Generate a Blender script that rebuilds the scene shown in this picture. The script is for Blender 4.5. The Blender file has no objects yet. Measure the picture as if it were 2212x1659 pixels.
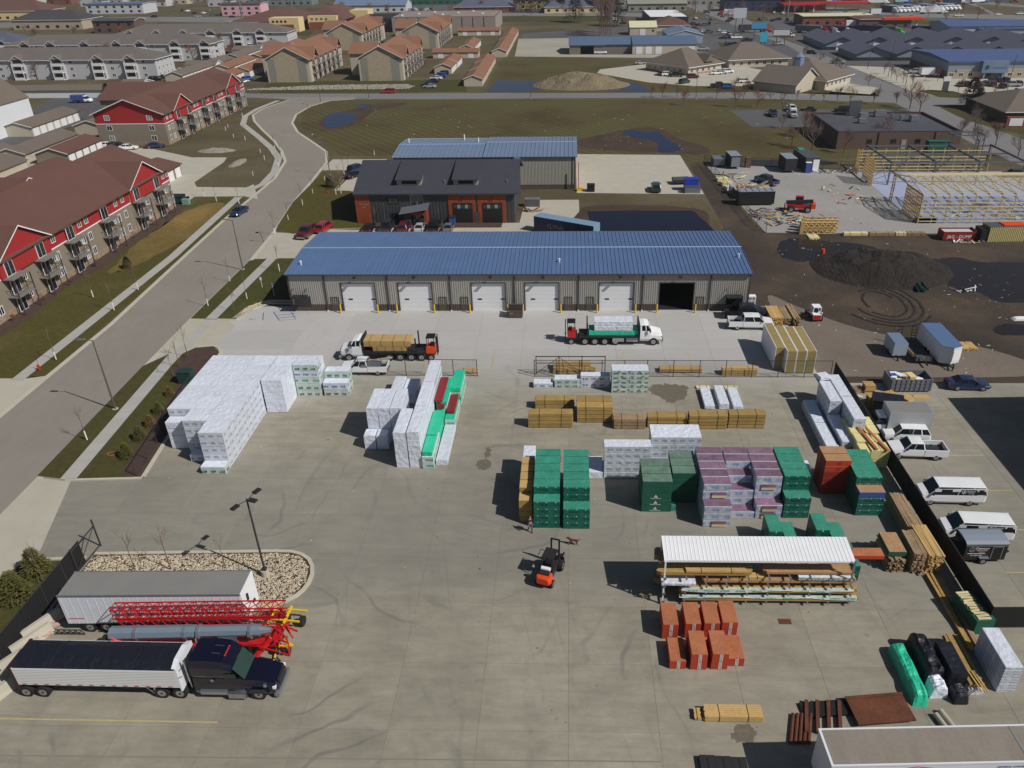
import bpy,bmesh,math,random
from math import radians as R,sin,cos,pi
from mathutils import Vector,Matrix
random.seed(7)
S = bpy.context.scene
COL = S.collection
CF,CP,CY,CR,CCX,CH = 1679.64,.516839,-.0282020,-.0123155,1187.60,46.2
FW = Vector((sin(CY)*cos(CP),cos(CY)*cos(CP),-sin(CP)))
_r = Vector((cos(CY),-sin(CY),0)); _u = _r.cross(FW)
RT = _r*cos(CR) + _u*sin(CR); UP = -_r*sin(CR) + _u*cos(CR)
cam = bpy.data.cameras.new('camera'); camo = bpy.data.objects.new('camera',cam); COL.objects.link(camo)
camo.matrix_world = Matrix(((RT.x,UP.x,-FW.x,0),(RT.y,UP.y,-FW.y,0),(RT.z,UP.z,-FW.z,CH),(0,0,0,1)))
cam.sensor_width = 36; cam.lens = 36*CF/2212; cam.shift_x = (1106-CCX)/2212; cam.shift_y = 0
cam.clip_start = .5; cam.clip_end = 9000
S.camera = camo
W = bpy.data.worlds.new('World'); S.world = W; W.use_nodes = True
nt = W.node_tree; nt.nodes.clear()
sky = nt.nodes.new('ShaderNodeTexSky'); sky.sky_type = 'NISHITA'; sky.sun_disc = False
sky.sun_elevation = R(43.8); sky.sun_rotation = math.atan2(.895,-.446)
bg = nt.nodes.new('ShaderNodeBackground'); bg.inputs[1].default_value = .05
ow = nt.nodes.new('ShaderNodeOutputWorld'); nt.links.new(sky.outputs[0],bg.inputs[0]); nt.links.new(bg.outputs[0],ow.inputs[0])
sl = bpy.data.lights.new('sun','SUN'); sl.energy = 5.0; sl.angle = R(.53); sl.color = (1,.955,.88)
so = bpy.data.objects.new('sun',sl); COL.objects.link(so)
so.rotation_euler = Vector((.895*cos(R(43.8)),-.446*cos(R(43.8)),sin(R(43.8)))).to_track_quat('Z','Y').to_euler()
S.view_settings.view_transform = 'Standard'; S.view_settings.look = 'None'; S.view_settings.exposure = -.38; S.view_settings.gamma = 1
S.view_settings.use_curve_mapping = False
def P(x,y,z=0):
 d = FW*CF + RT*(x-CCX) - UP*(y-829.5)
 t = (CH-z)/-d.z
 return (d.x*t,d.y*t)
def PL(pts,z=0): return [P(a,b,z) for a,b in pts]
def lin(c):
 return tuple(((v/255+.055)/1.055)**2.4 if v/255 > .04045 else v/255/12.92 for v in c)
MATS = {}
def mat(name,col,rough=.8,metal=0.,n1=None,n2=None,objcol=False,rand=0.,bump=None,spec=.5,wave=None,coat=0.):
 """col: sRGB 0-255. n1/n2: (scale, amount, detail) world-space noise on the colour."""
 if name in MATS: return MATS[name]
 m = bpy.data.materials.new(name); m.use_nodes = True; t = m.node_tree; N = t.nodes; L = t.links
 b = N['Principled BSDF']; b.inputs['Roughness'].default_value = rough; b.inputs['Metallic'].default_value = metal
 b.inputs['Specular IOR Level'].default_value = spec
 if coat: b.inputs['Coat Weight'].default_value = coat; b.inputs['Coat Roughness'].default_value = .08
 rgb = N.new('ShaderNodeRGB'); rgb.outputs[0].default_value = (*lin(col),1); cur = rgb.outputs[0]
 m.diffuse_color = (*lin(col),1)
 if objcol:
  oi = N.new('ShaderNodeObjectInfo'); cur = oi.outputs['Color']
 geo = None
 def mulby(cur,val):
  x = N.new('ShaderNodeVectorMath'); x.operation = 'MULTIPLY'; L.new(cur,x.inputs[0]); L.new(val,x.inputs[1]); return x.outputs[0]
 for nz in (n1,n2):
  if nz:
   if geo is None: geo = N.new('ShaderNodeNewGeometry')
   tx = N.new('ShaderNodeTexNoise'); tx.inputs['Scale'].default_value = nz[0]; tx.inputs['Detail'].default_value = nz[2] if len(nz) > 2 else 4
   tx.inputs['Roughness'].default_value = .6
   src = geo.outputs['Position']
   if len(nz) > 3:
    mp = N.new('ShaderNodeMapping'); mp.inputs['Scale'].default_value = nz[3]; L.new(src,mp.inputs['Vector']); src = mp.outputs[0]
   L.new(src,tx.inputs['Vector'])
   mr = N.new('ShaderNodeMapRange'); mr.inputs['From Min'].default_value = .25; mr.inputs['From Max'].default_value = .75
   mr.inputs['To Min'].default_value = 1-nz[1]; mr.inputs['To Max'].default_value = 1+nz[1]; mr.clamp = False
   L.new(tx.outputs['Fac'],mr.inputs['Value']); cur = mulby(cur,mr.outputs[0])
 if wave:
  if geo is None: geo = N.new('ShaderNodeNewGeometry')
  wv = N.new('ShaderNodeTexWave'); wv.bands_direction = wave[2] if len(wave) > 2 else 'X'; wv.inputs['Scale'].default_value = wave[0]; wv.inputs['Distortion'].default_value = wave[3] if len(wave) > 3 else 0
  L.new(geo.outputs['Position'],wv.inputs['Vector'])
  mr = N.new('ShaderNodeMapRange'); mr.inputs['To Min'].default_value = 1-wave[1]; mr.inputs['To Max'].default_value = 1+wave[1]
  L.new(wv.outputs['Fac'],mr.inputs['Value']); cur = mulby(cur,mr.outputs[0])
 if rand:
  oi = N.new('ShaderNodeObjectInfo'); mr = N.new('ShaderNodeMapRange'); mr.inputs['To Min'].default_value = 1-rand; mr.inputs['To Max'].default_value = 1+rand
  L.new(oi.outputs['Random'],mr.inputs['Value']); cur = mulby(cur,mr.outputs[0])
 L.new(cur,b.inputs['Base Color'])
 if bump:
  tx = N.new('ShaderNodeTexNoise'); tx.inputs['Scale'].default_value = bump[0]; tx.inputs['Detail'].default_value = 4
  if geo is None: geo = N.new('ShaderNodeNewGeometry')
  L.new(geo.outputs['Position'],tx.inputs['Vector'])
  bp = N.new('ShaderNodeBump'); bp.inputs['Strength'].default_value = bump[1]; bp.inputs['Distance'].default_value = bump[2] if len(bump) > 2 else .1
  L.new(tx.outputs['Fac'],bp.inputs['Height']); L.new(bp.outputs[0],b.inputs['Normal'])
 MATS[name] = m
 return m
mat('concrete',(160,155,142),.85,n1=(.055,.16,6),n2=(.9,.10,8,(1,.35,1)),rand=.025,bump=(14,.15,.02))
mat('joint',(128,122,110),.95)
mat('concrete_light',(176,171,158),.85,n1=(.4,.08,6),rand=.03)
mat('sidewalk',(170,168,163),.85,n1=(.5,.06,6),rand=.03)
mat('road',(136,130,122),.9,n1=(.05,.10,6),n2=(1.2,.07,8,(1,.25,1)))
mat('road_far',(118,117,118),.9,n1=(.03,.08,6),n2=(.6,.06,6))
mat('asphalt',(84,84,88),.92,n1=(.05,.15,6),n2=(2,.08,6))
mat('gravel',(150,148,146),.95,n1=(.07,.14,6),n2=(1.6,.12,8))
mat('curb',(186,180,165),.85,n1=(.7,.08))
mat('mulch',(72,54,46),.95,n1=(1.2,.3,6),n2=(8,.3,4))
mat('rock',(150,140,122),.9,rand=.0,n1=(2.5,.35,2))
mat('paint_yellow',(176,162,116),.8,n1=(.9,.2,6))
mat('paint_blue',(60,80,140),.8)
mat('yellow',(225,185,30),.5)
mat('white',(232,234,238),.6,n1=(.7,.04))
mat('white_wrap',(216,222,236),.42,n1=(1.3,.07,6),rand=.05,bump=(2.2,.55,.25))
mat('grey_wrap',(172,176,180),.5,n1=(1.3,.1,6),rand=.06,bump=(2.5,.5,.2))
mat('black',(22,22,24),.6); mat('dark',(38,38,42),.6,n1=(.6,.15)); mat('rubber',(30,30,31),.9)
mat('glass',(26,32,40),.08,spec=.8); mat('glass_pale',(120,136,138),.1,spec=.8)
mat('chrome',(190,192,196),.22,.9); mat('steel',(110,114,120),.45,.6)
mat('galv',(150,156,164),.4,.6,n1=(.6,.08))
mat('paint',(255,255,255),.3,objcol=True,coat=.6)
mat('flatpaint',(255,255,255),.65,objcol=True,n1=(.8,.06))
mat('metal_roof_blue',(98,124,166),.36,.2,n1=(.35,.06,5),rand=.03)
mat('metal_roof_pale',(128,148,176),.4,.3,n1=(.3,.05),rand=.03)
mat('ridge_cap',(150,170,205),.45,.2)
mat('wall_metal',(156,154,148),.55,n1=(.5,.04),rand=.02); mat('wainscot',(84,72,66),.6,n1=(.5,.06))
mat('trim_dark',(72,66,70),.6)
mat('wall_charcoal',(62,64,70),.6,n1=(.6,.06)); mat('roof_charcoal',(58,60,70),.75,n1=(.6,.08),n2=(6,.1))
mat('copper',(138,62,34),.6,n1=(.7,.14),rand=.04)
mat('shingle_brown',(98,68,60),.95,n1=(.25,.07),n2=(7,.22,2)); mat('shingle_orange',(132,94,74),.95,n1=(.2,.1),n2=(5,.2,2))
mat('shingle_grey',(104,97,94),.95,n1=(.2,.07),n2=(4,.16,2)); mat('shingle_taupe',(108,98,90),.95,n1=(.2,.06),n2=(4,.14,2))
mat('shingle_slate',(84,88,106),.9,n1=(.1,.07),n2=(3,.1,2)); mat('shingle_dark',(66,62,66),.95,n1=(.1,.1))
mat('siding_red',(158,40,42),.7,n1=(.5,.05),wave=(1.6,.05,'Z')); mat('siding_taupe',(134,124,110),.8,n1=(.5,.05),wave=(1.6,.05,'Z'))
mat('stone',(150,130,112),.9,n1=(2.2,.35,2)); mat('trim_white',(232,232,234),.6)
mat('siding_tan',(186,176,160),.8,n1=(.4,.05)); mat('siding_sage',(140,140,130),.8); mat('brick_tan',(172,158,138),.9,n1=(1.2,.16,4))
mat('siding_grey',(188,188,192),.8,n1=(.3,.04)); mat('siding_white',(216,220,226),.75,n1=(.3,.03))
mat('brick_brown',(98,80,72),.9,n1=(1.5,.15)); mat('brick_red',(128,76,62),.9,n1=(1,.14)); mat('cream',(220,198,148),.8); mat('membrane',(72,74,82),.8,n1=(.12,.2,5),n2=(.9,.15,6))
mat('roof_gravel',(140,126,122),.95,n1=(.1,.1)); mat('wall_block',(150,138,132),.9,n1=(.3,.08))
mat('garage_door',(226,228,232),.55); mat('deck',(120,116,112),.8,n1=(2,.1))
mat('wood',(190,158,102),.85,n1=(.8,.1),n2=(6,.14,3),rand=.14); mat('wood_gold',(164,136,80),.85,n1=(.6,.1),n2=(5,.2,3,(.2,1,2)),rand=.14)
mat('wood_old',(150,126,98),.9,n1=(1,.2),n2=(5,.2),rand=.15); mat('wood_pale',(208,194,150),.85,n1=(.8,.1),rand=.12)
mat('osb',(168,132,96),.9,n1=(1.2,.12),n2=(9,.3,2)); mat('osb_orange',(168,104,70),.85,n1=(1,.16),n2=(8,.2,2),rand=.07)
mat('edge_orange',(176,62,36),.7,rand=.04); mat('edge_red',(138,32,24),.7,rand=.04)
mat('green_panel',(52,138,116),.75,n1=(.8,.22),n2=(5,.22),rand=.06); mat('green_edge',(12,112,92),.7,n1=(1,.08),rand=.06)
mat('green_dark',(18,88,70),.75,n1=(.6,.12),rand=.08); mat('green_worn',(100,128,112),.85,n1=(1.2,.3),n2=(6,.25),rand=.12)
mat('purple',(126,98,120),.8,n1=(.9,.35),n2=(6,.25),rand=.2); mat('yellow_foam',(218,208,148),.85,n1=(.8,.05),rand=.05)
mat('teal_wrap',(44,190,152),.4,n1=(1.2,.1),bump=(3,.6,.2),rand=.05); mat('maroon',(128,38,42),.6)
mat('panel_edge',(150,132,84),.8,n1=(1.5,.1),rand=.04)
mat('red_paint',(184,24,28),.35,coat=.4); mat('orange_paint',(224,72,24),.4); mat('tube_grey',(118,134,148),.4,.1,n1=(.8,.08))
mat('navy',(14,14,34),.16,coat=.9); mat('tarp',(24,26,38),.5,bump=(1.5,.5,.3)); mat('trailer_side',(220,224,232),.45,n1=(.5,.04))
mat('rust',(96,54,34),.85,n1=(.8,.35,6),n2=(5,.2),bump=(6,.3)); mat('roof_dirty',(134,126,116),.8,n1=(.8,.14,6,(1,.3,1)),n2=(5,.08)); mat('trailer_roof',(128,128,126),.7,n1=(.3,.08))
mat('ink_green',(30,120,96),.7); mat('ink_blue',(58,82,150),.7); mat('ink_grey',(128,134,142),.7); mat('ink_dark',(20,66,56),.7); mat('ink_white',(230,232,232),.6); mat('ink_red',(176,40,60),.6)
mat('pipe_white',(196,200,206),.5); mat('pole',(96,84,78),.5); mat('pole_dark',(58,54,58),.5)
mat('bark',(104,88,78),.95); mat('twig',(116,92,84),.95); mat('guard_white',(224,220,208),.8)
mat('leaf_olive',(98,96,44),.9,n1=(2.5,.3),rand=.1); mat('leaf_dark',(46,54,36),.9,n1=(1.5,.3),rand=.1)
mat('hydrant',(190,44,26),.6); mat('skin',(190,140,115),.7); mat('cloth_dark',(44,34,38),.9); mat('denim',(70,78,110),.9); mat('fur',(92,44,34),.95)
mat('dump_grey',(112,116,124),.6,n1=(1,.1)); mat('blue_tarp',(30,60,170),.6); mat('mesh_black',(20,20,22),.9); mat('soil',(40,33,29),.95,n1=(.5,.3),n2=(3,.3),bump=(3,.9,.4))
mat('chainlink',(70,70,74),.8); mat('trim_blush',(188,160,150),.85,n1=(1,.2)); mat('maroon_dark',(60,26,34),.5); mat('glass_green',(40,62,56),.08,spec=.8); mat('white_gloss',(236,238,240),.15)
mat('slab_blue',(158,168,196),.7,n1=(.5,.1)); mat('steel_grey',(104,108,118),.5,.3); mat('roof_sky',(120,150,176),.5); mat('pipe_green',(20,60,50),.5); mat('dark_gloss',(26,24,28),.25); mat('green_box',(28,62,56),.6); mat('green_pale',(120,160,140),.6); mat('leaf_dry',(128,102,54),.9,n1=(2.5,.3)); mat('leaf_red',(84,52,44),.9,n1=(1.5,.3))
mat('sign_faint',(150,110,96),.6); mat('wall_blue',(132,142,158),.6); mat('roof_navy',(74,92,138),.6,n1=(.2,.05)); mat('wall_taupe',(120,112,106),.7); mat('shed_blue',(86,106,134),.55,n1=(.2,.05)); mat('wall_ltblue',(152,168,184),.6); mat('navy_wall',(40,50,84),.6); mat('red_sign',(200,24,40),.5); mat('cyan_sign',(60,180,210),.5)
mat('scrub',(122,110,88),.95,n1=(.3,.2),n2=(2,.3),bump=(1.5,.9,.6)); mat('pink',(214,168,180),.8); mat('sign_blue',(70,150,196),.6); mat('roof_cream',(206,204,172),.7)
def special(name,build):
 m = bpy.data.materials.new(name); m.use_nodes = True; t = m.node_tree
 build(t,t.nodes,t.links,t.nodes['Principled BSDF']); MATS[name] = m
def nz(N,L,vec,scale,detail=5,rough=.6):
 x = N.new('ShaderNodeTexNoise'); x.inputs['Scale'].default_value = scale; x.inputs['Detail'].default_value = detail; x.inputs['Roughness'].default_value = rough
 L.new(vec,x.inputs['Vector']); return x.outputs['Fac']
def ramp(N,L,fac,stops):
 r = N.new('ShaderNodeValToRGB'); e = r.color_ramp.elements
 while len(e) < len(stops): e.new(.5)
 for i,(p,c) in enumerate(stops): e[i].position = p; e[i].color = (*lin(c),1)
 L.new(fac,r.inputs[0]); return r.outputs[0]
def mixc(N,L,fac,a,b,mode='MIX'):
 x = N.new('ShaderNodeMix'); x.data_type = 'RGBA'; x.blend_type = mode
 if hasattr(fac,'name'): L.new(fac,x.inputs[0])
 else: x.inputs[0].default_value = fac
 L.new(a,x.inputs[6]); L.new(b,x.inputs[7]); return x.outputs[2]
def mth(N,L,op,a,b=None):
 x = N.new('ShaderNodeMath'); x.operation = op
 for i,v in enumerate((a,b)):
  if v is None: continue
  if hasattr(v,'name'): L.new(v,x.inputs[i])
  else: x.inputs[i].default_value = v
 return x.outputs[0]
def smooth(N,L,v,a,b):
 x = N.new('ShaderNodeMapRange'); x.interpolation_type = 'SMOOTHSTEP'; x.inputs[1].default_value = a; x.inputs[2].default_value = b; L.new(v,x.inputs[0]); return x.outputs[0]
def g_grass(t,N,L,b,cols,stripe=0.):
 g = N.new('ShaderNodeNewGeometry').outputs['Position']
 c = ramp(N,L,nz(N,L,g,.035,6,.65),[(.3,cols[0]),(.48,cols[1]),(.62,cols[2]),(.75,cols[3])])
 f = ramp(N,L,nz(N,L,g,1.4,7,.75),[(.25,(70,70,70)),(.75,(250,250,250))])
 c = mixc(N,L,.55,c,f,'MULTIPLY')
 if stripe:
  w = N.new('ShaderNodeTexWave'); w.inputs['Scale'].default_value = .13; w.inputs['Distortion'].default_value = 1.2; w.inputs['Detail'].default_value = 1
  mp = N.new('ShaderNodeMapping'); mp.inputs['Rotation'].default_value = (0,0,R(-38)); L.new(g,mp.inputs[0]); L.new(mp.outputs[0],w.inputs[0])
  s = ramp(N,L,w.outputs['Fac'],[(0,(185,190,178)),(1,(255,255,255))]); c = mixc(N,L,stripe,c,s,'MULTIPLY')
 L.new(c,b.inputs['Base Color']); b.inputs['Roughness'].default_value = 1; b.inputs['Specular IOR Level'].default_value = .1
special('grass',lambda t,N,L,b: g_grass(t,N,L,b,[(96,86,52),(92,88,48),(112,100,62),(128,112,70)]))
special('grass_field',lambda t,N,L,b: g_grass(t,N,L,b,[(92,78,58),(104,96,66),(106,102,68),(98,100,62)],.4))
special('grass_dry',lambda t,N,L,b: g_grass(t,N,L,b,[(100,90,54),(128,110,66),(160,134,82),(112,100,60)]))
special('grass_green',lambda t,N,L,b: g_grass(t,N,L,b,[(86,78,50),(86,84,50),(82,86,48),(104,96,60)]))
special('plain',lambda t,N,L,b: g_grass(t,N,L,b,[(92,82,66),(104,96,74),(118,108,86),(96,92,62)]))
def g_dirt(t,N,L,b):
 g = N.new('ShaderNodeNewGeometry').outputs['Position']
 c = ramp(N,L,nz(N,L,g,.06,7,.65),[(.3,(52,42,36)),(.5,(74,62,52)),(.65,(98,82,64)),(.8,(72,60,50))])
 f = ramp(N,L,nz(N,L,g,2.5,8,.8),[(.2,(160,160,160)),(.8,(255,255,255))]); c = mixc(N,L,.8,c,f,'MULTIPLY')
 x = nz(N,L,g,9,2,.5); d = smooth(N,L,x,.74,.77); w = N.new('ShaderNodeRGB'); w.outputs[0].default_value = (.35,.3,.24,1)
 c = mixc(N,L,d,c,w.outputs[0]); L.new(c,b.inputs['Base Color']); b.inputs['Roughness'].default_value = .95
 bp = N.new('ShaderNodeBump'); bp.inputs['Strength'].default_value = .7; bp.inputs['Distance'].default_value = .3; L.new(nz(N,L,g,1.1,8,.7),bp.inputs['Height']); L.new(bp.outputs[0],b.inputs['Normal'])
special('dirt',g_dirt)
def g_water(t,N,L,b,c=(10,16,60)):
 b.inputs['Base Color'].default_value = (*lin(c),1); b.inputs['Roughness'].default_value = .09; b.inputs['IOR'].default_value = 1.33
 g = N.new('ShaderNodeNewGeometry').outputs['Position']; bp = N.new('ShaderNodeBump'); bp.inputs['Strength'].default_value = .25; bp.inputs['Distance'].default_value = .03
 L.new(nz(N,L,g,2.5,4,.6),bp.inputs['Height']); L.new(bp.outputs[0],b.inputs['Normal'])
special('water',lambda t,N,L,b: g_water(t,N,L,b,(22,26,62)))
def g_pud(t,N,L,b):
 g_water(t,N,L,b,(38,33,34)); b.inputs['Roughness'].default_value = .22
special('puddle',g_pud)
special('water_dark',lambda t,N,L,b: g_water(t,N,L,b,(20,20,38)))
def g_yard(t,N,L,b):
 g = N.new('ShaderNodeNewGeometry').outputs['Position']
 c = ramp(N,L,nz(N,L,g,.045,6,.6),[(.3,(150,145,132)),(.5,(162,157,144)),(.7,(173,168,154))])
 mp = N.new('ShaderNodeMapping'); mp.inputs['Scale'].default_value = (.5,2.2,1); L.new(g,mp.inputs[0])
 f = ramp(N,L,nz(N,L,mp.outputs[0],.5,9,.72),[(.25,(218,217,215)),(.75,(255,255,255))]); c = mixc(N,L,1.,c,f,'MULTIPLY')
 sp = ramp(N,L,nz(N,L,g,.33,6,.7),[(.3,(226,225,224)),(.6,(255,255,252))]); c = mixc(N,L,.8,c,sp,'MULTIPLY')
 warp = nz(N,L,g,.08,3,.5)
 for (cx,cy,k,amt) in ((-22,42,2.6,.3),(12,38,2.1,.28),(-34,56,1.7,.3),(30,30,2.4,.24),(-44,94,2.9,.3),(-3,86,1.9,.3),(-8,58,2.3,.34),(-16,30,1.5,.26),(24,50,1.4,.24),(2,68,2.7,.24)):
  v = N.new('ShaderNodeVectorMath'); v.operation = 'DISTANCE'; L.new(g,v.inputs[0]); v.inputs[1].default_value = (cx,cy,0)
  d = mth(N,L,'ADD',v.outputs['Value'],mth(N,L,'MULTIPLY',warp,9.))
  w = mth(N,L,'SINE',mth(N,L,'MULTIPLY',d,k)); w = smooth(N,L,w,.86,1.)
  mp2 = N.new('ShaderNodeMapping'); mp2.inputs['Location'].default_value = (cx,cy,0); L.new(g,mp2.inputs[0])
  w = mth(N,L,'MULTIPLY',w,smooth(N,L,nz(N,L,mp2.outputs[0],.11,4,.6),.5,.66))
  w = mth(N,L,'MULTIPLY',w,mth(N,L,'SUBTRACT',1.,smooth(N,L,v.outputs['Value'],10,28)))
  dk = N.new('ShaderNodeRGB'); dk.outputs[0].default_value = (.12,.12,.12,1)
  c = mixc(N,L,mth(N,L,'MULTIPLY',w,amt*1.6),c,dk.outputs[0])
 for rz_,sc_ in ((.35,.5),(-.6,.6),(1.35,.45),(.05,.35)):
  mp3 = N.new('ShaderNodeMapping'); mp3.inputs['Rotation'].default_value = (0,0,rz_); L.new(g,mp3.inputs[0]); mp4 = N.new('ShaderNodeMapping'); mp4.inputs['Scale'].default_value = (.10,5.5,1); L.new(mp3.outputs[0],mp4.inputs[0])
  st_ = smooth(N,L,nz(N,L,mp4.outputs[0],sc_,5,.6),.56,.66); ms_ = smooth(N,L,nz(N,L,mp3.outputs[0],.05,3,.5),.46,.64)
  d2 = N.new('ShaderNodeRGB'); d2.outputs[0].default_value = (.15,.147,.14,1); c = mixc(N,L,mth(N,L,'MULTIPLY',mth(N,L,'MULTIPLY',st_,ms_),.26),c,d2.outputs[0])
 sy = N.new('ShaderNodeSeparateXYZ'); L.new(g,sy.inputs[0]); yy = mth(N,L,'ADD',sy.outputs[1],mth(N,L,'MULTIPLY',nz(N,L,g,.05,5,.6),14.))
 lane = mth(N,L,'MULTIPLY',smooth(N,L,yy,50,58),mth(N,L,'SUBTRACT',1.,smooth(N,L,yy,66,78)))
 gr = N.new('ShaderNodeRGB'); gr.outputs[0].default_value = (*lin((122,120,116)),1); c = mixc(N,L,mth(N,L,'MULTIPLY',lane,.45),c,gr.outputs[0])
 cl = N.new('ShaderNodeRGB'); cl.outputs[0].default_value = (*lin((190,190,193)),1); c = mixc(N,L,mth(N,L,'MULTIPLY',smooth(N,L,yy,82,98),.65),c,cl.outputs[0])
 o = smooth(N,L,nz(N,L,g,.9,3,.5),.70,.76); dk = N.new('ShaderNodeRGB'); dk.outputs[0].default_value = (.14,.13,.11,1)
 c = mixc(N,L,mth(N,L,'MULTIPLY',o,.35),c,dk.outputs[0])
 oi = N.new('ShaderNodeObjectInfo'); mr = N.new('ShaderNodeMapRange'); mr.inputs['To Min'].default_value = .95; mr.inputs['To Max'].default_value = 1.05; L.new(oi.outputs['Random'],mr.inputs[0])
 v = N.new('ShaderNodeVectorMath'); v.operation = 'MULTIPLY'; L.new(c,v.inputs[0]); L.new(mr.outputs[0],v.inputs[1])
 L.new(v.outputs[0],b.inputs['Base Color']); b.inputs['Roughness'].default_value = .88; b.inputs['Specular IOR Level'].default_value = .3
special('yard',g_yard)
def g_print(t,N,L,b,base,ink,rows=1.,kx=1.6,zl=.3,zh=.62,dots=False):
 tc = N.new('ShaderNodeTexCoord'); s = N.new('ShaderNodeSeparateXYZ'); L.new(tc.outputs['Object'],s.inputs[0])
 sg = N.new('ShaderNodeSeparateXYZ'); L.new(tc.outputs['Generated'],sg.inputs[0])
 x = mth(N,L,'FRACT',mth(N,L,'MULTIPLY',mth(N,L,'ADD',s.outputs[0],s.outputs[1]),kx))
 inx = mth(N,L,'LESS_THAN',x,.62)
 z = mth(N,L,'FRACT',mth(N,L,'MULTIPLY',sg.outputs[2],rows))
 inz = mth(N,L,'MULTIPLY',mth(N,L,'GREATER_THAN',z,zl),mth(N,L,'LESS_THAN',z,zh))
 rough = smooth(N,L,nz(N,L,tc.outputs['Object'],11,3,.7),.42,.5)
 gm = N.new('ShaderNodeNewGeometry'); sn = N.new('ShaderNodeSeparateXYZ'); L.new(gm.outputs['Normal'],sn.inputs[0])
 side = mth(N,L,'LESS_THAN',mth(N,L,'ABSOLUTE',sn.outputs[2]),.5)
 m = mth(N,L,'MULTIPLY',mth(N,L,'MULTIPLY',inx,inz),mth(N,L,'MULTIPLY',rough,side))
 A = N.new('ShaderNodeRGB'); A.outputs[0].default_value = (*lin(base),1); B = N.new('ShaderNodeRGB'); B.outputs[0].default_value = (*lin(ink),1)
 f = ramp(N,L,nz(N,L,gm.outputs['Position'],1.5,6,.6),[(.3,(225,225,225)),(.7,(255,255,255))])
 c = mixc(N,L,m,mixc(N,L,1.,A.outputs[0],f,'MULTIPLY'),B.outputs[0])
 if dots:
  dx = mth(N,L,'LESS_THAN',mth(N,L,'FRACT',mth(N,L,'MULTIPLY',mth(N,L,'ADD',s.outputs[0],20.2),1.24)),.11); dm = mth(N,L,'MULTIPLY',mth(N,L,'MULTIPLY',dx,mth(N,L,'GREATER_THAN',sg.outputs[2],.86)),side)
  wt = N.new('ShaderNodeRGB'); wt.outputs[0].default_value = (.7,.75,.75,1); c = mixc(N,L,dm,c,wt.outputs[0])
 L.new(c,b.inputs['Base Color']); b.inputs['Roughness'].default_value = .45
 bp = N.new('ShaderNodeBump'); bp.inputs['Strength'].default_value = .5; bp.inputs['Distance'].default_value = .15; L.new(nz(N,L,gm.outputs['Position'],2.6,5,.6),bp.inputs['Height']); L.new(bp.outputs[0],b.inputs['Normal'])
special('print_grey',lambda t,N,L,b: g_print(t,N,L,b,(214,220,232),(140,150,170),1,1.15))
special('print_blue',lambda t,N,L,b: g_print(t,N,L,b,(214,220,232),(70,96,160),1,1.0,.3,.6))
special('print_green',lambda t,N,L,b: g_print(t,N,L,b,(196,212,206),(24,84,66),1,1.1,.12,.5))
special('print_teal',lambda t,N,L,b: g_print(t,N,L,b,(200,212,208),(40,150,120),1,.8,.3,.7))
special('print_panel',lambda t,N,L,b: g_print(t,N,L,b,(16,104,88),(6,60,54),1,.8,.35,.7,True))
special('print_purple',lambda t,N,L,b: g_print(t,N,L,b,(196,200,214),(110,150,190),1,.9,.25,.7))
m_ = MATS['chainlink']; t_ = m_.node_tree; b_ = t_.nodes['Principled BSDF']; w_ = None
g_ = t_.nodes.new('ShaderNodeNewGeometry'); s_ = t_.nodes.new('ShaderNodeSeparateXYZ'); t_.links.new(g_.outputs['Position'],s_.inputs[0])
h_ = mth(t_.nodes,t_.links,'ADD',s_.outputs[0],s_.outputs[1]); f_ = []
for q_ in ('ADD','SUBTRACT'):
 f_.append(mth(t_.nodes,t_.links,'LESS_THAN',mth(t_.nodes,t_.links,'FRACT',mth(t_.nodes,t_.links,'MULTIPLY',mth(t_.nodes,t_.links,q_,h_,s_.outputs[2]),9.)),.08))
t_.links.new(mth(t_.nodes,t_.links,'MAXIMUM',f_[0],f_[1]),b_.inputs['Alpha'])
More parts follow.
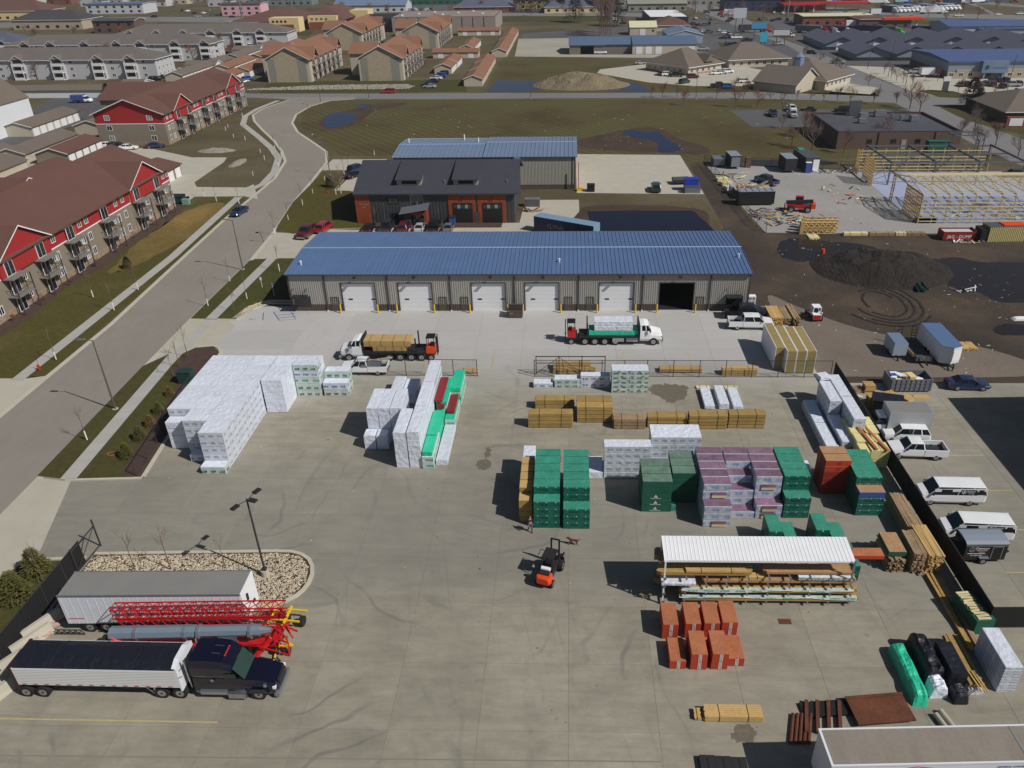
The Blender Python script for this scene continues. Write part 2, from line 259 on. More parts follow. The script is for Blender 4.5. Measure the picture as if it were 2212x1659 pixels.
class MB:
 def __init__(s): s.v = []; s.f = []; s.m = []; s.T = None
 def add(s,vs,fs,m=0):
  o = len(s.v)
  if s.T is not None: vs = [tuple(s.T @ Vector(p)) for p in vs]
  s.v += [tuple(p) for p in vs]; s.f += [tuple(o+i for i in f) for f in fs]; s.m += [m]*len(fs); return s
 def box(s,x0,x1,y0,y1,z0,z1,m=0,top=None):
  vs = [(x0,y0,z0),(x1,y0,z0),(x1,y1,z0),(x0,y1,z0),(x0,y0,z1),(x1,y0,z1),(x1,y1,z1),(x0,y1,z1)]
  s.add(vs,[(0,3,2,1),(0,1,5,4),(1,2,6,5),(2,3,7,6),(3,0,4,7)],m); s.add(vs[4:],[(0,1,2,3)],m if top is None else top); return s
 def prism(s,pts,z0,z1,m=0,side=None):
  n = len(pts); vs = [(a,b,z0) for a,b in pts]+[(a,b,z1) for a,b in pts]
  s.add(vs,[tuple(range(n,2*n))],m); s.add(vs,[tuple(range(n-1,-1,-1))]+[(i,(i+1) % n,n+(i+1) % n,n+i) for i in range(n)],m if side is None else side); return s
 def extr(s,prof,a,b,axis='X',m=0,caps=None):
  """profile in the plane across axis, extruded from a to b. axis X: prof (y,z); axis Y: prof (x,z)"""
  n = len(prof)
  f3 = (lambda t,p: (t,p[0],p[1])) if axis == 'X' else (lambda t,p: (p[0],t,p[1]))
  vs = [f3(a,p) for p in prof]+[f3(b,p) for p in prof]
  s.add(vs,[(i,(i+1) % n,n+(i+1) % n,n+i) for i in range(n)],m); s.add(vs,[tuple(range(n)),tuple(range(2*n-1,n-1,-1))],m if caps is None else caps); return s
 def bar(s,p,q,w=.1,h=None,m=0):
  p = Vector(p); q = Vector(q); d = (q-p); 
  if d.length < 1e-6: return s
  d.normalize(); a = d.cross(Vector((0,0,1)))
  if a.length < 1e-3: a = Vector((1,0,0))
  a.normalize(); c = a.cross(d); h = h or w; a *= w/2; c *= h/2
  s.add([p-a-c,p+a-c,p+a+c,p-a+c,q-a-c,q+a-c,q+a+c,q-a+c],[(0,1,2,3),(7,6,5,4),(0,4,5,1),(1,5,6,2),(2,6,7,3),(3,7,4,0)],m); return s
 def tube(s,p,q,r0,r1=None,n=8,m=0,caps=True,cm=None):
  p = Vector(p); q = Vector(q); d = (q-p).normalized(); a = d.cross(Vector((0,0,1)))
  if a.length < 1e-3: a = Vector((1,0,0))
  a.normalize(); c = d.cross(a); r1 = r0 if r1 is None else r1; vs = []
  for o,r in ((p,r0),(q,r1)):
   for i in range(n): vs.append(o+a*(r*cos(2*pi*i/n))+c*(r*sin(2*pi*i/n)))
  s.add(vs,[(i,(i+1) % n,n+(i+1) % n,n+i) for i in range(n)],m)
  if caps: s.add(vs,[tuple(range(n-1,-1,-1)),tuple(range(n,2*n))],m if cm is None else cm)
  return s
 def loft(s,secs,m=0,top=None):
  """secs: (x, z0, z1, w, tw) cross sections of a vehicle body running along x"""
  rows = []
  for x,z0,z1,w,tw in secs:
   h = z1-z0; hp = [(0,z0),(w*.9,z0),(w,z0+.22*h),(w*.985,z0+.66*h),(tw,z1-.0*h),(tw*.6,z1+.012),(0,z1+.018)]
   rows.append([(x,y,z) for y,z in hp]+[(x,-y,z) for y,z in reversed(hp[1:-1])])
  n = len(rows[0]); vs = [p for r in rows for p in r]; k = len(rows)
  s.add(vs,[(a*n+i,a*n+(i+1) % n,(a+1)*n+(i+1) % n,(a+1)*n+i) for a in range(k-1) for i in range(n)],m)
  s.add(vs,[tuple(range(n-1,-1,-1)),tuple(range((k-1)*n,k*n))],m); return s
 def mesh(s,name,mats):
  me = bpy.data.meshes.new(name); me.from_pydata(s.v,[],s.f)
  for x in mats: me.materials.append(MATS[x])
  me.polygons.foreach_set('material_index',s.m); me.update()
  bm = bmesh.new(); bm.from_mesh(me); bmesh.ops.recalc_face_normals(bm,faces=bm.faces); bm.to_mesh(me); bm.free()
  return me
 def build(s,name,mats,parent=None,loc=(0,0,0),rz=0,smooth=False):
  me = s.mesh(name,mats if isinstance(mats,(list,tuple)) else [mats])
  if smooth: me.polygons.foreach_set('use_smooth',[True]*len(me.polygons))
  return put(me,name,parent,loc,rz)
def put(me,name,parent=None,loc=(0,0,0),rz=0):
 o = bpy.data.objects.new(name,me); COL.objects.link(o); o.location = loc
 if rz: o.rotation_euler = (0,0,rz)
 if parent: o.parent = parent
 return o
def trim(label):
 for a,b in ((' from the front in the ',' from the front, '),(' bundle of the ',' bundle, '),(' from the front',' from front'),(' facing the open yard',' facing the yard'),(' with white skins',''),(' outside the fence corner',' outside the fence'),(' in row ',', row '),(', by the right fence',' by the fence'),(' the ',' ')):
  if len(label.replace(',',' ').split()) > 16: label = label.replace(a,b)
 return label
def tag(o,label,cat,group=None):
 o['label'] = label = trim(label); o['category'] = cat
 if group: o['group'] = group
 return o
def thing(name,label,cat,loc=(0,0,0),rz=0,group=None):
 o = put(None,name,None,loc if len(loc) == 3 else (*loc,0),rz); o.empty_display_size = .3
 return tag(o,label,cat,group)
def struct(o): o['kind'] = 'structure'; return o
def stuff(o): o['kind'] = 'stuff'; return o
CH_ = {}
def kids(o): return CH_.get(o.name) or [c for c in bpy.data.objects if c.parent == o]
def reg(o):
 CH_[o.name] = [c for c in bpy.data.objects if c.parent == o]
 for c in CH_[o.name]: CH_[c.name] = [d for d in bpy.data.objects if d.parent == c]
 return o
def dup(o,loc,rz=0,label=None,group=None,color=None):
 r = o.copy(); COL.objects.link(r); r.location = loc if len(loc) == 3 else (*loc,0); r.rotation_euler = (0,0,rz)
 if label: r['label'] = trim(label)
 if group: r['group'] = group
 if color: r.color = color
 for ch in CH_.get(o.name,[]):
  c = ch.copy(); COL.objects.link(c); c.parent = r
  if color: c.color = color
  for g in CH_.get(ch.name,[]):
   d = g.copy(); COL.objects.link(d); d.parent = c
   if color: d.color = color
 return r
def first_or_dup(cache,key,make,loc,rz,label,group=None,color=None):
 if key not in cache:
  o = make(); o.location = loc if len(loc) == 3 else (*loc,0); o.rotation_euler = (0,0,rz); reg(o); cache[key] = o
  if label: o['label'] = trim(label)
  if group: o['group'] = group
  if color:
   for x in [o]+CH_[o.name]+[g for c in CH_[o.name] for g in CH_.get(c.name,[])]: x.color = color
  return o
 return dup(cache[key],loc,rz,label,group,color)
def sheet(name,pts,z,m,parent=None):
 bm = bmesh.new(); bm.faces.new([bm.verts.new((a,b,z)) for a,b in pts]); bmesh.ops.triangulate(bm,faces=bm.faces)
 bmesh.ops.recalc_face_normals(bm,faces=bm.faces)
 if sum(f.normal.z for f in bm.faces) < 0: bmesh.ops.reverse_faces(bm,faces=bm.faces)
 me = bpy.data.meshes.new(name); bm.to_mesh(me); bm.free(); me.materials.append(MATS[m]); o = put(me,name,parent)
 if not parent: struct(o)
 return o
def curvy(pts,n=6,jit=0.):
 out = []; k = len(pts)
 for i in range(k):
  p0,p1,p2,p3 = (Vector(pts[(i+j-1) % k]) for j in range(4))
  for a in range(n):
   t = a/n; q = .5*((2*p1)+(p2-p0)*t+(2*p0-5*p1+4*p2-p3)*t*t+(3*p1-p0-3*p2+p3)*t**3)
   out.append((q.x+random.uniform(-jit,jit),q.y+random.uniform(-jit,jit)))
 return out
def slab(name,pts,z0,z1,m,side='curb',kerb=0):
 """raised island: planted top, concrete kerb ring standing around it"""
 mb = MB(); mb.prism(pts,z0,z1,0,1); o = struct(mb.build(name,[m,side]))
 return o
def ribbon(name,pts,w,z,m,closed=False,h=0):
 mb = MB(); n = len(pts); L = []; Rr = []
 for i in range(n):
  a = Vector(pts[i-1] if (i or closed) else pts[i]); b = Vector(pts[(i+1) % n] if (i < n-1 or closed) else pts[i]); d = (b-a)
  d = d.normalized() if d.length > 1e-6 else Vector((1,0)); nn = Vector((-d.y,d.x))*w/2; p = Vector(pts[i]); L.append(p+nn); Rr.append(p-nn)
 for i in range(n if closed else n-1):
  j = (i+1) % n; q = [L[i],Rr[i],Rr[j],L[j]]
  if h: mb.add([(v.x,v.y,z) for v in q]+[(v.x,v.y,z+h) for v in q],[(4,5,6,7),(0,4,7,3),(1,2,6,5)],0)
  else: mb.add([(v.x,v.y,z) for v in q],[(0,1,2,3)],0)
 return struct(mb.build(name,m))
def text(s,size,m,parent,loc,rz=0,name='lettering',stand=True,ext=.004,sx=1.):
 c = bpy.data.curves.new(name,'FONT'); c.body = s; c.size = size; c.extrude = ext; c.align_x = 'CENTER'; c.align_y = 'CENTER'; c.resolution_u = 2
 t = bpy.data.objects.new(name,c); me = bpy.data.meshes.new_from_object(t)
 bpy.data.objects.remove(t); me.name = name; me.materials.clear(); me.materials.append(MATS[m])
 if sx != 1: 
  for v in me.vertices: v.co.x *= sx
 o = put(me,name,parent,loc); o.rotation_euler = (R(90) if stand else 0,0,rz); return o
# ================================================================== SETTING
gm = MB(); gx = [-2600,-1200,-700]+[-400+i*50 for i in range(17)]+[700,1200,2600]; gy = [-300,-50]+[i*50 for i in range(1,19)]+[1200,2000,4200]
gm.add([(x,y,0) for y in gy for x in gx],[(j*len(gx)+i,j*len(gx)+i+1,(j+1)*len(gx)+i+1,(j+1)*len(gx)+i) for j in range(len(gy)-1) for i in range(len(gx)-1)]); struct(gm.build('ground','plain'))
SR = [(-53.1,8),(-53.3,40),(-53.4,62),(-53.9,80),(-54.1,100),(-54,123),(-55,138),(-57.2,157),(-58.4,176),(-59.6,191),(-62.8,202),(-69.5,213),(-77.6,226),(-83.2,239),(-86,252),(-85.6,266),(-82,276),(-74,279.5)]
SL = [(-64.4,8),(-64.3,83),(-64.2,98),(-65.6,125),(-66.6,146),(-66.6,160),(-66.8,176),(-69.5,192),(-74,203),(-80,215),(-88,229),(-95,242),(-99,252),(-99.5,262),(-98,270),(-96,278)]
sheet('street',SR+[(-74,284),(-104,284)]+SL[::-1],.012,'road')
ribbon('gutter',[(a+.35,b) for a,b in SR],.7,.02,'curb'); ribbon('gutter',[(a-.35,b) for a,b in SL],.7,.02,'curb')
sheet('far_road',[(-420,305),(-140,291),(-96,279.5),(-74,279),(-40,278),(20,277.5),(66,273.8),(100,266),(112,262),(128,248),(150,226),(168,210),(178,200),(196,214),(182,228),(164,246),(150,262),(160,276),(150,282),(122,300),(112,300),(104,277),(69,287),(20,289),(-20,289.5),(-74,290),(-114,292),(-140,302),(-420,318)],.008,'road_far')
sheet('avenue',PL([(1684,82),(1766,112),(1831,142),(1905,174),(1971,200),(2034,213),(2120,214),(2340,216),(2340,240),(2120,232),(2030,240),(1960,236),(1899,207),(1884,197),(1834,182),(1769,140),(1704,100),(1640,76),(1560,44),(1480,12),(1420,-8),(1490,-8),(1560,18),(1640,54)]),.016,'road_far')
sheet('cross_street',PL([(1960,236),(2030,232),(2084,258),(2140,276),(2240,312),(2240,372),(2130,326),(2060,288),(1990,256),(1940,240)]),.02,'road_far')
sheet('highway',PL([(-80,54),(166,40),(280,36),(560,38),(860,34),(1106,26),(1380,28),(1480,30),(1480,38),(1380,36),(1106,34),(860,42),(560,50),(280,46),(166,50),(-80,66)]),.03,'road_far')
sheet('highway',PL([(1660,20),(1860,30),(2000,38),(2212,43),(2330,46),(2330,35),(2212,33),(2000,28),(1860,20),(1690,10)]),.03,'road_far')
sheet('highway',PL([(2040,2),(2212,16),(2330,24),(2330,18),(2212,11),(2060,-3)]),.034,'road_far')
sheet('slip_road',PL([(2086,1),(2108,8),(2140,24),(2160,36),(2148,36),(2122,20),(2096,10),(2078,6)]),.04,'road_far')
sheet('side_road',PL([(1010,26),(1040,10),(1070,-6),(1092,-6),(1062,12),(1032,28)]),.036,'road_far')
yp = [(-53.2,6),(64,6),(64,81.6),(33.6,81.6),(30.4,83),(30,104),(-44.5,104.2),(-47.6,103),(-49.4,100),(-53.9,99.8),(-53.7,80),(-53.2,60)]
yard = sheet('yard_bed',yp,.006,'joint')
yard.name = 'yard_pavement'
def inside(p,poly):
 x,y = p; c = False; j = len(poly)-1
 for i in range(len(poly)):
  xi,yi = poly[i]; xj,yj = poly[j]
  if (yi > y) != (yj > y) and x < (xj-xi)*(y-yi)/(yj-yi)+xi: c = not c
  j = i
 return c
def clip(poly,x0,x1,y0,y1):
 def cut(pts,f,g):
  out = []
  for i in range(len(pts)):
   a,b = pts[i-1],pts[i]; fa,fb = f(a),f(b)
   if (fa >= 0) != (fb >= 0): t = fa/(fa-fb); out.append((a[0]+(b[0]-a[0])*t,a[1]+(b[1]-a[1])*t))
   if fb >= 0: out.append(b)
  return out
 for f in (lambda p: p[0]-x0,lambda p: x1-p[0],lambda p: p[1]-y0,lambda p: y1-p[1]):
  poly = cut(poly,f,None)
  if len(poly) < 3: return []
 return poly
SX,SY = 6.1,5.65
full = MB().prism([(-SX/2+.012,-SY/2+.012),(SX/2-.012,-SY/2+.012),(SX/2-.012,SY/2-.012),(-SX/2+.012,SY/2-.012)],0,.012).mesh('concrete_slab',['yard'])
ns = 0
for i in range(-9,12):
 for j in range(-5,9):
  cx = (i+.5)*SX; y0 = 56.5+j*SY
  q = clip(yp,cx-SX/2,cx+SX/2,y0,y0+SY)
  if not q: continue
  if abs(sum(q[k-1][0]*q[k][1]-q[k][0]*q[k-1][1] for k in range(len(q))))/2 > SX*SY*.995: put(full,'concrete_slab',yard,(cx,y0+SY/2,.006))
  elif len(q) > 2:
   MB().prism(q,.006,.018).build('concrete_slab',['yard'],yard)
  ns += 1
sheet('apron',[(-53.9,89.2),(-50,89.2),(-47,92),(-46.6,97.5),(-49,99.8),(-53.9,99.8)],.024,'concrete_light')
sheet('apron',[(-53.1,8),(-44.5,8),(-46.2,50),(-49.6,61.5),(-53.4,62)],.024,'concrete_light')
def line(pts,w,m='paint_yellow',z=.024): return ribbon('painted_line',pts,w,z,m)
for x in (-27.2,-18.2,-9.6,-1.6,7.0,15.4): line([(x,84.0),(x-.1,89.6)],.12)
line([(-42,34.4),(-24,34.3)],.12); line([(-40,31.6),(6,31.8)],.1,'joint')
for y in (66.5,60.6,54.9,49.5): line([(36.5,y),(42.5,y+.1)],.11)
for a in ([(-44.2,102.0),(-43.4,99.4)],[(-42.8,102.2),(-41.0,99.3),(-38.8,99.7),(-40.2,102.2)],[(-42.2,101),(-39.5,101.6)],[(-41.6,100.0),(-39.0,100.8)],[(-45.6,99.9),(-45,99.5),(-44.6,99.9)]): line(a,.12,'paint_blue')
slab('verge',[(-53.4,62.2),(-50.3,61.7),(-52.0,88.9),(-53.9,85.5)],.0,.12,'grass_green')
slab('verge',[(-50.2,61.6),(-42.6,62.1),(-42.9,65),(-45.5,89.2),(-47.2,91.2),(-49.2,90.8),(-50.3,89)],.0,.12,'grass_green')
sheet('mulch_bed',[(-44.9,62.2),(-42.9,62.2),(-43.1,65),(-44.5,79),(-45.8,89.2),(-47.2,90.9),(-49,90.6),(-49.8,89),(-49.6,83),(-47.2,80.5),(-46.3,72),(-45.6,66)],.126,'mulch')
ribbon('curb',[(-42.6,62.1),(-42.9,65),(-45.4,89.2),(-46.2,90.6),(-47.2,91.2),(-49.2,90.8)],.35,.0,'curb',h=.16)
ribbon('curb',[(-50.2,61.55),(-42.6,61.95)],.3,.0,'curb',h=.15)
slab('verge',[(-53.9,99.8),(-50.3,99.6),(-51.0,124),(-53.8,123)],.0,.12,'grass_green')
slab('verge',[(-50.2,99.6),(-47.2,99.4),(-46.2,103),(-44.4,105.2),(-40.6,105),(-40.6,122),(-43,124),(-49.3,124)],.0,.12,'grass_green')
sheet('mulch_bed',[(-46.9,99.8),(-45.9,103.2),(-44.2,105.6),(-41,105.4),(-41,106.4),(-45,106.4),(-47.4,103.5),(-48,99.9)],.126,'rock')
ribbon('curb',[(-50,99.5),(-47.2,99.4),(-46.2,103),(-44.4,105.2),(-40.3,105)],.3,0,'curb',h=.16)
def walk(pts,w,z,seg=1.6,name='sidewalk',m='sidewalk'):
 base = ribbon(name,pts,w-.02,z-.004,'joint'); k = 0
 for (a,b) in zip(pts,pts[1:]):
  a = Vector(a); b = Vector(b); L = (b-a).length; n = max(1,round(L/seg)); ang = math.atan2(b.y-a.y,b.x-a.x)
  key = ('walk',round(L/n,2),w)
  if key not in CACHE: CACHE[key] = MB().prism([(-L/n/2+.012,-w/2),(L/n/2-.012,-w/2),(L/n/2-.012,w/2),(-L/n/2+.012,w/2)],0,.02).mesh('paving_slab',[m])
  for i in range(n):
   c = a+(b-a)*((i+.5)/n); put(CACHE[key],'paving_slab',base,(c.x,c.y,z),ang)
 return base
CACHE = {}
walk([(-49.95,61.6),(-51.25,89)],1.6,.13); walk([(-50.9,89),(-50.9,99.6)],1.6,.024,2.2)
walk([(-50.9,99.6),(-50.3,124)],1.6,.13)
walk([(-67.9,82),(-67.9,125),(-69.9,161)],1.6,.03)
walk([(-69.5,166),(-68.2,171),(-69.2,182),(-72.5,195),(-78,206),(-87,221),(-97,237),(-101,250),(-101.5,262),(-99.6,277)],1.7,.03,2.2)
sheet('lawn',[(-64.9,83),(-65.4,98),(-66.2,125),(-67.6,150),(-68.2,160),(-72,161),(-78.6,152),(-79.2,60),(-79.6,82)],.008,'grass')
sheet('dry_grass',curvy([(-72,122),(-69.6,134),(-69.8,150),(-72,157),(-76,154),(-77.5,142),(-77,128),(-75,118)],9,.35),.014,'grass_dry')
sheet('foundation_bed',curvy([(-78.4,92),(-77.6,100),(-78.6,112),(-77.4,122),(-78.2,132),(-77.2,142),(-78.0,152),(-79,157),(-82,157),(-82,92)],5),.014,'mulch')
sheet('driveway',[(-64.8,60),(-64.6,83.2),(-67,82.4),(-110,82.4),(-110,60)],.014,'concrete_light')
sheet('driveway',PL([(415,340),(490,340),(484,350),(420,394),(425,404),(532,405),(548,398),(557,430),(528,424),(420,425),(408,434),(400,442),(375,441),(365,381),(330,375),(230,325),(270,318),(330,322)]),.014,'concrete_light')
sheet('court',PL([(0,375),(225,300),(228,318),(150,362),(0,430)]),.012,'concrete')
sheet('car_park',PL([(0,262),(60,245),(110,215),(160,205),(330,205),(250,228),(180,262),(80,300),(0,330)]),.012,'asphalt')
sheet('lawn',PL([(495,425),(515,423),(400,520),(300,590),(200,680),(110,770),(60,822),(-120,822),(0,720),(90,655),(200,560),(330,470),(415,440),(440,425)]),.009,'grass')
sheet('field',[(-82,275),(-85,255),(-79,235),(-70,218),(-61,204),(-57.6,197.5),(-40,196.5),(32,188),(60,190),(90,198),(112,216),(138,236),(112,256),(98,263),(66,271),(20,275),(-40,276),(-72,277.5)],.01,'grass_field')
def pond(pts,m='water',z=.03,stain=1.5,name='pond'):
 q = curvy(pts,6,.3); sheet(name,q,z,m)
 return q
def stain(pts,z,m='soil',name='wet_soil'): sheet(name,curvy(pts,6,.25),z,m)
mat('wet_grass',(66,50,38),.9,n1=(.2,.3,6),n2=(2,.3))
stain(PL([(690,272),(700,254),(745,240),(800,228),(862,222),(880,226),(820,236),(795,250),(770,268),(735,278)]),.018,'wet_grass')
stain(PL([(1240,306),(1300,290),(1380,276),(1430,280),(1470,300),(1530,320),(1520,334),(1420,330),(1330,326),(1270,320)]),.018,'wet_grass')
pond(PL([(698,262),(704,250),(730,243),(768,246),(765,258),(745,270),(712,277)]))
pond(PL([(768,229),(790,225),(808,230),(790,234)]))
pond(PL([(1345,289),(1362,280),(1400,286),(1420,283),(1440,300),(1472,318),(1455,328),(1424,327),(1416,306),(1385,300)]))
pond(PL([(1062,186),(1080,172),(1110,174),(1154,175),(1165,188),(1158,197),(1100,199),(1056,198)]),z=.022)
pond(PL([(1274,184),(1280,174),(1340,175),(1372,180),(1400,192),(1396,199),(1320,198),(1286,195)]),z=.022)
stain(PL([(1262,448),(1500,450),(1530,490),(1520,520),(1262,520)]),.016,'wet_grass')
sheet('pond',[(a+random.uniform(-.3,.3),b+random.uniform(-.25,.25)) for a,b in [(3.8,150.2),(6,150.4),(9,150.6),(12,150.4),(15,150.5),(18,150.3),(21,150.4),(23.5,150.2),(24.6,149),(25.2,146),(25.8,143),(26.2,139),(26.4,135),(26.6,132),(22,131.6),(18,131.4),(15.9,132),(15.6,135),(15.2,137),(12,137.4),(9,137.6),(6,137.8),(4.6,138.6),(4.2,142),(4,146)]],.024,'water_dark')
sheet('lawn',PL([(1050,196),(1062,160),(1090,122),(1240,126),(1390,128),(1296,150),(1290,158),(1400,176),(1560,196),(1640,198),(1560,200),(1106,201)]),.012,'grass_field')
sheet('lawn',PL([(575,182),(600,176),(1000,172),(1010,198),(560,202)]),.012,'grass_green')
sheet('lawn',PL([(560,72),(650,62),(680,66),(668,78),(600,76)]),.014,'grass_green')
sheet('car_park',PL([(1290,158),(1296,150),(1390,139),(1530,130),(1640,150),(1760,170),(1900,190),(1880,204),(1640,186),(1500,186),(1400,178)]),.02,'concrete_light')
sheet('lawn',PL([(1500,186),(1640,187),(1800,196),(1790,201),(1640,199),(1540,196)]),.026,'grass_green')
sheet('car_park',PL([(1575,238),(1760,236),(1765,262),(1770,274),(1625,274)]),.02,'asphalt')
sheet('car_park',PL([(1760,236),(1960,236),(1985,250),(1860,252),(1765,262)]),.022,'asphalt')
sheet('car_park',PL([(1830,142),(2010,148),(2330,158),(2330,206),(2120,212),(2034,210),(1971,198)]),.018,'concrete_light')
sheet('lawn',PL([(1980,196),(2010,194),(2060,197),(2100,208),(2212,206),(2212,214),(2100,213),(2030,210)]),.026,'grass_green')
sheet('lawn',PL([(2030,232),(2050,226),(2110,228),(2240,240),(2240,300),(2130,270),(2070,252)]),.026,'grass_green')
sheet('storage_court',PL([(1700,84),(1740,78),(2330,92),(2330,158),(1830,140)]),.014,'asphalt')
sheet('truck_court',PL([(1640,40),(1860,32),(2330,52),(2330,92),(1740,78),(1690,70)]),.013,'asphalt')
sheet('highway_verge',PL([(1940,42),(2212,48),(2330,52),(2330,68),(2212,62),(2060,56),(1940,50)]),.018,'grass')
sheet('truck_court',PL([(1380,36),(1500,40),(1700,66),(1684,82),(1766,112),(1640,132),(1510,124),(1230,122),(1115,124),(1120,96),(1130,72),(1230,66),(1380,56)]),.015,'asphalt')
sheet('storage_yard',PL([(1112,122),(1120,84),(1240,82),(1240,118),(1510,118),(1510,126)]),.02,'concrete')
sheet('lawn',PL([(1550,92),(1600,96),(1625,110),(1640,118),(1560,106)]),.03,'grass_green')
sheet('lawn',PL([(1060,36),(1340,34),(1330,46),(1060,48)]),.03,'grass_green')
sheet('lot',PL([(-80,2),(560,2),(850,-2),(850,34),(560,38),(166,40),(-80,54)]),.016,'plain')
sheet('lot',PL([(860,2),(1380,2),(1380,26),(860,30)]),.016,'asphalt')
sheet('driveway',[(-58.5,193.5),(-45,193.5),(-45,183),(-58.6,183)],.014,'concrete_light')
sheet('car_park',[(-50,183),(-44.5,183),(-44.5,165),(-50.5,165)],.018,'concrete_light')
sheet('car_park',[(-54,124),(-8,124),(-2.5,134),(2,150),(2,158),(-9,158),(-9.4,143),(-38,143),(-38,139),(-44,139.5),(-49,137),(-55,138)],.018,'concrete_light')
slab('verge',[(-54.5,138.6),(-50.5,136.8),(-44,139.6),(-39,140),(-39,144),(-47,165),(-50.8,165.5),(-51,181),(-57.4,181),(-57,157),(-55.2,142)],0,.12,'grass')
sheet('mulch_bed',[(-39,140.2),(-12.6,140.2),(-12.6,143),(-39,143)],.13,'mulch')
sheet('storage_pad',[(1.6,197.6),(27.4,196),(28.2,161.6),(1.6,163)],.02,'concrete_light')
sheet('mud',[(26.2,81.2),(34,81.2),(140,81.2),(150,137),(110,145),(84,138),(34.6,139),(32,187),(28.6,188),(28.4,160),(28.6,140),(26.2,131)],.009,'dirt')
sheet('gravel_pad',[(32.2,187),(66,180),(118,178),(150,172),(150,138),(84,136.4),(60,136),(35.6,136.8),(34.6,150),(33.4,170)],.02,'gravel')
mat('mud_grey',(112,102,92),.95,n1=(.15,.15,6),n2=(2.5,.15))
sheet('hardstanding',curvy([(30.2,83),(34,83.2),(54,83.2),(58,86),(52,92),(44,94),(38,98),(33,104),(29.6,108),(29.4,96)],4),.013,'mud_grey')
for q in ([(1690,520),(1740,516),(1870,530),(1900,545),(1870,560),(1780,566),(1700,560),(1680,540)],[(1990,568),(2060,556),(2120,566),(2230,570),(2230,600),(2230,648),(2160,652),(2110,630),(2060,622),(2030,596)],[(2150,706),(2180,700),(2230,706),(2230,722),(2160,724)]):
 pond(PL(q),'puddle',.018,name='puddle')
stain(PL([(1620,346),(1780,348),(1800,356),(1640,358)]),.026,'puddle','puddle')
mat('oil',(106,98,86),.7,n1=(3,.25)); sheet('wet_patch',curvy(PL([(1402,836),(1440,830),(1480,834),(1485,850),(1470,866),(1446,870),(1424,858),(1405,848)]),6,.3),.026,'oil')
for q in ([(1032,998),(1046,992),(1060,1000),(1056,1010),(1042,1016),(1030,1008)],[(1050,972),(1060,968),(1058,985),(1048,990)],[(1588,1572),(1612,1566),(1630,1580),(1628,1600),(1600,1606),(1580,1596)]):
 sheet('wet_patch',curvy(PL(q),5,.16),.026,'oil')
ip = [(-41.4,50.9),(-25.5,51.4),(-24.2,51.35),(-23.2,51.0),(-22.4,50.4),(-21.9,49.6),(-21.6,48.6),(-21.6,47.6),(-21.8,46.8),(-22.2,46.1),(-22.9,45.5),(-24,45),(-27,44.6),(-40,44.4),(-41.5,44.5)]
slab('rock_bed',ip,0,.1,'mulch'); ribbon('curb',ip[:13],.32,.0,'curb',h=.17)
def rocks(poly,n,s0,s1,name,m='rock'):
 mb = MB(); xs = [p[0] for p in poly]; ys = [p[1] for p in poly]; k = 0
 while k < n:
  x = random.uniform(min(xs),max(xs)); y = random.uniform(min(ys),max(ys))
  if not inside((x,y),poly): continue
  k += 1; s = random.uniform(s0,s1); a = random.uniform(0,pi); c,d = cos(a),sin(a); e = random.uniform(.55,.9); z = .1+random.uniform(0,.05)
  vs = []
  for u,v,w in ((-1,-.6,0),(0,-1,.1),(1,-.5,0),(.9,.6,0),(-.1,1,.05),(-1,.5,0),(-.4,-.2,.8),(.5,.1,.7)):
   u *= s*random.uniform(.8,1.1); v *= s*e; vs.append((x+u*c-v*d,y+u*d+v*c,z+w*s*.7))
  mb.add(vs,[(0,1,6),(1,2,7,6),(2,3,7),(3,4,7),(4,5,6,7),(5,0,6)])
 return stuff(mb.build(name,m))
mat('rock_pale',(184,172,150),.9,n1=(5,.4,1)); mat('rubble_grey',(140,134,124),.9,n1=(1,.3)); 
tag(rocks([(-41.3,50.6),(-25.5,51.1),(-23.3,50.8),(-22.2,49.5),(-21.9,47.6),(-22.6,46),(-24.2,45.2),(-27,44.8),(-40,44.6),(-41.3,44.7)],11000,.04,.11,'river_rocks','rock_pale'),'tan river rocks filling the kerbed island under the triple head lamp','rocks')
tag(rocks([(-47.5,101),(-46.2,103.6),(-44.4,105.7),(-41,105.5),(-41,106.3),(-45,106.3),(-47.2,104)],500,.07,.16,'river_rocks','rock_pale'),'strip of tan rocks behind the kerb left of the long warehouse','rocks')
tag(rocks([P(520,196),P(880,193),P(895,187),P(880,183),P(700,185),P(560,192)],2200,.2,.55,'rubble_bank','rubble_grey'),'long low bank of pale rubble between the far road and tan apartments','rocks')
def mound(name,cx,cy,rx,ry,h,m,label,cat,seed=1,n=34,ex=1.5):
 from mathutils import noise
 mb = MB(); vs = []; N_ = n
 for j in range(N_+1):
  for i in range(N_+1):
   u = i/N_*2-1; v = j/N_*2-1; rr = math.hypot(u,v)
   p = Vector((u*2.2+seed,v*2.2,seed)); nn = noise.fractal(p,.8,2.2,5); z = max(0,1-rr**ex)*h*(1+.35*nn)+(nn*.10*h if rr < .95 else 0)
   vs.append((u*rx+nn*.3,v*ry,max(-.05,z) if rr < 1 else -.05))
 mb.add(vs,[(j*(N_+1)+i,j*(N_+1)+i+1,(j+1)*(N_+1)+i+1,(j+1)*(N_+1)+i) for j in range(N_) for i in range(N_)])
 return stuff(tag(mb.build(name,m,None,(cx,cy,0)),label,cat))
mound('soil_mound',50,119,11,9,2.7,'soil','heap of dark topsoil on the muddy ground right of the warehouse','dirt pile',3)
mound('spoil_mound',4.5,306,18,13,4.3,'scrub','weathered grassy spoil heap between two ponds beyond the far road','dirt pile',7)
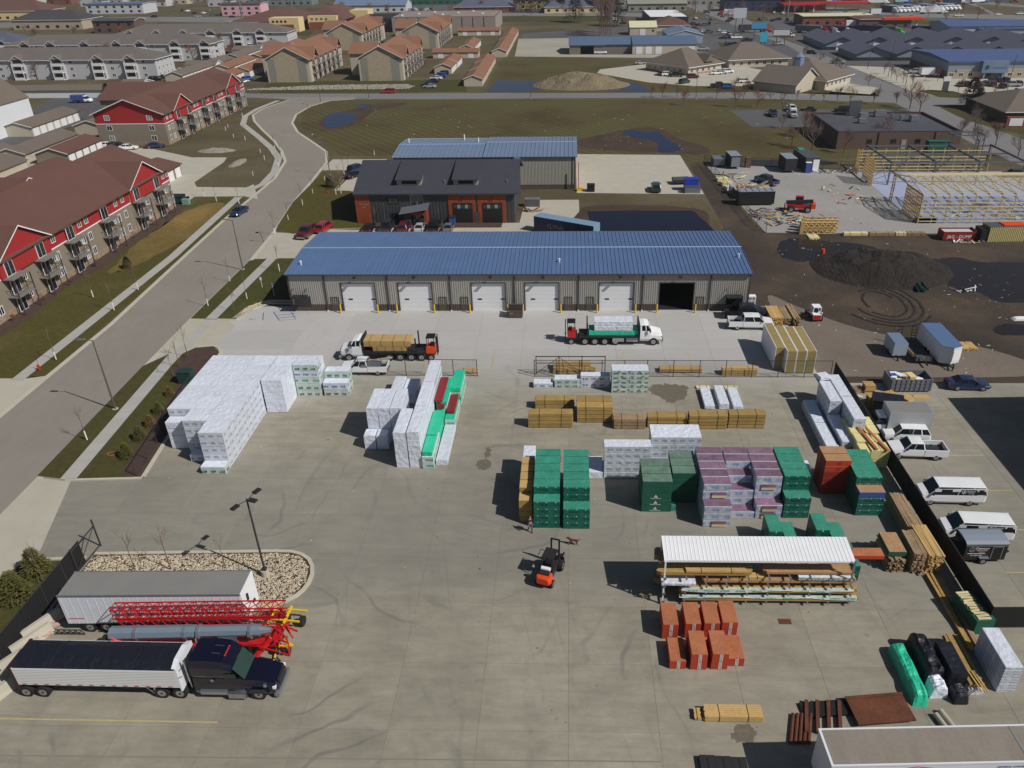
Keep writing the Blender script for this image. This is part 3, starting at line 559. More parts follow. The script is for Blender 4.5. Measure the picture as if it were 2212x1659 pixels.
for k,(rx,ry,a0,a1) in enumerate(((3.2,5.0,-2.4,2.2),(4.3,6.2,-2.8,1.8),(5.4,7.2,-2.2,.9),(2.4,4.0,.4,3.6),(6.4,8.2,-2.6,-.6))):
 pts = [(45.5+rx*cos(a0+(a1-a0)*i/22)+random.uniform(-.12,.12),105.5+ry*sin(a0+(a1-a0)*i/22)) for i in range(23)]; ribbon('wheel_rut',pts,.35,.02+.002*k,'soil',h=.04)
mound('rubble_heap',*P(468,326),5,2.4,.7,'rubble_grey','small heap of broken concrete on the lawn left of the curving street','rubble',5,20)
mound('rubble_heap',*P(514,352),1.6,4.5,.6,'rubble_grey','narrow heap of broken concrete right of the first rubble heap','rubble',9,20)
# ================================================================== BUILDINGS
FACE = {'S': (0,-1,0),'E': (1,0,R(90)),'N': (0,1,R(180)),'W': (-1,0,R(-90))}
def window_mesh(w,h,frame='trim_white',pane='glass',mull=True):
 k = ('win',w,h,frame,pane)
 if k not in CACHE:
  f = MB(); t = .09; f.box(-w/2,w/2,-.05,0,0,t).box(-w/2,w/2,-.05,0,h-t,h).box(-w/2,-w/2+t,-.05,0,t,h-t).box(w/2-t,w/2,-.05,0,t,h-t)
  if mull: f.box(-.04,.04,-.045,0,t,h-t)
  p = MB().box(-w/2+t,w/2-t,-.02,0,t,h-t)
  CACHE[k] = (f.mesh('window',[frame]),p.mesh('pane',[pane]))
 return CACHE[k]
def window(parent,x,y,z,rz,w=1.3,h=1.3,frame='trim_white',pane=None,mull=True,name='window'):
 pane = pane or ('glass' if random.random() < .7 else 'glass_pale')
 a,b = window_mesh(w,h,frame,pane,mull); o = put(a,name,parent,(x,y,z),rz); put(b,'pane',o); return o
def onwall(L,Wd,face,u,off=.0):
 """local point on the face of a footprint 0..L (x), 0..Wd (y); u measured from the left seen from outside"""
 return {'S': (u,-off),'E': (L+off,u),'N': (L-u,Wd+off),'W': (-off,Wd-u)}[face]
def gable_shell(name,label,cat,x0,x1,y0,y1,eave,ridge,axis,wall,roof,over=.5,gable=None,hip=0.,group=None,bands=None,th=.22,fascia='trim_white',trunc=0):
 """axis: direction of the ridge. hip: length over which the ridge is pulled in at both ends (hip roof)"""
 o = thing(name,label,cat,(x0,y0,0),0,group); L = x1-x0; Wd = y1-y0
 w = MB()
 if bands:
  z = 0
  for zz,mi in bands: w.box(0,L,0,Wd,z,zz,mi); z = zz
 else: w.box(0,L,0,Wd,0,eave)
 mats = [wall] if isinstance(wall,str) else list(wall); gi = len(mats)-1 if gable is None else len(mats)
 if gable: mats.append(gable)
 if not hip:
  if axis == 'Y': w.extr([(0,eave),(L,eave),(L/2,ridge)],.0,Wd,'Y',gi)
  else: w.extr([(0,eave),(Wd,eave),(Wd/2,ridge)],.0,L,'X',gi)
 w.build('wall',mats,o)
 r = MB(); e = over
 if not hip:
  if axis == 'Y':
   s = (ridge-eave)/(L/2); zl = eave-s*e
   for sg in (0,1):
    a = (-e,zl) if sg == 0 else (L+e,zl)
    pr = [a,(L/2,ridge),(L/2,ridge+th),(a[0],a[1]+th)]; r.extr(pr,-e,Wd+e,'Y',0,1)
  else:
   s = (ridge-eave)/(Wd/2); zl = eave-s*e
   for sg in (0,1):
    a = (-e,zl) if sg == 0 else (Wd+e,zl)
    pr = [a,(Wd/2,ridge),(Wd/2,ridge+th),(a[0],a[1]+th)]; r.extr(pr,-e,L+e,'X',0,1)
 else:
  A = [(-e,-e,eave),(L+e,-e,eave),(L+e,Wd+e,eave),(-e,Wd+e,eave)]
  B = [(a,b,c+th) for a,b,c in A]
  if axis == 'X': T = [(hip,Wd/2,ridge),(L-hip,Wd/2,ridge)]; F = [(0,1,9,8),(1,2,9),(2,3,8,9),(3,0,8)]
  else: T = [(L/2,hip,ridge),(L/2,Wd-hip,ridge)]; F = [(0,1,8),(1,2,9,8),(2,3,9),(3,0,8,9)]
  r.add(B+A+T,F,0); r.add(B+A,[(4,5,1,0),(5,6,2,1),(6,7,3,2),(7,4,0,3),(7,6,5,4)],1)
 r.build('roof',[roof,fascia],o)
 return o
def wins(o,L,Wd,face,us,zs,w=1.3,h=1.3,frame='trim_white',mull=True,skip=None,pane=None):
 for u in us:
  for z in zs:
   if skip and skip(u,z): continue
   x,y = onwall(L,Wd,face,u); window(o,x,y,z,FACE[face][2],w,h,frame,pane,mull)
def part(o,name,mb,mats,loc=(0,0,0),rz=0): return mb.build(name,mats,o,loc,rz)
def shared(key,fn):
 if key not in CACHE: CACHE[key] = fn()
 return CACHE[key]
def warehouse():
 x0,x1,y0,y1 = -40.0,25.4,102.6,120.4; L = x1-x0; Wd = y1-y0; H = 5.75; RZ = 6.25
 o = thing('warehouse','long low metal warehouse with blue ribbed roof and six truck bays facing the yard','warehouse',(x0,y0,0))
 ppm = 65.4/978; cx = lambda px: (px-634)*ppm   # across the front
 doors = [(746,817),(868,939),(1025,1096),(1139,1210),(1297,1369),(1424,1496)]
 bays = [0,cx(711),cx(845),cx(979),cx(1116),cx(1252),cx(1388),cx(1530),L]
 mdoors = [728,961,1008,1231,1277,1511]; DH = 4.25
 ops = [(cx(a),cx(b),DH) for a,b in doors]
 def sheetwall(a,b,z0,z1,m=0):
  mb = MB(); pitch = .3; n = max(1,round((b-a)/pitch)); p = (b-a)/n; pr = []
  for i in range(n):
   x = a+i*p; pr += [(x,0),(x+p*.62,0),(x+p*.70,-.045),(x+p*.92,-.045)]
  pr.append((b,0)); vs = [(x,y,z0) for x,y in pr]+[(x,y,z1) for x,y in pr]; k = len(pr)
  mb.add(vs,[(i,i+1,k+i+1,k+i) for i in range(k-1)],m); return mb
 core = MB()
 spans = [0]+[v for d in ops for v in d[:2]]+[L]
 for i in range(0,len(spans),2): core.box(spans[i],spans[i+1],.03,.3,0,H)
 for a,b,h in ops: core.box(a,b,.03,.3,h,H)
 core.box(0,.2,.3,Wd,0,H).box(L-.2,L,.3,Wd,0,H).box(.2,L-.2,Wd-.2,Wd,0,H)
 core.extr([(.03,H),(Wd,H),(Wd/2,RZ)],0,.2,'X').extr([(.03,H),(Wd,H),(Wd/2,RZ)],L-.2,L,'X')
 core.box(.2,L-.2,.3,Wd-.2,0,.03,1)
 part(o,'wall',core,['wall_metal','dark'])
 for i in range(8):
  a,b = bays[i]+.1,bays[i+1]-.1; mb = MB(); cuts = [a,b]
  inn = [d for d in ops if d[0] > a and d[1] < b]
  segs = []; c = a
  for d in inn: segs.append((c,d[0]-.16)); c = d[1]+.16
  segs.append((c,b))
  for s0,s1 in segs:
   t = sheetwall(s0,s1,1.05,H); mb.add(t.v,t.f,0)
   t = sheetwall(s0,s1,.0,1.02); mb.add(t.v,t.f,1)
  for d in inn:
   t = sheetwall(d[0]-.16,d[1]+.16,d[2]+.16,H); mb.add(t.v,t.f,0)
  part(o,'wall_sheeting',mb,['wall_metal','wainscot'])
 n = 108; p = (L+.5)/n; e = .25
 for side in (0,1):
  def rm(side=side):
   mb = MB(); w = p
   ye,ze,yr,zr = (-.35,H+.02,Wd/2,RZ+.12) if side == 0 else (Wd+.35,H+.02,Wd/2,RZ+.12)
   pr = [(0,0),(.012,.075),(.055,.075),(.075,.0),(w*.36,0),(w*.38,.014),(w*.42,0),(w*.66,0),(w*.68,.014),(w*.72,0),(w,0)]
   vs = [(x,ye,ze+z) for x,z in pr]+[(x,yr,zr+z) for x,z in pr]; k = len(pr)
   mb.add(vs,[(i,i+1,k+i+1,k+i) for i in range(k-1)],0); return mb.mesh('roof_sheet',['metal_roof_blue'])
  me = rm()
  for i in range(n): put(me,'roof_sheet',o,(-.25+i*p,0,0))
 part(o,'roof_deck',MB().extr([(-.3,H-.1),(-.3,H),(Wd/2,RZ+.06),(Wd+.3,H),(Wd+.3,H-.1)],-.2,L+.2,'X'),'trim_dark')
 part(o,'ridge_cap',MB().extr([(Wd/2-.22,RZ+.15),(Wd/2,RZ+.25),(Wd/2+.22,RZ+.15),(Wd/2,RZ+.12)],-.25,L+.25,'X'),'ridge_cap')
 part(o,'gutter',MB().box(-.25,L+.25,-.5,-.33,H-.12,H+.03),'trim_dark')
 for s in (-.3,L+.26):
  part(o,'barge_flashing',MB().extr([(-.4,H-.1),(-.4,H+.1),(Wd/2,RZ+.22),(Wd+.4,H+.1),(Wd+.4,H-.1),(Wd/2,RZ)],s,s+.05,'X'),'metal_roof_blue')
 for b in bays[1:-1]:
  part(o,'downpipe',MB().box(b-.1,b+.1,-.16,.02,.12,H-.1).box(b-.1,b+.1,-.34,-.1,.05,.2,1),['trim_dark','white'])
 for s in (.0,L): part(o,'corner_trim',MB().box(s-.12,s+.12,-.06,.1,0,H),'trim_dark')
 for a,b,h in ops:
  part(o,'door_jamb',MB().box(a-.16,a,-.06,.3,0,h).box(b,b+.16,-.06,.3,0,h).box(a-.16,b+.16,-.06,.3,h,h+.16),'trim_dark')
 for (a,b,h) in ops[:5]:
  nP = 7; ph = h/nP
  me = shared('odoor',lambda: MB().box(0,b-a,.2,.26,.012,ph-.012).box(0,b-a,.225,.25,0,ph).mesh('door_panel',['garage_door']))
  door = MB().box(a,b,.262,.29,0,h).build('overhead_door','garage_door',o)
  for k in range(nP): put(me,'door_panel',door,(a,0,k*ph))
  for u in (.16,.86):
   MB().box(a+(b-a)*u,a+(b-a)*u+.62,.185,.2,1.62,1.86).build('door_light','glass',door)
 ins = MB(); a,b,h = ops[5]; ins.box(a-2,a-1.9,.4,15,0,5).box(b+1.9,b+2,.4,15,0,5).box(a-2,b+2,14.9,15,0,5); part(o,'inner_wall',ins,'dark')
 for m in mdoors:
  x = cx(m); d = MB().box(x-.48,x+.48,-.03,.03,.02,2.12).build('side_door','door_bronze',o)
  MB().box(x-.58,x-.48,-.075,.02,0,2.2).box(x+.48,x+.58,-.075,.02,0,2.2).box(x-.48,x+.48,-.075,.02,2.12,2.2).build('frame','trim_dark',d)
  MB().box(x+.32,x+.42,-.09,-.03,1.0,1.08).build('handle','chrome',d)
 for i,px in enumerate((778,903,1065,1175,1337,1463)):
  x = cx(px); part(o,'wall_lamp',MB().tube((x,-.02,H-.42),(x+.1,-.62,H-.3),.05,n=6).box(x-.1,x+.34,-.95,-.5,H-.42,H-.24),'dark')
 for px,w in ((655,1.9),(1580,1.9)):   # shaded entries with canopies
  x = cx(px); part(o,'entry_canopy',MB().box(x-w/2-.1,x+w/2+.2,-1.3,-.05,2.42,2.54).bar((x-w/2,-1.2,2.5),(x-w/2,-.05,3.5),.05).bar((x+w/2,-1.2,2.5),(x+w/2,-.05,3.5),.05),'dark')
  e = MB().box(x-w/2,x+w/2+.5,-.07,.02,.75 if px < 700 else .1,2.3).build('entry_window','glass',o)
 for (u,v) in ((1.2,3.0),(38.6,3.6),(64.6,5.2)):
  zz = H+(RZ-H)*(1-abs(v-Wd/2)/(Wd/2)); part(o,'roof_vent',MB().tube((u,v,zz),(u,v,zz+.5),.11,n=8).tube((u,v,zz+.5),(u,v,zz+.62),.17,n=8),'white')
 cache = {}
 def bol():
  t = thing('bollard','','bollard'); MB().tube((0,0,0),(0,0,1.25),.11,n=12).build('post','yellow',t,smooth=False); MB().tube((0,0,1.25),(0,0,1.33),.11,.05,n=12).build('cap','yellow',t); return t
 names = ['leftmost','second','third','fourth','fifth','open sixth']
 for i,(a,b,h) in enumerate(ops):
  for s,x in (('left',a-.32),('right',b+.32)):
   first_or_dup(cache,'b',bol,(x0+x,y0-.75),0,f'yellow bollard at the {s} side of the {names[i]} truck bay from the left','yellow bollards at the truck bays')
mat('door_bronze',(82,76,66),.5)
warehouse()
def shed2():
 x0,x1,y0,y1 = -37.4,1.2,166,184.5; 
 o = thing('metal_building','two part metal building with pale blue ribbed roof behind the black roofed office','building',(0,0,0))
 H1,H2 = 6.9,7.0
 w = MB(); w.box(-17.5,x1,y0,y1,0,H2,1).box(-37.3,-17.5,y0+.2,y1,0,H1,1); w.box(-17.55,x1+.03,y0-.03,y0+.1,0,1.0,2)
 part(o,'wall',w,['wall_metal','wall_metal','wainscot'])
 c = MB(); n = 62; p = (x1+17.5)/n; pr = []
 for i in range(n): x = -17.5+i*p; pr += [(x,0),(x+p*.6,0),(x+p*.68,-.05),(x+p*.92,-.05)]
 pr.append((x1,0)); k = len(pr); vs = [(x,y0-.04+y,1.02) for x,y in pr]+[(x,y0-.04+y,H2) for x,y in pr]; c.add(vs,[(i,i+1,k+i+1,k+i) for i in range(k-1)]); part(o,'wall_sheeting',c,'wall_metal')
 for (a,b,ya,yb,h0,rz) in ((-18.2,x1+.5,y0-.5,y1+.4,H2,H2+.9),(-37.6,-18.2,y0-.2,y1-.6,H1,H1+.7)):
  n = round((b-a)/.92); p = (b-a)/n; ym = (ya+yb)/2
  for side,(ye,yr) in enumerate(((ya,ym),(yb,ym))):
   def f(): 
    mb = MB(); prx = [(0,0),(.02,.09),(.09,.09),(.11,0),(p,0)]; vs = [(x,ye,h0+z) for x,z in prx]+[(x,yr,rz+z) for x,z in prx]; mb.add(vs,[(i,i+1,6+i,5+i) for i in range(4)]); return mb.mesh('roof_sheet',['metal_roof_pale'])
   me = f()
   for i in range(n): put(me,'roof_sheet',o,(a+i*p,0,0))
  part(o,'roof_deck',MB().extr([(ya,h0-.12),(ya,h0-.02),(ym,rz-.02),(yb,h0-.02),(yb,h0-.12)],a,b,'X'),'trim_dark')
  part(o,'ridge_cap',MB().extr([(ym-.3,rz+.02),(ym,rz+.14),(ym+.3,rz+.02)],a,b,'X'),'ridge_cap')
 part(o,'corner_trim',MB().box(x1-.7,x1-.45,y0-.12,y0-.03,0,H2).box(x1-.1,x1+.06,y0-.12,y0+.1,0,H2).box(-12.4,-12.1,y0-.12,y0-.03,0,H2),'trim_dark')
 part(o,'duct',MB().box(-13.9,-12.9,y0-1.2,y0-.9,1,4.6).box(-13.9,-10.9,y0-1.2,y0-.8,4.4,4.8).box(-11.2,-10.9,y0-1.2,y0-.85,1,4.4).box(-14.2,-10.6,y0-1.6,y0-.7,.2,1.2),'pipe_white')
 part(o,'wall_hood',MB().box(-11.6,-10.4,y0-1.1,y0-.1,6.0,6.9),'metal_roof_pale')
 for (x,y) in ((-36,178),(-24,182),(-20.4,178.5)): part(o,'roof_vent',MB().tube((x,y,6.6),(x,y,8.2),.14,n=8),'white')
shed2()
def office():
 x0,x1,y0,y1 = -39.6,-10.2,143.0,162.4; L = x1-x0; Wd = y1-y0; H = 5.9; RZ = 9.4
 o = gable_shell('office_building','charcoal clad two storey office with black roof, twin dormers and copper coloured panels','building',x0,x1,y0,y1,H,RZ,'X','wall_charcoal','roof_charcoal',.7,fascia='trim_dark')
 px = lambda p: (p-775)*(L/342.)
 b = MB(); n = 46
 for i in range(n): b.box(i*L/n,i*L/n+.06,-.06,0,0,H-.1)
 stuff(part(o,'cladding_batten',b,'wall_charcoal'))
 for (a,c,z1) in ((768,800,H-.3),(972,1032,H-.3),(1036,1098,H-.3)):
  for i in range(4):
   for j in range(5):
    w = (px(c)-px(a))/4; 
    me = shared(('cop',round(w,2)),lambda: MB().box(.015,w-.015,-.14,-.0,.015,(H-.3)/5-.015).mesh('facade_panel',['copper'])); put(me,'facade_panel',o,(px(a)+i*w,0,j*(H-.3)/5))
 for a in (982,1047):
  x = px(a)
  door = part(o,'overhead_door',MB().box(x,x+3.7,-.22,-.142,0,3.9),'black')
  for k in range(5): MB().box(x+.1+k*.72,x+.1+k*.72+.6,-.24,-.22,2.9,3.6).build('pane','glass_pale' if k % 2 else 'glass',door)
  part(o,'wall_lamp',MB().box(x+1.7,x+2.0,-.4,-.14,4.7,4.95),'dark')
 for a,z in ((851,3.7),(853,.8)): window(o,px(a),0,z,0,1.9,1.2,'black','glass')
 for a in (896,911): window(o,px(a),0,3.2,0,1.1,2.2,'galv','glass',False)
 d = part(o,'side_door',MB().box(px(1029),px(1029)+1,-.2,-.14,0,2.2),'trim_dark')
 xa = px(878); part(o,'porch_wall',MB().box(xa,xa+1.2,-2.2,0,0,2.6).box(xa+3.7,xa+4.2,-2.2,0,0,3.0,1).box(xa+1.2,xa+3.7,-2.2,-2.0,2.2,2.8,1),['wall_charcoal','copper'])
 part(o,'porch_door',MB().box(xa+1.2,xa+3.7,-1.6,-1.5,0,2.2),'glass')
 part(o,'porch_roof',MB().add([(xa-.8,-3,2.6),(xa+4.6,-3,3.5),(xa+4.6,0,3.8),(xa-.8,0,2.9),(xa-.8,-3,2.78),(xa+4.6,-3,3.68),(xa+4.6,0,3.98),(xa-.8,0,3.08)],[(0,1,2,3),(4,5,6,7),(0,1,5,4),(1,2,6,5),(3,0,4,7)]),'galv')
 for a in (877,1001):   # dormers
  x = px(a)-1.5; s = (RZ-H)/(Wd/2)
  dm = part(o,'dormer',MB().extr([(1.8,H+.2),(1.8,H+1.9),(8.6,RZ-.1),(8.6,H+.5)],x,x+4.6,'X'),'wall_metal')
  MB().extr([(1.3,H+1.86),(1.3,H+2.02),(9.3,RZ+.3),(9.3,RZ+.14)],x-.25,x+4.85,'X').build('dormer_roof','roof_charcoal',dm)
  MB().box(x+.9,x+3.7,1.76,1.8,H+1.1,H+1.7).build('pane','glass',dm)
 for a in (963,1100,1014): part(o,'roof_vent',MB().tube((px(a),2.6,H+.8),(px(a),2.6,H+1.7),.12,n=8),'galv')
 for (a,b,w,z) in ((.5,0,.5,3.7),(1.1,0,.35,3.62),(1.55,0,.8,3.6),(1.0,0,.7,3.1)): part(o,'sign_mark',MB().box(a-.35,a-.35+w,-.16,-.14,z,z+.16),'sign_faint')
office()
def cross_gable(o,L,Wd,face,u,w,eave,zr,out,wallm,roofm,depth):
 """gabled bay on a long facade: wall slab proud of the facade, roof running back into the main roof"""
 x,y = onwall(L,Wd,face,u); rz = FACE[face][2]
 g = MB(); g.add([(-w/2,-out,0),(w/2,-out,0),(w/2,-out,eave),(0,-out,zr),(-w/2,-out,eave),(-w/2,0,0),(w/2,0,0),(w/2,0,eave),(0,0,zr),(-w/2,0,eave)],
  [(0,1,2,3,4),(0,4,9,5),(1,6,7,2),(4,3,8,9),(3,2,7,8)],0)
 r = MB(); t = .2; e = .5; s = (zr-eave)/(w/2)
 for sg in (-1,1):
  a = (sg*(w/2+e),eave-s*e); v = [(a[0],-out-e,a[1]),(0,-out-e,zr),(0,depth,zr),(a[0],depth,a[1])]
  r.add(v+[(p[0],p[1],p[2]+t) for p in v],[(4,5,6,7),(0,3,2,1)],0); r.add(v+[(p[0],p[1],p[2]+t) for p in v],[(0,1,5,4),(0,4,7,3)],1)
 return (x,y,rz,g,r)
def apartments(name,label,x0,x1,y0,y1,eave,ridge,mats,roofm,gables,us,frontus,key):
 """three storeys, long facade to the east"""
 o = gable_shell(name,label,'apartment building',x0,x1,y0,y1,eave,ridge,'Y',mats,roofm,.7,bands=[(1.0,0),(5.5,1),(eave,2)] if key == 'red' else [(eave,0)],gable=None)
 L = x1-x0; Wd = y1-y0
 for (u,w,zr) in gables:
  x,y,rz,g,r = cross_gable(o,L,Wd,'E',u,w,eave,zr,.35,None,None,L/2-.5)
  g2 = MB(); g2.add([(-w/2,-.35,5.5),(w/2,-.35,5.5),(w/2,-.35,eave),(0,-.35,zr),(-w/2,-.35,eave),(-w/2,0,5.5),(w/2,0,5.5),(w/2,0,eave),(0,0,zr),(-w/2,0,eave)],[(0,1,2,3,4),(0,4,9,5),(1,6,7,2)],0) if key == 'red' else None
  (g2 or g).build('gable_bay',[mats[-1]],o,(x,y,0),rz); r.build('gable_roof',[roofm,'trim_white'],o,(x,y,0),rz)
 if key == 'red':
  part(o,'trim_band',MB().box(-.06,L+.06,-.06,Wd+.06,5.42,5.6),'trim_white')
 fz = [1.0,3.5,6.3]
 bal = shared('balc'+key,lambda: (
  MB().box(-1.9,1.9,-1.75,0,-.12,.05).mesh('balcony_floor',['deck']),
  MB().bar((0,-1.7,0),(0,-1.7,2.5),.14).mesh('balcony_post',['trim_dark' if key != 'grey' else 'trim_white']),
  MB().box(-1.9,1.9,-1.78,-1.72,.95,1.02).box(-1.9,-1.84,-1.75,0,.95,1.02).box(1.84,1.9,-1.75,0,.95,1.02).mesh('balcony_rail',['trim_dark' if key != 'grey' else 'trim_white']),
  MB().box(-.95,.95,-.08,0,0,2.1).mesh('patio_door_frame',['trim_white']),MB().box(-.86,-.04,-.1,-.08,.08,2.0).box(.04,.86,-.1,-.08,.08,2.0).mesh('pane',['glass']),
  MB().box(0,.7,-.35,0,0,.5).mesh('air_conditioner',['wall_metal'])))
 rz = FACE['E'][2]
 for u in us:
  x,y = onwall(L,Wd,'E',u)
  for fi,z in enumerate((.05,2.75,5.5)):
   pd = put(bal[3],'patio_door',o,(x+.36,y,z),rz); put(bal[4],'pane',pd)
   if fi < 2: 
    b = put(bal[0],'balcony',o,(x,y,z+2.7),rz)
    [put(bal[1],'balcony_post',b,(q,0,-2.7)) for q in (-1.85,1.85)]
    if fi >= 0 : put(bal[2],'balcony_rail',b,(0,0,0)) if fi == 0 or key != 'red' else None
    window(o,x,y+1.5 if False else y+2.9,z+.9,rz,.9,1.2)
   if fi == 2 or key != 'red': put(bal[5],'air_conditioner',o,(x,y-1.6 if u % 2 else y+1.2,z+1.9),rz)
 for u in frontus:
  x,y = onwall(L,Wd,'E',u)
  for z in fz: window(o,x,y,z,rz,1.05,1.3)
 for y_ in range(int(0),int(Wd),9):
  part(o,'downpipe',MB().box(L,L+.1,y_+.4,y_+.5,0,eave),mats[1] if len(mats) > 1 else mats[0])
 for k in range(6): part(o,'roof_vent',MB().tube((L*(.3+.07*k % .3),Wd*(.12+.14*k),eave+.7),(L*(.3+.07*k % .3),Wd*(.12+.14*k),eave+2.3),.1,n=6),'white')
 return o,L,Wd
RED = ['stone','siding_taupe','siding_red']
a1,L,Wd = apartments('apartment_building','near red and taupe three storey apartments with brown roof along the street',-101,-80.3,66,154.4,8.05,12.2,RED,'shingle_brown',
 [(Wd_-154.4+0,w,z) for Wd_,w,z in ()] or [(78.5,12,11.4),(41,12,11.4)],[82.5,74.5,63,52.5,44.5,37,26,15],[86,87.8,78.2,70,67.6,58,56,48.5,33,30.5,21,19,9],'red')
a2,L,Wd = apartments('apartment_building','far red and taupe three storey apartments whose gable end faces the garages',-125.5,-107,210.5,268.5,8.05,11.6,RED,'shingle_brown',
 [(11,11,11.2),(48,11,11.2)],[8,15,25,33,43,51],[2,4.2,11.5,19.5,21.5,29,37.5,39.5,47,55,57],'red')
wins(a2,L,Wd,'S',[3.4,14.8],[1.2,3.8,6.4],1.5,1.3)
def wing(o,x0,x1,y0,y1,z,zr,axis,m,rm,name='wing'):
 b = MB().box(x0,x1,y0,y1,0,z)
 if axis == 'X': b.extr([(y0,z),(y1,z),((y0+y1)/2,zr)],x0,x1,'X')
 else: b.extr([(x0,z),(x1,z),((x0+x1)/2,zr)],y0,y1,'Y')
 w = b.build(name,m,o); r = MB(); e = .6; t = .2
 h,c = ((y1-y0)/2,(y0+y1)/2) if axis == 'X' else ((x1-x0)/2,(x0+x1)/2); s = (zr-z)/h
 for sg in (-1,1):
  pr = [(c+sg*(h+e),z-s*e),(c,zr),(c,zr+t),(c+sg*(h+e),z-s*e+t)]
  if axis == 'X': r.extr(pr,x0-e,x1+e,'X',0,1)
  else: r.extr(pr,y0-e,y1+e,'Y',0,1)
 r.build('wing_roof',[rm,'trim_white'],w); return w
wing(a1,-14,8,56,74,8.05,12.0,'X','siding_taupe','shingle_brown'); wing(a1,-14,8,8,28,8.05,12.0,'X','siding_taupe','shingle_brown')
wing(a2,-10,8,22,40,8.05,11.4,'X','siding_taupe','shingle_brown')
def garages(name,label,x0,x1,y0,y1,wall,roof,face,n=None,eave=2.5,rise=1.3,door='garage_door',axis='Y',group=None,dw=2.5,steps=0):
 o = gable_shell(name,label,'garage',x0,x1,y0,y1,eave,eave+rise,axis,wall,roof,.35,group=group)
 L = x1-x0; Wd = y1-y0; run = Wd if face in 'EW' else L
 n = n or int(run/3.1)
 me = shared(('gd',dw),lambda: MB().box(-dw/2,dw/2,-.07,.0,.02,2.1).mesh('garage_door',[door])); 
 for i in range(n):
  x,y = onwall(L,Wd,face,(i+.5)*run/n); put(me,'garage_door',o,(x,y,0),FACE[face][2])
 return o
G = 'rows of garages'
garages('garage_row','brown roofed garage row with two white doors beside the cul de sac',-100,-90,158,179.5,'siding_taupe','shingle_brown','E',6)
garages('garage_row','dark brown roofed garage block behind the near red apartments',-116,-104,122,178,'siding_taupe','shingle_brown','W',12)
for (a,b,c,d,lab) in ((-123.5,-115.5,150,181,'brown roofed garage row with four white doors left of the parked white car'),(-130.5,-122.5,190,206,'short brown roofed garage against the red gable end'),(-125.5,-117.5,112,143,'brown roofed garage row at the left edge with two white doors showing')):
 garages('garage_row',lab,a,b,c,d,'siding_taupe','shingle_brown','E',group=G)
for (a,b,c,d,lab,f) in ((-141,-133,190,213,'grey roofed cream garage just left of the brown garage rows','W'),(-137,-129,158,184,'long grey roofed cream garage at the left edge','W'),(-160,-151,222,246,'grey roofed garage with five white doors behind the green dumpsters','E'),(-140,-132,224,248,'grey roofed garage left of the far red apartments','W'),(-146,-138,178,196,'small grey roofed cream garage, leftmost by the edge','W')):
 garages('garage_row',lab,a,b,c,d,'siding_tan','shingle_taupe',f,group=G)
TAN = ['siding_tan']
for (x0,x1,y0,y1,e,lab) in ((-116.5,-99.7,317.5,366,8.2,'left front tan apartment block with orange shingle roof'),(-81.2,-64.2,319.5,366,8.2,'right front tan apartment block with orange shingle roof'),(-121,-103.4,420,474,8,'left rear tan apartment block with orange shingle roof'),(-84,-66,424,478,8,'right rear tan apartment block with orange shingle roof')):
 o,L,Wd = apartments('apartment_building',lab,x0,x1,y0,y1,e,e+4.2,TAN,'shingle_orange',[(Wd_,7,e+3.6) for Wd_ in ((y1-y0)-6,8)],[5,12,19,26,33,40],[8.5,15.5,22.5,29.5,36.5],'tan')
 part(o,'brick_panel',MB().box(3.4,L-4.6,-.08,.0,0,e+.3).extr([(3.4,e+.3),(L-4.6,e+.3),(L-4.6,e+1.4),(L/2,e+3.3),(3.4,e+1.4)],-.08,0,'Y'),'brick_tan')
 part(o,'corner_panel',MB().box(.9,3.3,-.06,0,0,e+.2),'siding_sage'); part(o,'corner_panel',MB().box(L-4.5,L-1.2,-.06,0,0,e+.2),'siding_sage')
 wins(o,L,Wd,'S',[2.4,L-3.4],[1.2,3.9,6.5],1.1,1.2)
 r = wing(o,-7,3,Wd/2-8,Wd/2+8,e,e+3.4,'X','siding_tan','shingle_orange')
for i,(x0,y0,y1,lab) in enumerate(((-39,304.5,325,'nearest orange roofed garage on the right side of the drive'),(-39.2,326,347,'second orange roofed garage on the right side of the drive'),(-39.4,348,369,'third orange roofed garage on the right side of the drive'),(-36,388,412,'fourth orange roofed garage on the right side of the drive'),(-36,413,436,'fifth orange roofed garage on the right side of the drive'),(-36.2,437,462,'sixth orange roofed garage on the right side of the drive'),(-36.2,463,490,'farthest orange roofed garage on the right side of the drive'))):
 garages('garage_row',lab,x0,x0+6.8,y0,y1,'siding_tan','shingle_orange','W',group=G)
for (x0,y0,y1,lab) in ((-54.8,336.5,352,'nearest orange roofed garage left of the drive with white doors'),(-54.6,353,370,'second orange roofed garage left of the drive'),(-53,402,420,'third orange roofed garage left of the drive beside two dark cars'),(-53,421,438,'farthest orange roofed garage left of the drive')):
 garages('garage_row',lab,x0,x0+7,y0,y1,'siding_tan','shingle_orange','E',group=G)
for (x0,x1,y0,y1,lab) in ((-63,-42,386,392,'orange roofed garage lying across behind the right front tan block'),(-100,-86,392,398,'orange roofed garage lying across between the tan blocks'),(-64,-40,486,494,'long orange roofed garage below the big flat warehouse'),(-100,-84,486,493,'orange roofed garage behind the rear tan block')):
 garages('garage_row',lab,x0,x1,y0,y1,'siding_tan','shingle_orange','S',3,axis='X',group=G)
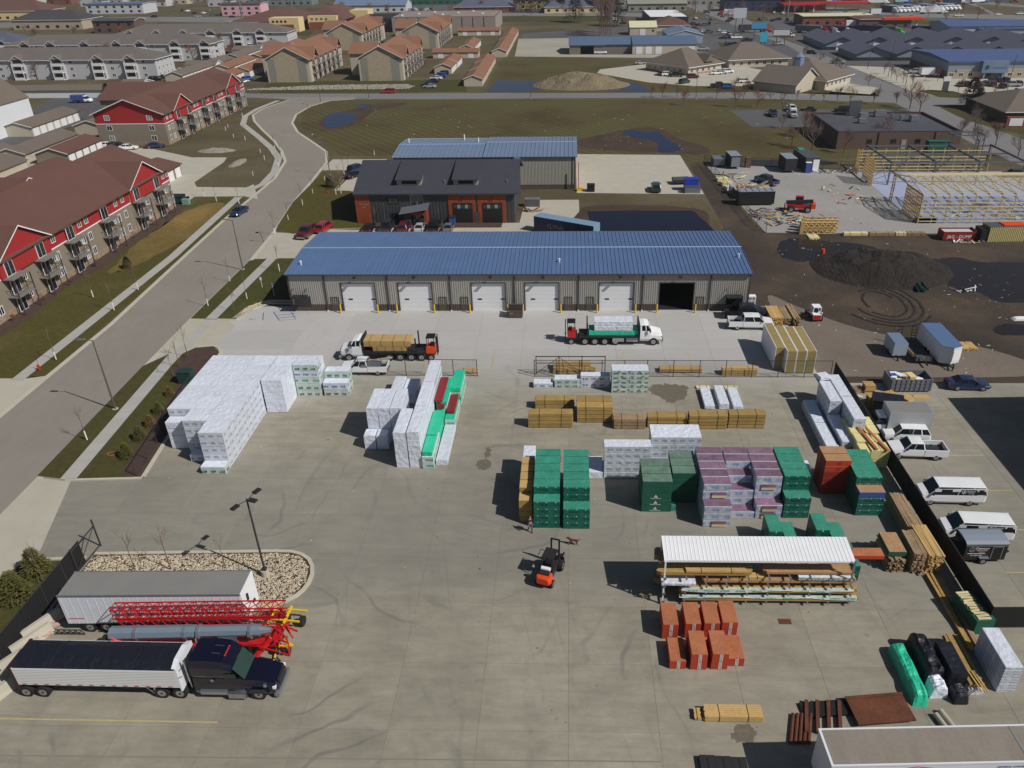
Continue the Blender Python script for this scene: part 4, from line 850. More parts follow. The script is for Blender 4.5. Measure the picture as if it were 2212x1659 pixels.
for (x0,x1,y0,y1,r,lab) in ((-138,-130.5,300,330,'shingle_orange','orange roofed garage left of the left front tan block'),(-148,-140.5,340,372,'shingle_orange','orange roofed garage row with white doors in the middle left'),(-146,-138,374,404,'shingle_orange','orange roofed garage row above the middle left one'),(-146,-138,406,440,'shingle_orange','orange roofed garage row highest up on the left'),(-158,-151,320,372,'shingle_taupe','long grey roofed garage beside the grey apartment end'),(-157,-150,376,440,'shingle_taupe','long grey roofed garage running up beside orange ones'),(-137,-129,332,360,'shingle_orange','orange roofed garage hidden partly by the tan block')):
 garages('garage_row',lab,x0,x1,y0,y1,'siding_tan',r,'E',group=G)
def grey_apts(x0,x1,y0,y1,eave,ridge,us,lab,wall='siding_grey',roof='shingle_grey'):
 o = gable_shell('apartment_building',lab,'apartment building',x0,x1,y0,y1,eave,ridge,'X',wall,roof,.7,hip=12); L = x1-x0; Wd = y1-y0
 for u in us:
  u = u-x0; w = 5
  g = MB().box(u-w/2,u+w/2,-.9,0,0,eave).extr([(u-w/2,eave),(u+w/2,eave),(u,eave+1.9)],-.9,4,'Y'); part(o,'balcony_bay',g,wall)
  r = MB()
  for s in (-1,1): r.extr([(u+s*(w/2+.5),eave-.35),(u,eave+1.9),(u,eave+2.15),(u+s*(w/2+.5),eave-.1)],-1.3,5.2,'Y',0,1)
  part(o,'gable_roof',r,[roof,'trim_white'])
  for z in (0,2.6,5.1):
   b = part(o,'balcony',MB().box(u-1.7,u+2.4,-2.4,-.9,z+.05,z+.2).box(u-1.7,u+2.4,-2.42,-2.36,z+.2,z+1.1),'trim_white')
   part(o,'recess_shade',MB().box(u-1.6,u+2.0,-.96,-.9,z+1.1 if z else .1,z+2.5),'dark')  # flat dark panel on the bay wall, paints the shade of a balcony recess
  [part(o,'balcony_post',MB().bar((u+q,-2.35,0),(u+q,-2.35,5.2),.18),'trim_white') for q in (2.3,-1.65)]
  for z in (.9,3.4,5.9): window(o,u+5.2,0,z,0,1.4,1.2,pane='glass')
 wins(o,L,Wd,'E',[2.5,6,9.5,13],[.9,3.3,5.7],1.0,1.2,pane='glass')
grey_apts(-260,-165.5,330,346,7.1,11.2,[-250.5,-234,-221,-205,-188.5,-175.5],'nearest long grey apartment block with dark hip roof')
grey_apts(-262,-165.8,385,401,7,11,[-252,-240,-224,-209,-198,-182,-168],'second long grey apartment block with dark hip roof')
grey_apts(-235,-146,436,452,7,11,[-228,-214,-200,-186,-172,-160],'third long grey apartment block with dark hip roof')
grey_apts(-330,-262,398,414,7,11.5,[-324,-310,-298,-286,-272],'white sided apartment block with slate roof at the far left','siding_white','shingle_slate')
for (x0,x1,y0,y1,lab) in ((-206,-158,286,292,'long grey roofed garage with blank wall below the grey apartments'),(-164,-156,296,306,'small grey roofed garage with peaked end by the dark cars'),(-163,-150,350,357,'grey roofed garage right of the nearest grey apartments'),(-163,-150,404,410,'grey roofed garage right of the second grey apartments'),(-300,-230,300,306,'low garage roof left of the long blank one')):
 garages('garage_row',lab,x0,x1,y0,y1,'siding_white','shingle_taupe','N',3,axis='X',group=G)
def church():
 o = gable_shell('white_hall','tall pale gabled building with narrow windows at the left edge','building',-176,-158.5,210,236,8.4,15.5,'Y','siding_white','shingle_taupe',.2)
 part(o,'base_course',MB().box(-.3,17.8,-.3,0,0,1.6),'stone')
 for x in (4.6,9.2): part(o,'pilaster',MB().box(x,x+.7,-.6,0,0,10.4),'siding_tan')
 part(o,'arch_panel',MB().box(5.3,9.2,-.2,0,1.6,9.8),'cream')
 for (x,zs) in ((2.6,(2.6,6.0)),(7.2,(2.6,6.4)),(11.6,(2.6,6.2)),(14.6,(2.8,6.4))):
  for z in zs: window(o,x,-.2 if 5 < x < 9 else 0,z,0,.9,1.7,'trim_white','glass',False)
church()
def rot_hip(lab,corner,ang,L,Wd,eave,ridge,wall,roof,hip,cat='office building',extra=None):
 o = gable_shell('office_building',lab,cat,0,L,0,Wd,eave,ridge,'X',wall,roof,1.0,hip=hip)
 o.location = (*corner,0); o.rotation_euler = (0,0,ang)
 wins(o,L,Wd,'S',[2+i*3.4 for i in range(int((L-2)/3.4))],[.9],1.5,1.4,pane='glass')
 wins(o,L,Wd,'E',[2+i*3.4 for i in range(int((Wd-2)/3.4))],[.9],1.5,1.4,pane='glass')
 wins(o,L,Wd,'W',[2+i*3.4 for i in range(int((Wd-2)/3.4))],[.9],1.5,1.4,pane='glass')
 return o
o = rot_hip('brown hip roofed tan office standing alone on its pale car park',(46.5,326),R(41),20,23,2.9,8.6,'siding_tan','shingle_taupe',8)
part(o,'dormer',MB().extr([(10,4.2),(15,4.2),(12.5,6.8)],-.2,7,'Y'),'shingle_taupe'); part(o,'stone_base',MB().box(-.06,20.06,-.06,23.06,0,.8),'stone')
o = rot_hip('nearer hip roofed office of the joined pair beside the avenue',(89.4,290),R(49),21,21.4,2.9,8.2,'siding_tan','shingle_taupe',8)
w = wing(o,-14,4,4,20,2.9,7.4,'Y','siding_tan','shingle_taupe'); part(o,'skylight',MB().tube((6,14,5.5),(6,14,9.4),2.2,2.0,8).tube((6,14,9.4),(6,14,10.6),2.2,.2,8),'metal_roof_pale')
o = rot_hip('farther hip roofed office of the joined pair behind the blue cupola',(66,346),R(12),26,26,3,8.4,'siding_tan','shingle_taupe',10)
def flat_building(lab,x0,x1,y0,y1,h,wall,roof,para=.5,name='building',cat='building',gfront=0,panel=4.5,units=(),win=None,group=None,extra=None):
 o = thing(name,lab,cat,(x0,y0,0),0,group); L = x1-x0; Wd = y1-y0
 part(o,'wall',MB().box(0,L,0,.3,0,h).box(0,L,Wd-.3,Wd,0,h).box(0,.3,.3,Wd-.3,0,h).box(L-.3,L,.3,Wd-.3,0,h),wall)
 part(o,'roof',MB().box(.3,L-.3,.3,Wd-.3,h-para-.2,h-para),roof)
 part(o,'coping',MB().box(-.05,L+.05,-.05,.35,h,h+.1).box(-.05,L+.05,Wd-.35,Wd+.05,h,h+.1).box(-.05,.35,.35,Wd-.35,h,h+.1).box(L-.35,L+.05,.35,Wd-.35,h,h+.1),'trim_dark')
 for (x,y,a,b,c,m) in units: part(o,'roof_unit',MB().box(x,x+a,y,y+b,h-para+.2,h-para+c).box(x+.1,x+a-.1,y+.1,y+b-.1,h-para,h-para+.2),m)
 if win:
  us,zs,w_,h_ = win; wins(o,L,Wd,'S',us,zs,w_,h_,'trim_dark',pane='glass')
 return o
o = flat_building('brown brick flat roofed building with dark membrane roof behind bare trees',67.1,97.6,201,226,4.3,'brick_brown','membrane',.45,units=[(11.5,19,2.2,1.8,1.3,'galv'),(9,12,2,1.7,1.2,'galv'),(16,20.5,3,1.6,1.7,'galv'),(23,13.5,2,2,1.6,'galv'),(21,15.5,1.1,1.1,1.3,'galv'),(24,15.5,1.1,1.1,1.3,'galv'),(19.5,18,.7,.7,1.3,'galv')],win=([8,14,20],[1.4],1.4,1.1))
part(o,'screen_wall',MB().box(9.5,12.6,22.6,23.1,4,7.8),'wall_charcoal' if 0 else 'steel'); part(o,'service_door',MB().box(16,17.2,-.1,0,0,2.3),'wall_metal')
for x in (10,24): part(o,'downpipe',MB().box(x,x+.15,-.14,0,0,4.2),'dark')
thing_ = tag(MB().box(-2.6,2.6,-1,1,.1,2.6).box(-2.7,2.7,-1.1,1.1,2.6,2.75).build('dumpster_enclosure','green_dark',None,(*P(2022,328),0)),'teal green dumpster against the brown brick building','dumpster')
for r_,(ys,xs,Ln) in enumerate((((365,392),(124.2,141.2,158,175,192),11.5),((405,445),(107.5,122,139,156,174,191,208),11.5))):
 for i,x in enumerate(xs):
  if r_ == 1 and i == 0: continue
  ords = ['leftmost','second','third','fourth','fifth','sixth']
  o = gable_shell('storage_building',f'{ords[i if r_ == 0 else i-1]} slate blue roofed storage building in the {"front" if r_ == 0 else "rear"} row','storage building',x,x+Ln+2.6,ys[0]+i*-.9,ys[1],2.9,5.6,'Y',['wall_blue'],'shingle_slate',.9,group='slate roofed storage buildings',fascia='trim_dark')
  part(o,'wainscot',MB().box(-.05,Ln+2.65,-.05,0,0,1.4),'dark')
  if r_ == 1: part(o,'roller_door',MB().box(5,8.6,-.12,-.05,0,2.9),'garage_door')
  else: part(o,'vent',MB().box(6.2,7,-.1,0,3.5,4.0),'dark')
o = thing('metal_building','blue grey metal showroom with brick base and projecting sign wall','building',(141.4,313.6,0))
part(o,'wall',MB().box(0,60,0,36,0,5.6),['wall_blue']); part(o,'roof',MB().extr([(-.5,5.6),(36.5,5.6),(36.5,6.1),(18,7.1),(-.5,6.1)],-.5,60.5,'X'),'roof_navy')
for (a,b,h) in ((0,3.2,2.2),(3.2,9,3.2),(9,13,2.6),(21,28,3.4),(28,42,2.6)): part(o,'brick_base',MB().box(a,b,-.35,0,0,h),'brick_tan')
part(o,'side_base',MB().box(-.3,0,0,36,0,2.4),'brick_brown')
part(o,'sign_wall',MB().extr([(11.5,2.2),(21,2.2),(21,6.3),(11.5,6.3)],-2.2,-.4,'Y').box(12.5,13.1,-2,-.4,0,2.2).box(19.4,20,-2,-.4,0,2.2),'metal_roof_pale')
part(o,'sign_mark',MB().box(15.2,20.4,-2.24,-2.2,3.7,4.3),'metal_roof_blue'); part(o,'badge',MB().tube((13.2,-2.3,4.2),(13.2,-2.2,4.2),.8,n=6),'green_dark')
for x in (1.5,5,8.4,23,26.5,30,33.5): window(o,x,-.35,.8,0,1.7,1.3,'trim_white','glass',True)
part(o,'entrance',MB().box(14.5,18.4,-.46,-.36,0,2.1),'glass')
o = thing('service_building','long blue roofed service building with open bay and four white doors','building',(0,395,0))
part(o,'wall',MB().box(0,5.2,0,.3,0,4).box(11.4,16.6,0,.3,0,4).box(5.2,11.4,0,.3,3.6,4).box(0,.3,.3,24,0,4).box(.3,16.6,23.7,24,0,4),'wall_taupe')
part(o,'rear_wall',MB().box(16.6,29.5,2.5,24,0,3.9),'wall_taupe'); part(o,'garage_wall',MB().box(29.5,59.6,-.6,24,0,4.1),'siding_tan')
part(o,'roof',MB().extr([(-.5,3.95),(24.5,3.95),(24.5,4.2),(12,6.6),(-.5,4.2)],-.4,16.9,'X').extr([(2,3.9),(24.5,3.9),(24.5,4.1),(12,6.5),(2,4.1)],16.9,29.5,'X').extr([(-1,4.15),(24.5,4.15),(24.5,4.3),(12,6.7),(-1,4.3)],29.5,60,'X'),'shed_blue')
for x in (31.2,35.6,40.2,55.6): part(o,'overhead_door',MB().box(x,x+2.9,-.72,-.6,0,3.2),'garage_door')
part(o,'bay_shade',MB().box(5.2,11.4,8,8.2,0,4),'black')  # black sheet behind the opening, stands in for the shade inside the bay
o = gable_shell('metal_shed','small tan shed with cream metal roof and white sliding door','shed',34,49,479,494,4,6.6,'X','siding_tan','roof_cream',.3); part(o,'sliding_door',MB().box(5.6,8.6,-.12,0,0,3.2),'garage_door'); window(o,13,0,1.8,0,1.2,1,'trim_dark','glass')
o = gable_shell('metal_shed','light blue gabled metal building behind the long service building','building',50.5,68.5,437,464,4,6,'Y','wall_ltblue','metal_roof_pale',.3)
o = flat_building('large dark building with a bright white flat roof',50,74,534,592,5,'dark','white',.1)
o = gable_shell('building','low building with dark brown hip roof beside the white roofed one','building',50,70,500,528,3,7,'Y','siding_tan','shingle_brown',.6,hip=9)
o = flat_building('big block walled warehouse with gravel flat roof behind the orange roofs',-106,-44,508,560,8.2,'wall_block','roof_gravel',.4,units=[(i*8+4,10+(i*13) % 34,1.2,1.2,1,'white') for i in range(7)],win=None)
part(o,'dark_wing',MB().box(-22,0,4,40,0,7.4),'dark'); part(o,'brick_lobby',MB().box(-32,-22.2,0,14,0,5),'brick_red')
for i in range(9): part(o,'downpipe',MB().box(6.5*i+3,6.5*i+3.25,-.2,0,0,8),'trim_dark')
o = thing('school_building','brick and cream stepped building with brown hip roofs','building',(-205,520,0))
for (a,b,c,d,h,m) in ((0,13,-18,10,4.2,'brick_red'),(6,14,-19,-17,6.2,'cream'),(13,34,2,30,5,'brick_red'),(22,40,-3,8,7.8,'cream'),(26,37,-4,-3.02,4.2,'brick_red'),(34,62,14,60,5,'brick_red'),(42,60,10,14,7.8,'cream'),(43,54,9,9.98,4.4,'brick_red'),(60,72,44,60,8.5,'cream')):
 part(o,'block',MB().box(a,b,c,d,0,h),m)
part(o,'roof',MB().add([(-6,4,5.2),(40,4,5.2),(40,54,5.2),(-6,54,5.2),(16,22,11),(24,36,11)],[(0,1,4),(1,2,5,4),(2,3,5),(3,0,4,5)]),'shingle_brown'); part(o,'roof',MB().add([(34,12,5.2),(64,12,5.2),(64,76,5.2),(34,76,5.2),(48,36,12),(52,54,12)],[(0,1,4),(1,2,5,4),(2,3,5),(3,0,4,5)]),'shingle_brown')
for x in (24.5,27,29.5,32): window(o,x,-3,5.2,0,1.4,1.2,'trim_dark','glass')
for x in (44.5,47.5,50.5,53.5): window(o,x,10,5.4,0,1.5,1.2,'trim_dark','glass_pale')
FAR = [  # label, px, py(base), width m, depth m, h, ridge, wall, roof, hip, axis, category
 ('yellow and brick hall with wide brown hip roof at the top left corner',10,44,60,30,6,13,'cream','shingle_brown',14,'X','building'),
 ('long grey roofed building behind the white sided apartments',105,64,46,26,5.5,11,'brick_tan','shingle_dark',12,'X','building'),
 ('red brick building with flat dark roof and yellow gable',250,72,26,14,7,8,'brick_brown','membrane',0,'X','building'),
 ('white house wrapped building under construction on the far left',250,30,46,24,7,7.6,'pipe_white','metal_roof_blue',0,'X','building'),
 ('pink sheathed building under construction',523,34,30,18,8,8.6,'pink','membrane',0,'X','building'),
 ('blue glass fronted building in the top row',606,12,56,20,7,8,'glass_pale','metal_roof_pale',0,'X','building'),
 ('low grey roofed shop with red, white and blue front',800,27,56,26,5,9,'pipe_white','metal_roof_pale',0,'X','shop'),
 ('white roofed shop with green doors in the top row',960,10,60,24,7,9,'green_dark','white',0,'X','shop'),
 ('dark hip roofed motel block at the top centre left',1046,28,46,40,4,15,'brick_red','shingle_slate',20,'X','building'),
 ('cream motel wing at the top centre',1130,20,70,12,7,8,'cream','roof_gravel',0,'X','motel'),
 ('dark hip roofed restaurant with cream gable at the top centre',1240,28,44,40,4,14,'cream','shingle_slate',18,'X','restaurant'),
 ('grey green roofed long shop in the top row',1440,12,90,26,7,8,'siding_sage','roof_cream',0,'X','shop'),
 ('green roofed shed north of the white roofed building',1420,24,44,22,5,7,'siding_sage','siding_sage',0,'X','building'),
 ('navy fronted shop beside the motel sign',1660,24,66,20,8,9,'navy_wall','roof_gravel',0,'X','shop'),
 ('brown brick block left of the red canopy',1738,24,30,16,8,9,'brick_red','roof_gravel',0,'X','building'),
 ('brick restaurant with orange awnings and flat cluttered roof',1808,56,42,22,5.4,5.8,'brick_red','roof_cream',0,'X','restaurant'),
 ('dark brown roofed fuel canopy building with orange fascia',1910,62,30,24,5,6.4,'brick_brown','shingle_brown',8,'X','building'),
 ('grey service hall with bright blue roof and a white door',2130,84,40,26,6,7.8,'siding_grey','roof_navy',0,'X','building'),
 ('pale blue hall right of the bright blue roof',2196,84,40,26,5,7,'wall_ltblue','metal_roof_blue',0,'X','building'),
 ('dark roofed house with red walls at the far upper left',130,10,22,16,5,9,'brick_red','shingle_dark',0,'X','house'),
]
for i in range(11): FAR.append((['grey roofed','brown roofed','dark roofed'][i % 3]+' suburban house, number '+['one','two','three','four','five','six','seven','eight','nine','ten','eleven'][i]+' from the left along the top edge',60+i*46,14-(i % 3)*5,20,14,5,10,['siding_grey','siding_tan','siding_sage'][i % 3],['shingle_grey','shingle_brown','shingle_dark'][i % 3],0,'XY'[i % 2],'house'))
for (lab,px,py,w,d,h,rg,wl,rf,hp,ax,cat) in FAR:
 x,y = P(px,py)
 o = gable_shell('house' if cat == 'house' else 'building',lab,cat,x-w/2,x+w/2,y,y+d,h,rg,ax,wl,rf,.6,hip=hp,group='suburban houses along the top edge' if cat == 'house' else None)
 n = int(w/6)
 for k in range(n):
  for z in ([1] if h < 6.5 else [1,4.2]): window(o,(k+.5)*w/n,0,z,0,2.2,1.6,'trim_dark','glass',False)
for (px,py,w,lab,m) in ((1785,24,62,'long red fuel station canopy at the top right','red_sign'),(1730,27,26,'short red fuel canopy left of the long one','red_sign'),(1950,62,24,'orange edged fuel canopy beside the brick restaurant','orange_paint')):
 x,y = P(px,py); o = thing('fuel_canopy',lab,'canopy',(x,y,0)); part(o,'roof',MB().box(-w/2,w/2,0,14,4.6,5.8),m)
 for u in (-w*.4,-w*.13,w*.13,w*.4): part(o,'column',MB().box(u-.4,u+.4,5,5.8,0,4.6),'white')
for (px,py,w,h,z,m,lab) in ((744,10,22,9,12,'glass','dark blue billboard on poles at the top left of centre'),(768,11,16,9,11,'pipe_white','white picture billboard beside the dark blue one'),(2028,15,28,10,11,'sign_blue','light blue billboard on four legs at the top right'),(1594,78,7,5,9,'pipe_white','white pole sign above the grass strip by the avenue'),(1637,84,8,3,5,'sign_blue','pale blue sign at the avenue kerb'),(1685,100,8,2.4,5,'pipe_white','white board sign beside the avenue'),(1648,96,3.6,4.5,1.2,'cyan_sign','small bright cyan sign near the dark trees')):
 x,y = P(px,py); o = thing('billboard',lab,'sign',(x,y,0)); part(o,'panel',MB().box(-w/2,w/2,-.2,.2,z,z+h),m); 
 for u in (-w*.25,w*.25): part(o,'post',MB().box(u-.2,u+.2,.2,.6,0,z+h*.5),'steel')
x,y = P(2040,198); o = thing('pylon_sign','white and grey monument sign on the grass tip before the showroom','sign',(x,y,0)); part(o,'pylon',MB().box(-1,1,-.2,.2,0,3.4),'steel'); part(o,'cap',MB().box(-1.2,1.2,-.3,.3,3.4,4.8),'white')
o = gable_shell('office_building','brick office with taupe hip roof at the right edge','office building',124,150,232,258,3,7.2,'X','brick_brown','shingle_taupe',1.2,hip=9,fascia='trim_white')
wins(o,26,26,'S',[3,8,13,18],[.8],2,1.5,'trim_dark',pane='glass')
x,y = P(2190,276); o = thing('monument_sign','low brick sign with white face at the right edge','sign',(x,y,0)); part(o,'base',MB().box(-2.6,2.6,-.4,.4,0,3),'brick_red'); part(o,'face',MB().box(-1.8,1.8,-.46,-.4,.6,2.6),'white')
def ORDS(i): return ['first','second','third','fourth','fifth','sixth','seventh','eighth','ninth','tenth','eleventh','twelfth','thirteenth','fourteenth','fifteenth','sixteenth','seventeenth','eighteenth','nineteenth','twentieth','twenty first','twenty second','twenty third','twenty fourth','twenty fifth','twenty sixth'][i]
# ================================================================== VEHICLES
def wheel_mb(r=.34,w=.24,rim='chrome'):
 return MB().tube((0,-w/2,0),(0,w/2,0),r,n=18),MB().tube((0,-w/2-.01,0),(0,w/2+.01,0),r*.58,n=12).tube((0,-w/2-.03,0),(0,w/2+.03,0),r*.16,n=6,m=1)
def add_wheels(root,spots,r=.34,w=.24,rim='chrome'):
 a,b = shared(('wh',r,w,rim),lambda: (lambda t: (t[0].mesh('tyre',['rubber']),t[1].mesh('rim',[rim,'dark'])))(wheel_mb(r,w)))
 for x,y in spots: put(b,'rim',put(a,'wheel',root,(x,y,r)))
SPEC = {  # body sections; cabin (front base x, front top x, rear top x, rear base x), belt z, roof z, belt half width, roof half width; wheels x
 'sedan': dict(b=[(2.42,.36,.60,.74,.5),(2.25,.24,.72,.86,.72),(1.3,.2,.88,.91,.8),(.8,.2,.93,.91,.84),(-1.5,.2,.98,.91,.84),(-2.2,.25,.96,.87,.74),(-2.42,.4,.86,.76,.6)],c=(1.05,.3,-1.0,-1.75),z=(.93,1.42),w=(.80,.60),wh=(1.5,-1.4)),
 'suv': dict(b=[(2.38,.4,.8,.82,.6),(2.25,.3,.98,.93,.8),(1.3,.28,1.08,.96,.86),(.9,.28,1.1,.96,.9),(-2.2,.28,1.12,.95,.9),(-2.38,.42,1.05,.88,.8)],c=(1.25,.6,-1.95,-2.3),z=(1.1,1.72),w=(.87,.68),wh=(1.45,-1.4)),
 'minivan': dict(b=[(2.5,.35,.75,.82,.6),(2.35,.26,.92,.93,.8),(1.7,.24,1.05,.97,.88),(-2.3,.26,1.1,.96,.9),(-2.5,.42,1.0,.88,.8)],c=(1.75,.75,-2.1,-2.45),z=(1.06,1.72),w=(.88,.7),wh=(1.55,-1.45)),
 'van': dict(b=[(2.95,.45,.95,.86,.7),(2.8,.32,1.12,.98,.85),(2.15,.3,1.25,1.0,.92),(-2.8,.3,1.28,1.0,.97),(-2.95,.42,1.2,.95,.9)],c=(2.25,1.45,-2.75,-2.92),z=(1.24,2.05),w=(.97,.82),wh=(2.0,-1.55)),
 'pickup': dict(b=[(2.9,.5,.95,.86,.7),(2.75,.4,1.1,.96,.84),(1.7,.38,1.2,.99,.88),(1.3,.38,1.22,.99,.95),(-.5,.38,1.22,.99,.95)],c=(1.5,.85,-.35,-.5),z=(1.2,1.86),w=(.9,.72),wh=(1.95,-1.75),bed=(-.55,-2.9,.5,1.22)),
 'crew': dict(b=[(3.0,.5,.95,.88,.7),(2.85,.4,1.15,.98,.86),(1.9,.38,1.25,1.0,.9),(1.5,.38,1.26,1.0,.95),(-1.1,.38,1.26,1.0,.95)],c=(1.7,1.05,-.95,-1.1),z=(1.25,1.93),w=(.92,.74),wh=(2.05,-1.85),bed=(-1.15,-3.0,.5,1.25)),
}
SPEC['hatch'] = SPEC['suv']
def car_parts(kind):
 s = SPEC[kind]; out = {}
 b = MB().loft(s['b'],0); a,c,d,e = s['c']; z0,z1 = s['z']; w0,w1 = s['w']
 if 'bed' in s:
  x0,x1,f,t = s['bed']; hw = s['b'][2][3]
  b.box(x1,x0,-hw,-hw+.12,f,t).box(x1,x0,hw-.12,hw,f,t).box(x1,x1+.08,-hw+.12,hw-.12,f,t).box(x1,x0,-hw+.12,hw-.12,f,f+.25,1).box(x0-.06,x0,-hw+.12,hw-.12,f,t)
 out['body'] = (b,['paint','dark'])
 g = MB(); zr = z1-.05
 V = [(a,-w0,z0),(a,w0,z0),(e,w0,z0),(e,-w0,z0),(c,-w1,zr),(c,w1,zr),(d,w1,zr),(d,-w1,zr)]
 g.add(V,[(0,1,5,4),(1,2,6,5),(2,3,7,6),(3,0,4,7)]); out['window_glass'] = (g,['glass'])
 r = MB(); r.loft([(c+.03,zr-.02,z1-.01,w1,w1-.1),((c+d)/2,zr-.02,z1+.03,w1+.01,w1-.08),(d-.03,zr-.02,z1-.01,w1,w1-.1)],0)
 def pil(xb,xt,w):
  for sg in (-1,1): r.bar((xb,sg*(w0+.005),z0),(xt,sg*(w1+.005),zr),w,.04)
 pil(a,c,.09); pil(e,d,.12); pil((a+e)/2+.1,(c+d)/2+.1,.09)
 if kind in ('suv','minivan','van'): pil(a+(e-a)*.75,c+(d-c)*.75,.1)
 if kind == 'van':
  for sg in (-1,1): r.bar((a-.4,sg*(w0-.02),z1-.35),(e,sg*(w0-.06),z1-.22),.02,.32)
 out['roof'] = (r,['paint'])
 hx = s['b'][0][0]; hw = s['b'][1][3]; hz = s['b'][1][2]; tx = s['b'][-1][0] if 'bed' not in s else s['bed'][1]
 out['trim'] = (MB().box(hx-.12,hx+.02,-hw*.62,hw*.62,hz-.34,hz-.14),['black'])
 out['headlight'] = [(MB().box(hx-.22,hx-.02,sg*hw*.66-.14*1,sg*hw*.66+.14,hz-.3,hz-.12),['chrome']) for sg in (-1,1)]
 out['tail_light'] = [(MB().box(tx-.02,tx+.1,sg*hw*.8-.1,sg*hw*.8+.1,.7,.98),['red_paint']) for sg in (-1,1)]
 out['bumper'] = [(MB().box(hx-.15,hx+.06,-hw*.8,hw*.8,.36,.56),['paint'] if kind in ('sedan','suv','minivan') else ['chrome']),(MB().box(tx-.08,tx+.12,-hw*.85,hw*.85,.4,.58),['chrome'] if kind not in ('sedan','suv','minivan') else ['paint'])]
 out['mirror'] = [(MB().box(a-.35,a-.2,sg*w0-(.2 if sg < 0 else -.02),sg*w0+(.2 if sg > 0 else -.02),z0+.02,z0+.2),['dark']) for sg in (-1,1)]
 return out
NAME = {'sedan': 'parked_car','suv': 'suv','minivan': 'minivan','van': 'passenger_van','pickup': 'pickup_truck','crew': 'pickup_truck'}
CAT = {'sedan': 'car','suv': 'suv','minivan': 'minivan','van': 'van','pickup': 'pickup truck','crew': 'pickup truck'}
def build_car(kind):
 o = thing(NAME[kind],'',CAT[kind])
 for k,v in car_parts(kind).items():
  for mb,ms in (v if isinstance(v,list) else [v]): mb.build(k,ms,o)
 s = SPEC[kind]; hw = s['b'][2][3]
 add_wheels(o,[(x,sg*(hw-.13)) for x in s['wh'] for sg in (-1,1)],.40 if kind in ('pickup','crew','van') else .35)
 return o
VC = {}
COLS = dict(white=(.80,.82,.85,1),silver=(.42,.44,.46,1),black=(.012,.012,.016,1),dark=(.03,.032,.045,1),navy=(.015,.03,.09,1),blue=(.03,.1,.4,1),maroon=(.10,.012,.02,1),red=(.32,.02,.025,1),grey=(.14,.15,.17,1),green=(.02,.06,.045,1),tan=(.4,.34,.24,1),lightblue=(.25,.38,.55,1))
def car(kind,px,py,col,deg,label,group=None,near=True,z=0):
 x,y = P(px,py); y += .5 if near else 0
 if near: return first_or_dup(VC,kind,lambda: build_car(kind),(x,y,z+.02),R(deg),label,group,COLS[col])
 k = 'far'+kind
 if k not in VC:
  mb = MB(); mats = []
  for v in car_parts(kind).values():
   for m,ms in (v if isinstance(v,list) else [v]):
    idx = []
    for a in ms:
     if a not in mats: mats.append(a)
     idx.append(mats.index(a))
    o = len(mb.v); mb.v += m.v; mb.f += [tuple(o+i for i in f) for f in m.f]; mb.m += [idx[i] for i in m.m]
  s = SPEC[kind]; mats += ['rubber']; wi = len(mats)-1
  for wx in s['wh']:
   for sg in (-1,1): mb.tube((wx,sg*.72,.35),(wx,sg*(s['b'][2][3]+.01),.35),.36,n=10,m=wi)
  VC[k] = mb.mesh(NAME[kind],mats)
 o = tag(put(VC[k],NAME[kind],None,(x,y,.05),R(deg)),label,CAT[kind],group); o.color = COLS[col]; return o
car('crew',1609,688,'black',-2,'black pickup truck parked by the right end of the warehouse')
car('crew',1621,711,'white',-2,'white crew cab pickup truck just in front of the black pickup')
c_ = car('sedan',2091,842,'navy',-2,'dark blue sedan parked at the back of the right hand lot')
c_ = car('suv',1955,954,'white',176,'white suv between the box truck and the white pickup along the fence'); 
c_ = car('pickup',1979,989,'white',177,'white extended cab pickup with open bed, nose to the fence'); 
def van_decor(x):
 pass
v1 = car('van',2051,1086,'white',178,'upper white passenger van with lettered rear window, nose to the fence')
v2 = car('van',2106,1165,'white',176,'lower white passenger van with lettered rear window beside the black trailer')
for v in (v1,v2):
 s = -1  # side seen by the camera once turned round
 p = MB().box(-1.95,-.55,.935,.965,1.36,1.84).build('lettered_window','black',v)
 text('Dawson',.24,'ink_white',p,(-1.42,.972,1.7),R(180)); text('INSULATION',.1,'ink_white',p,(-1.42,.972,1.54),R(180)); text('Fargo, ND',.08,'ink_white',p,(-1.42,.972,1.43),R(180))
 lg = MB()
 for i in range(6):
  a = i*pi/3+pi/6; b = a+pi/3; lg.bar((-.78+.19*cos(a),.974,1.6+.19*sin(a)),(-.78+.19*cos(b),.974,1.6+.19*sin(b)),.03)
 for a in (pi/2,pi/2+2*pi/3,pi/2+4*pi/3): lg.bar((-.78,.974,1.6),(-.78+.18*cos(a),.974,1.6+.18*sin(a)),.03)
 lg.build('hexagon_logo','ink_white',p); MB().add([(-.9,.976,1.48),(-.66,.976,1.48),(-.78,.976,1.58)],[(0,1,2)]).build('red_mark','ink_red',p)
 MB().box(.25,1.3,.94,.955,1.36,1.84).build('side_window','black',v); MB().box(-2.6,-2.15,.93,.95,1.38,1.84).build('side_window','black',v)
 for k in range(5): MB().box(-2.6,1.3,-.5+k*.25-.02,-.5+k*.25+.02,2.06,2.085).build('roof_rib','paint',v).color = COLS['white']
car('pickup',788,808,'white',180,'small white pickup with a rack of gear in its bed behind the yard fence')
x,y = P(800,806)
o = thing('tool_load','grey gear and boards lying across the bed of the small white pickup','load',(x,y,1.0)); part(o,'gear_box',MB().box(-1,1.4,-.7,.7,.0,.35).box(-.8,1.2,-.6,.6,.35,.5),'galv'); part(o,'plank',MB().bar((-.6,.5,.5),(3.0,-.2,1.3),.2,.06),'wood_pale')
car('sedan',516,464,'navy',-98,'dark blue sedan driving down the street towards the yard')
car('crew',665,510,'maroon',-100,'dark red pickup truck parked nose out left of the blue roof')
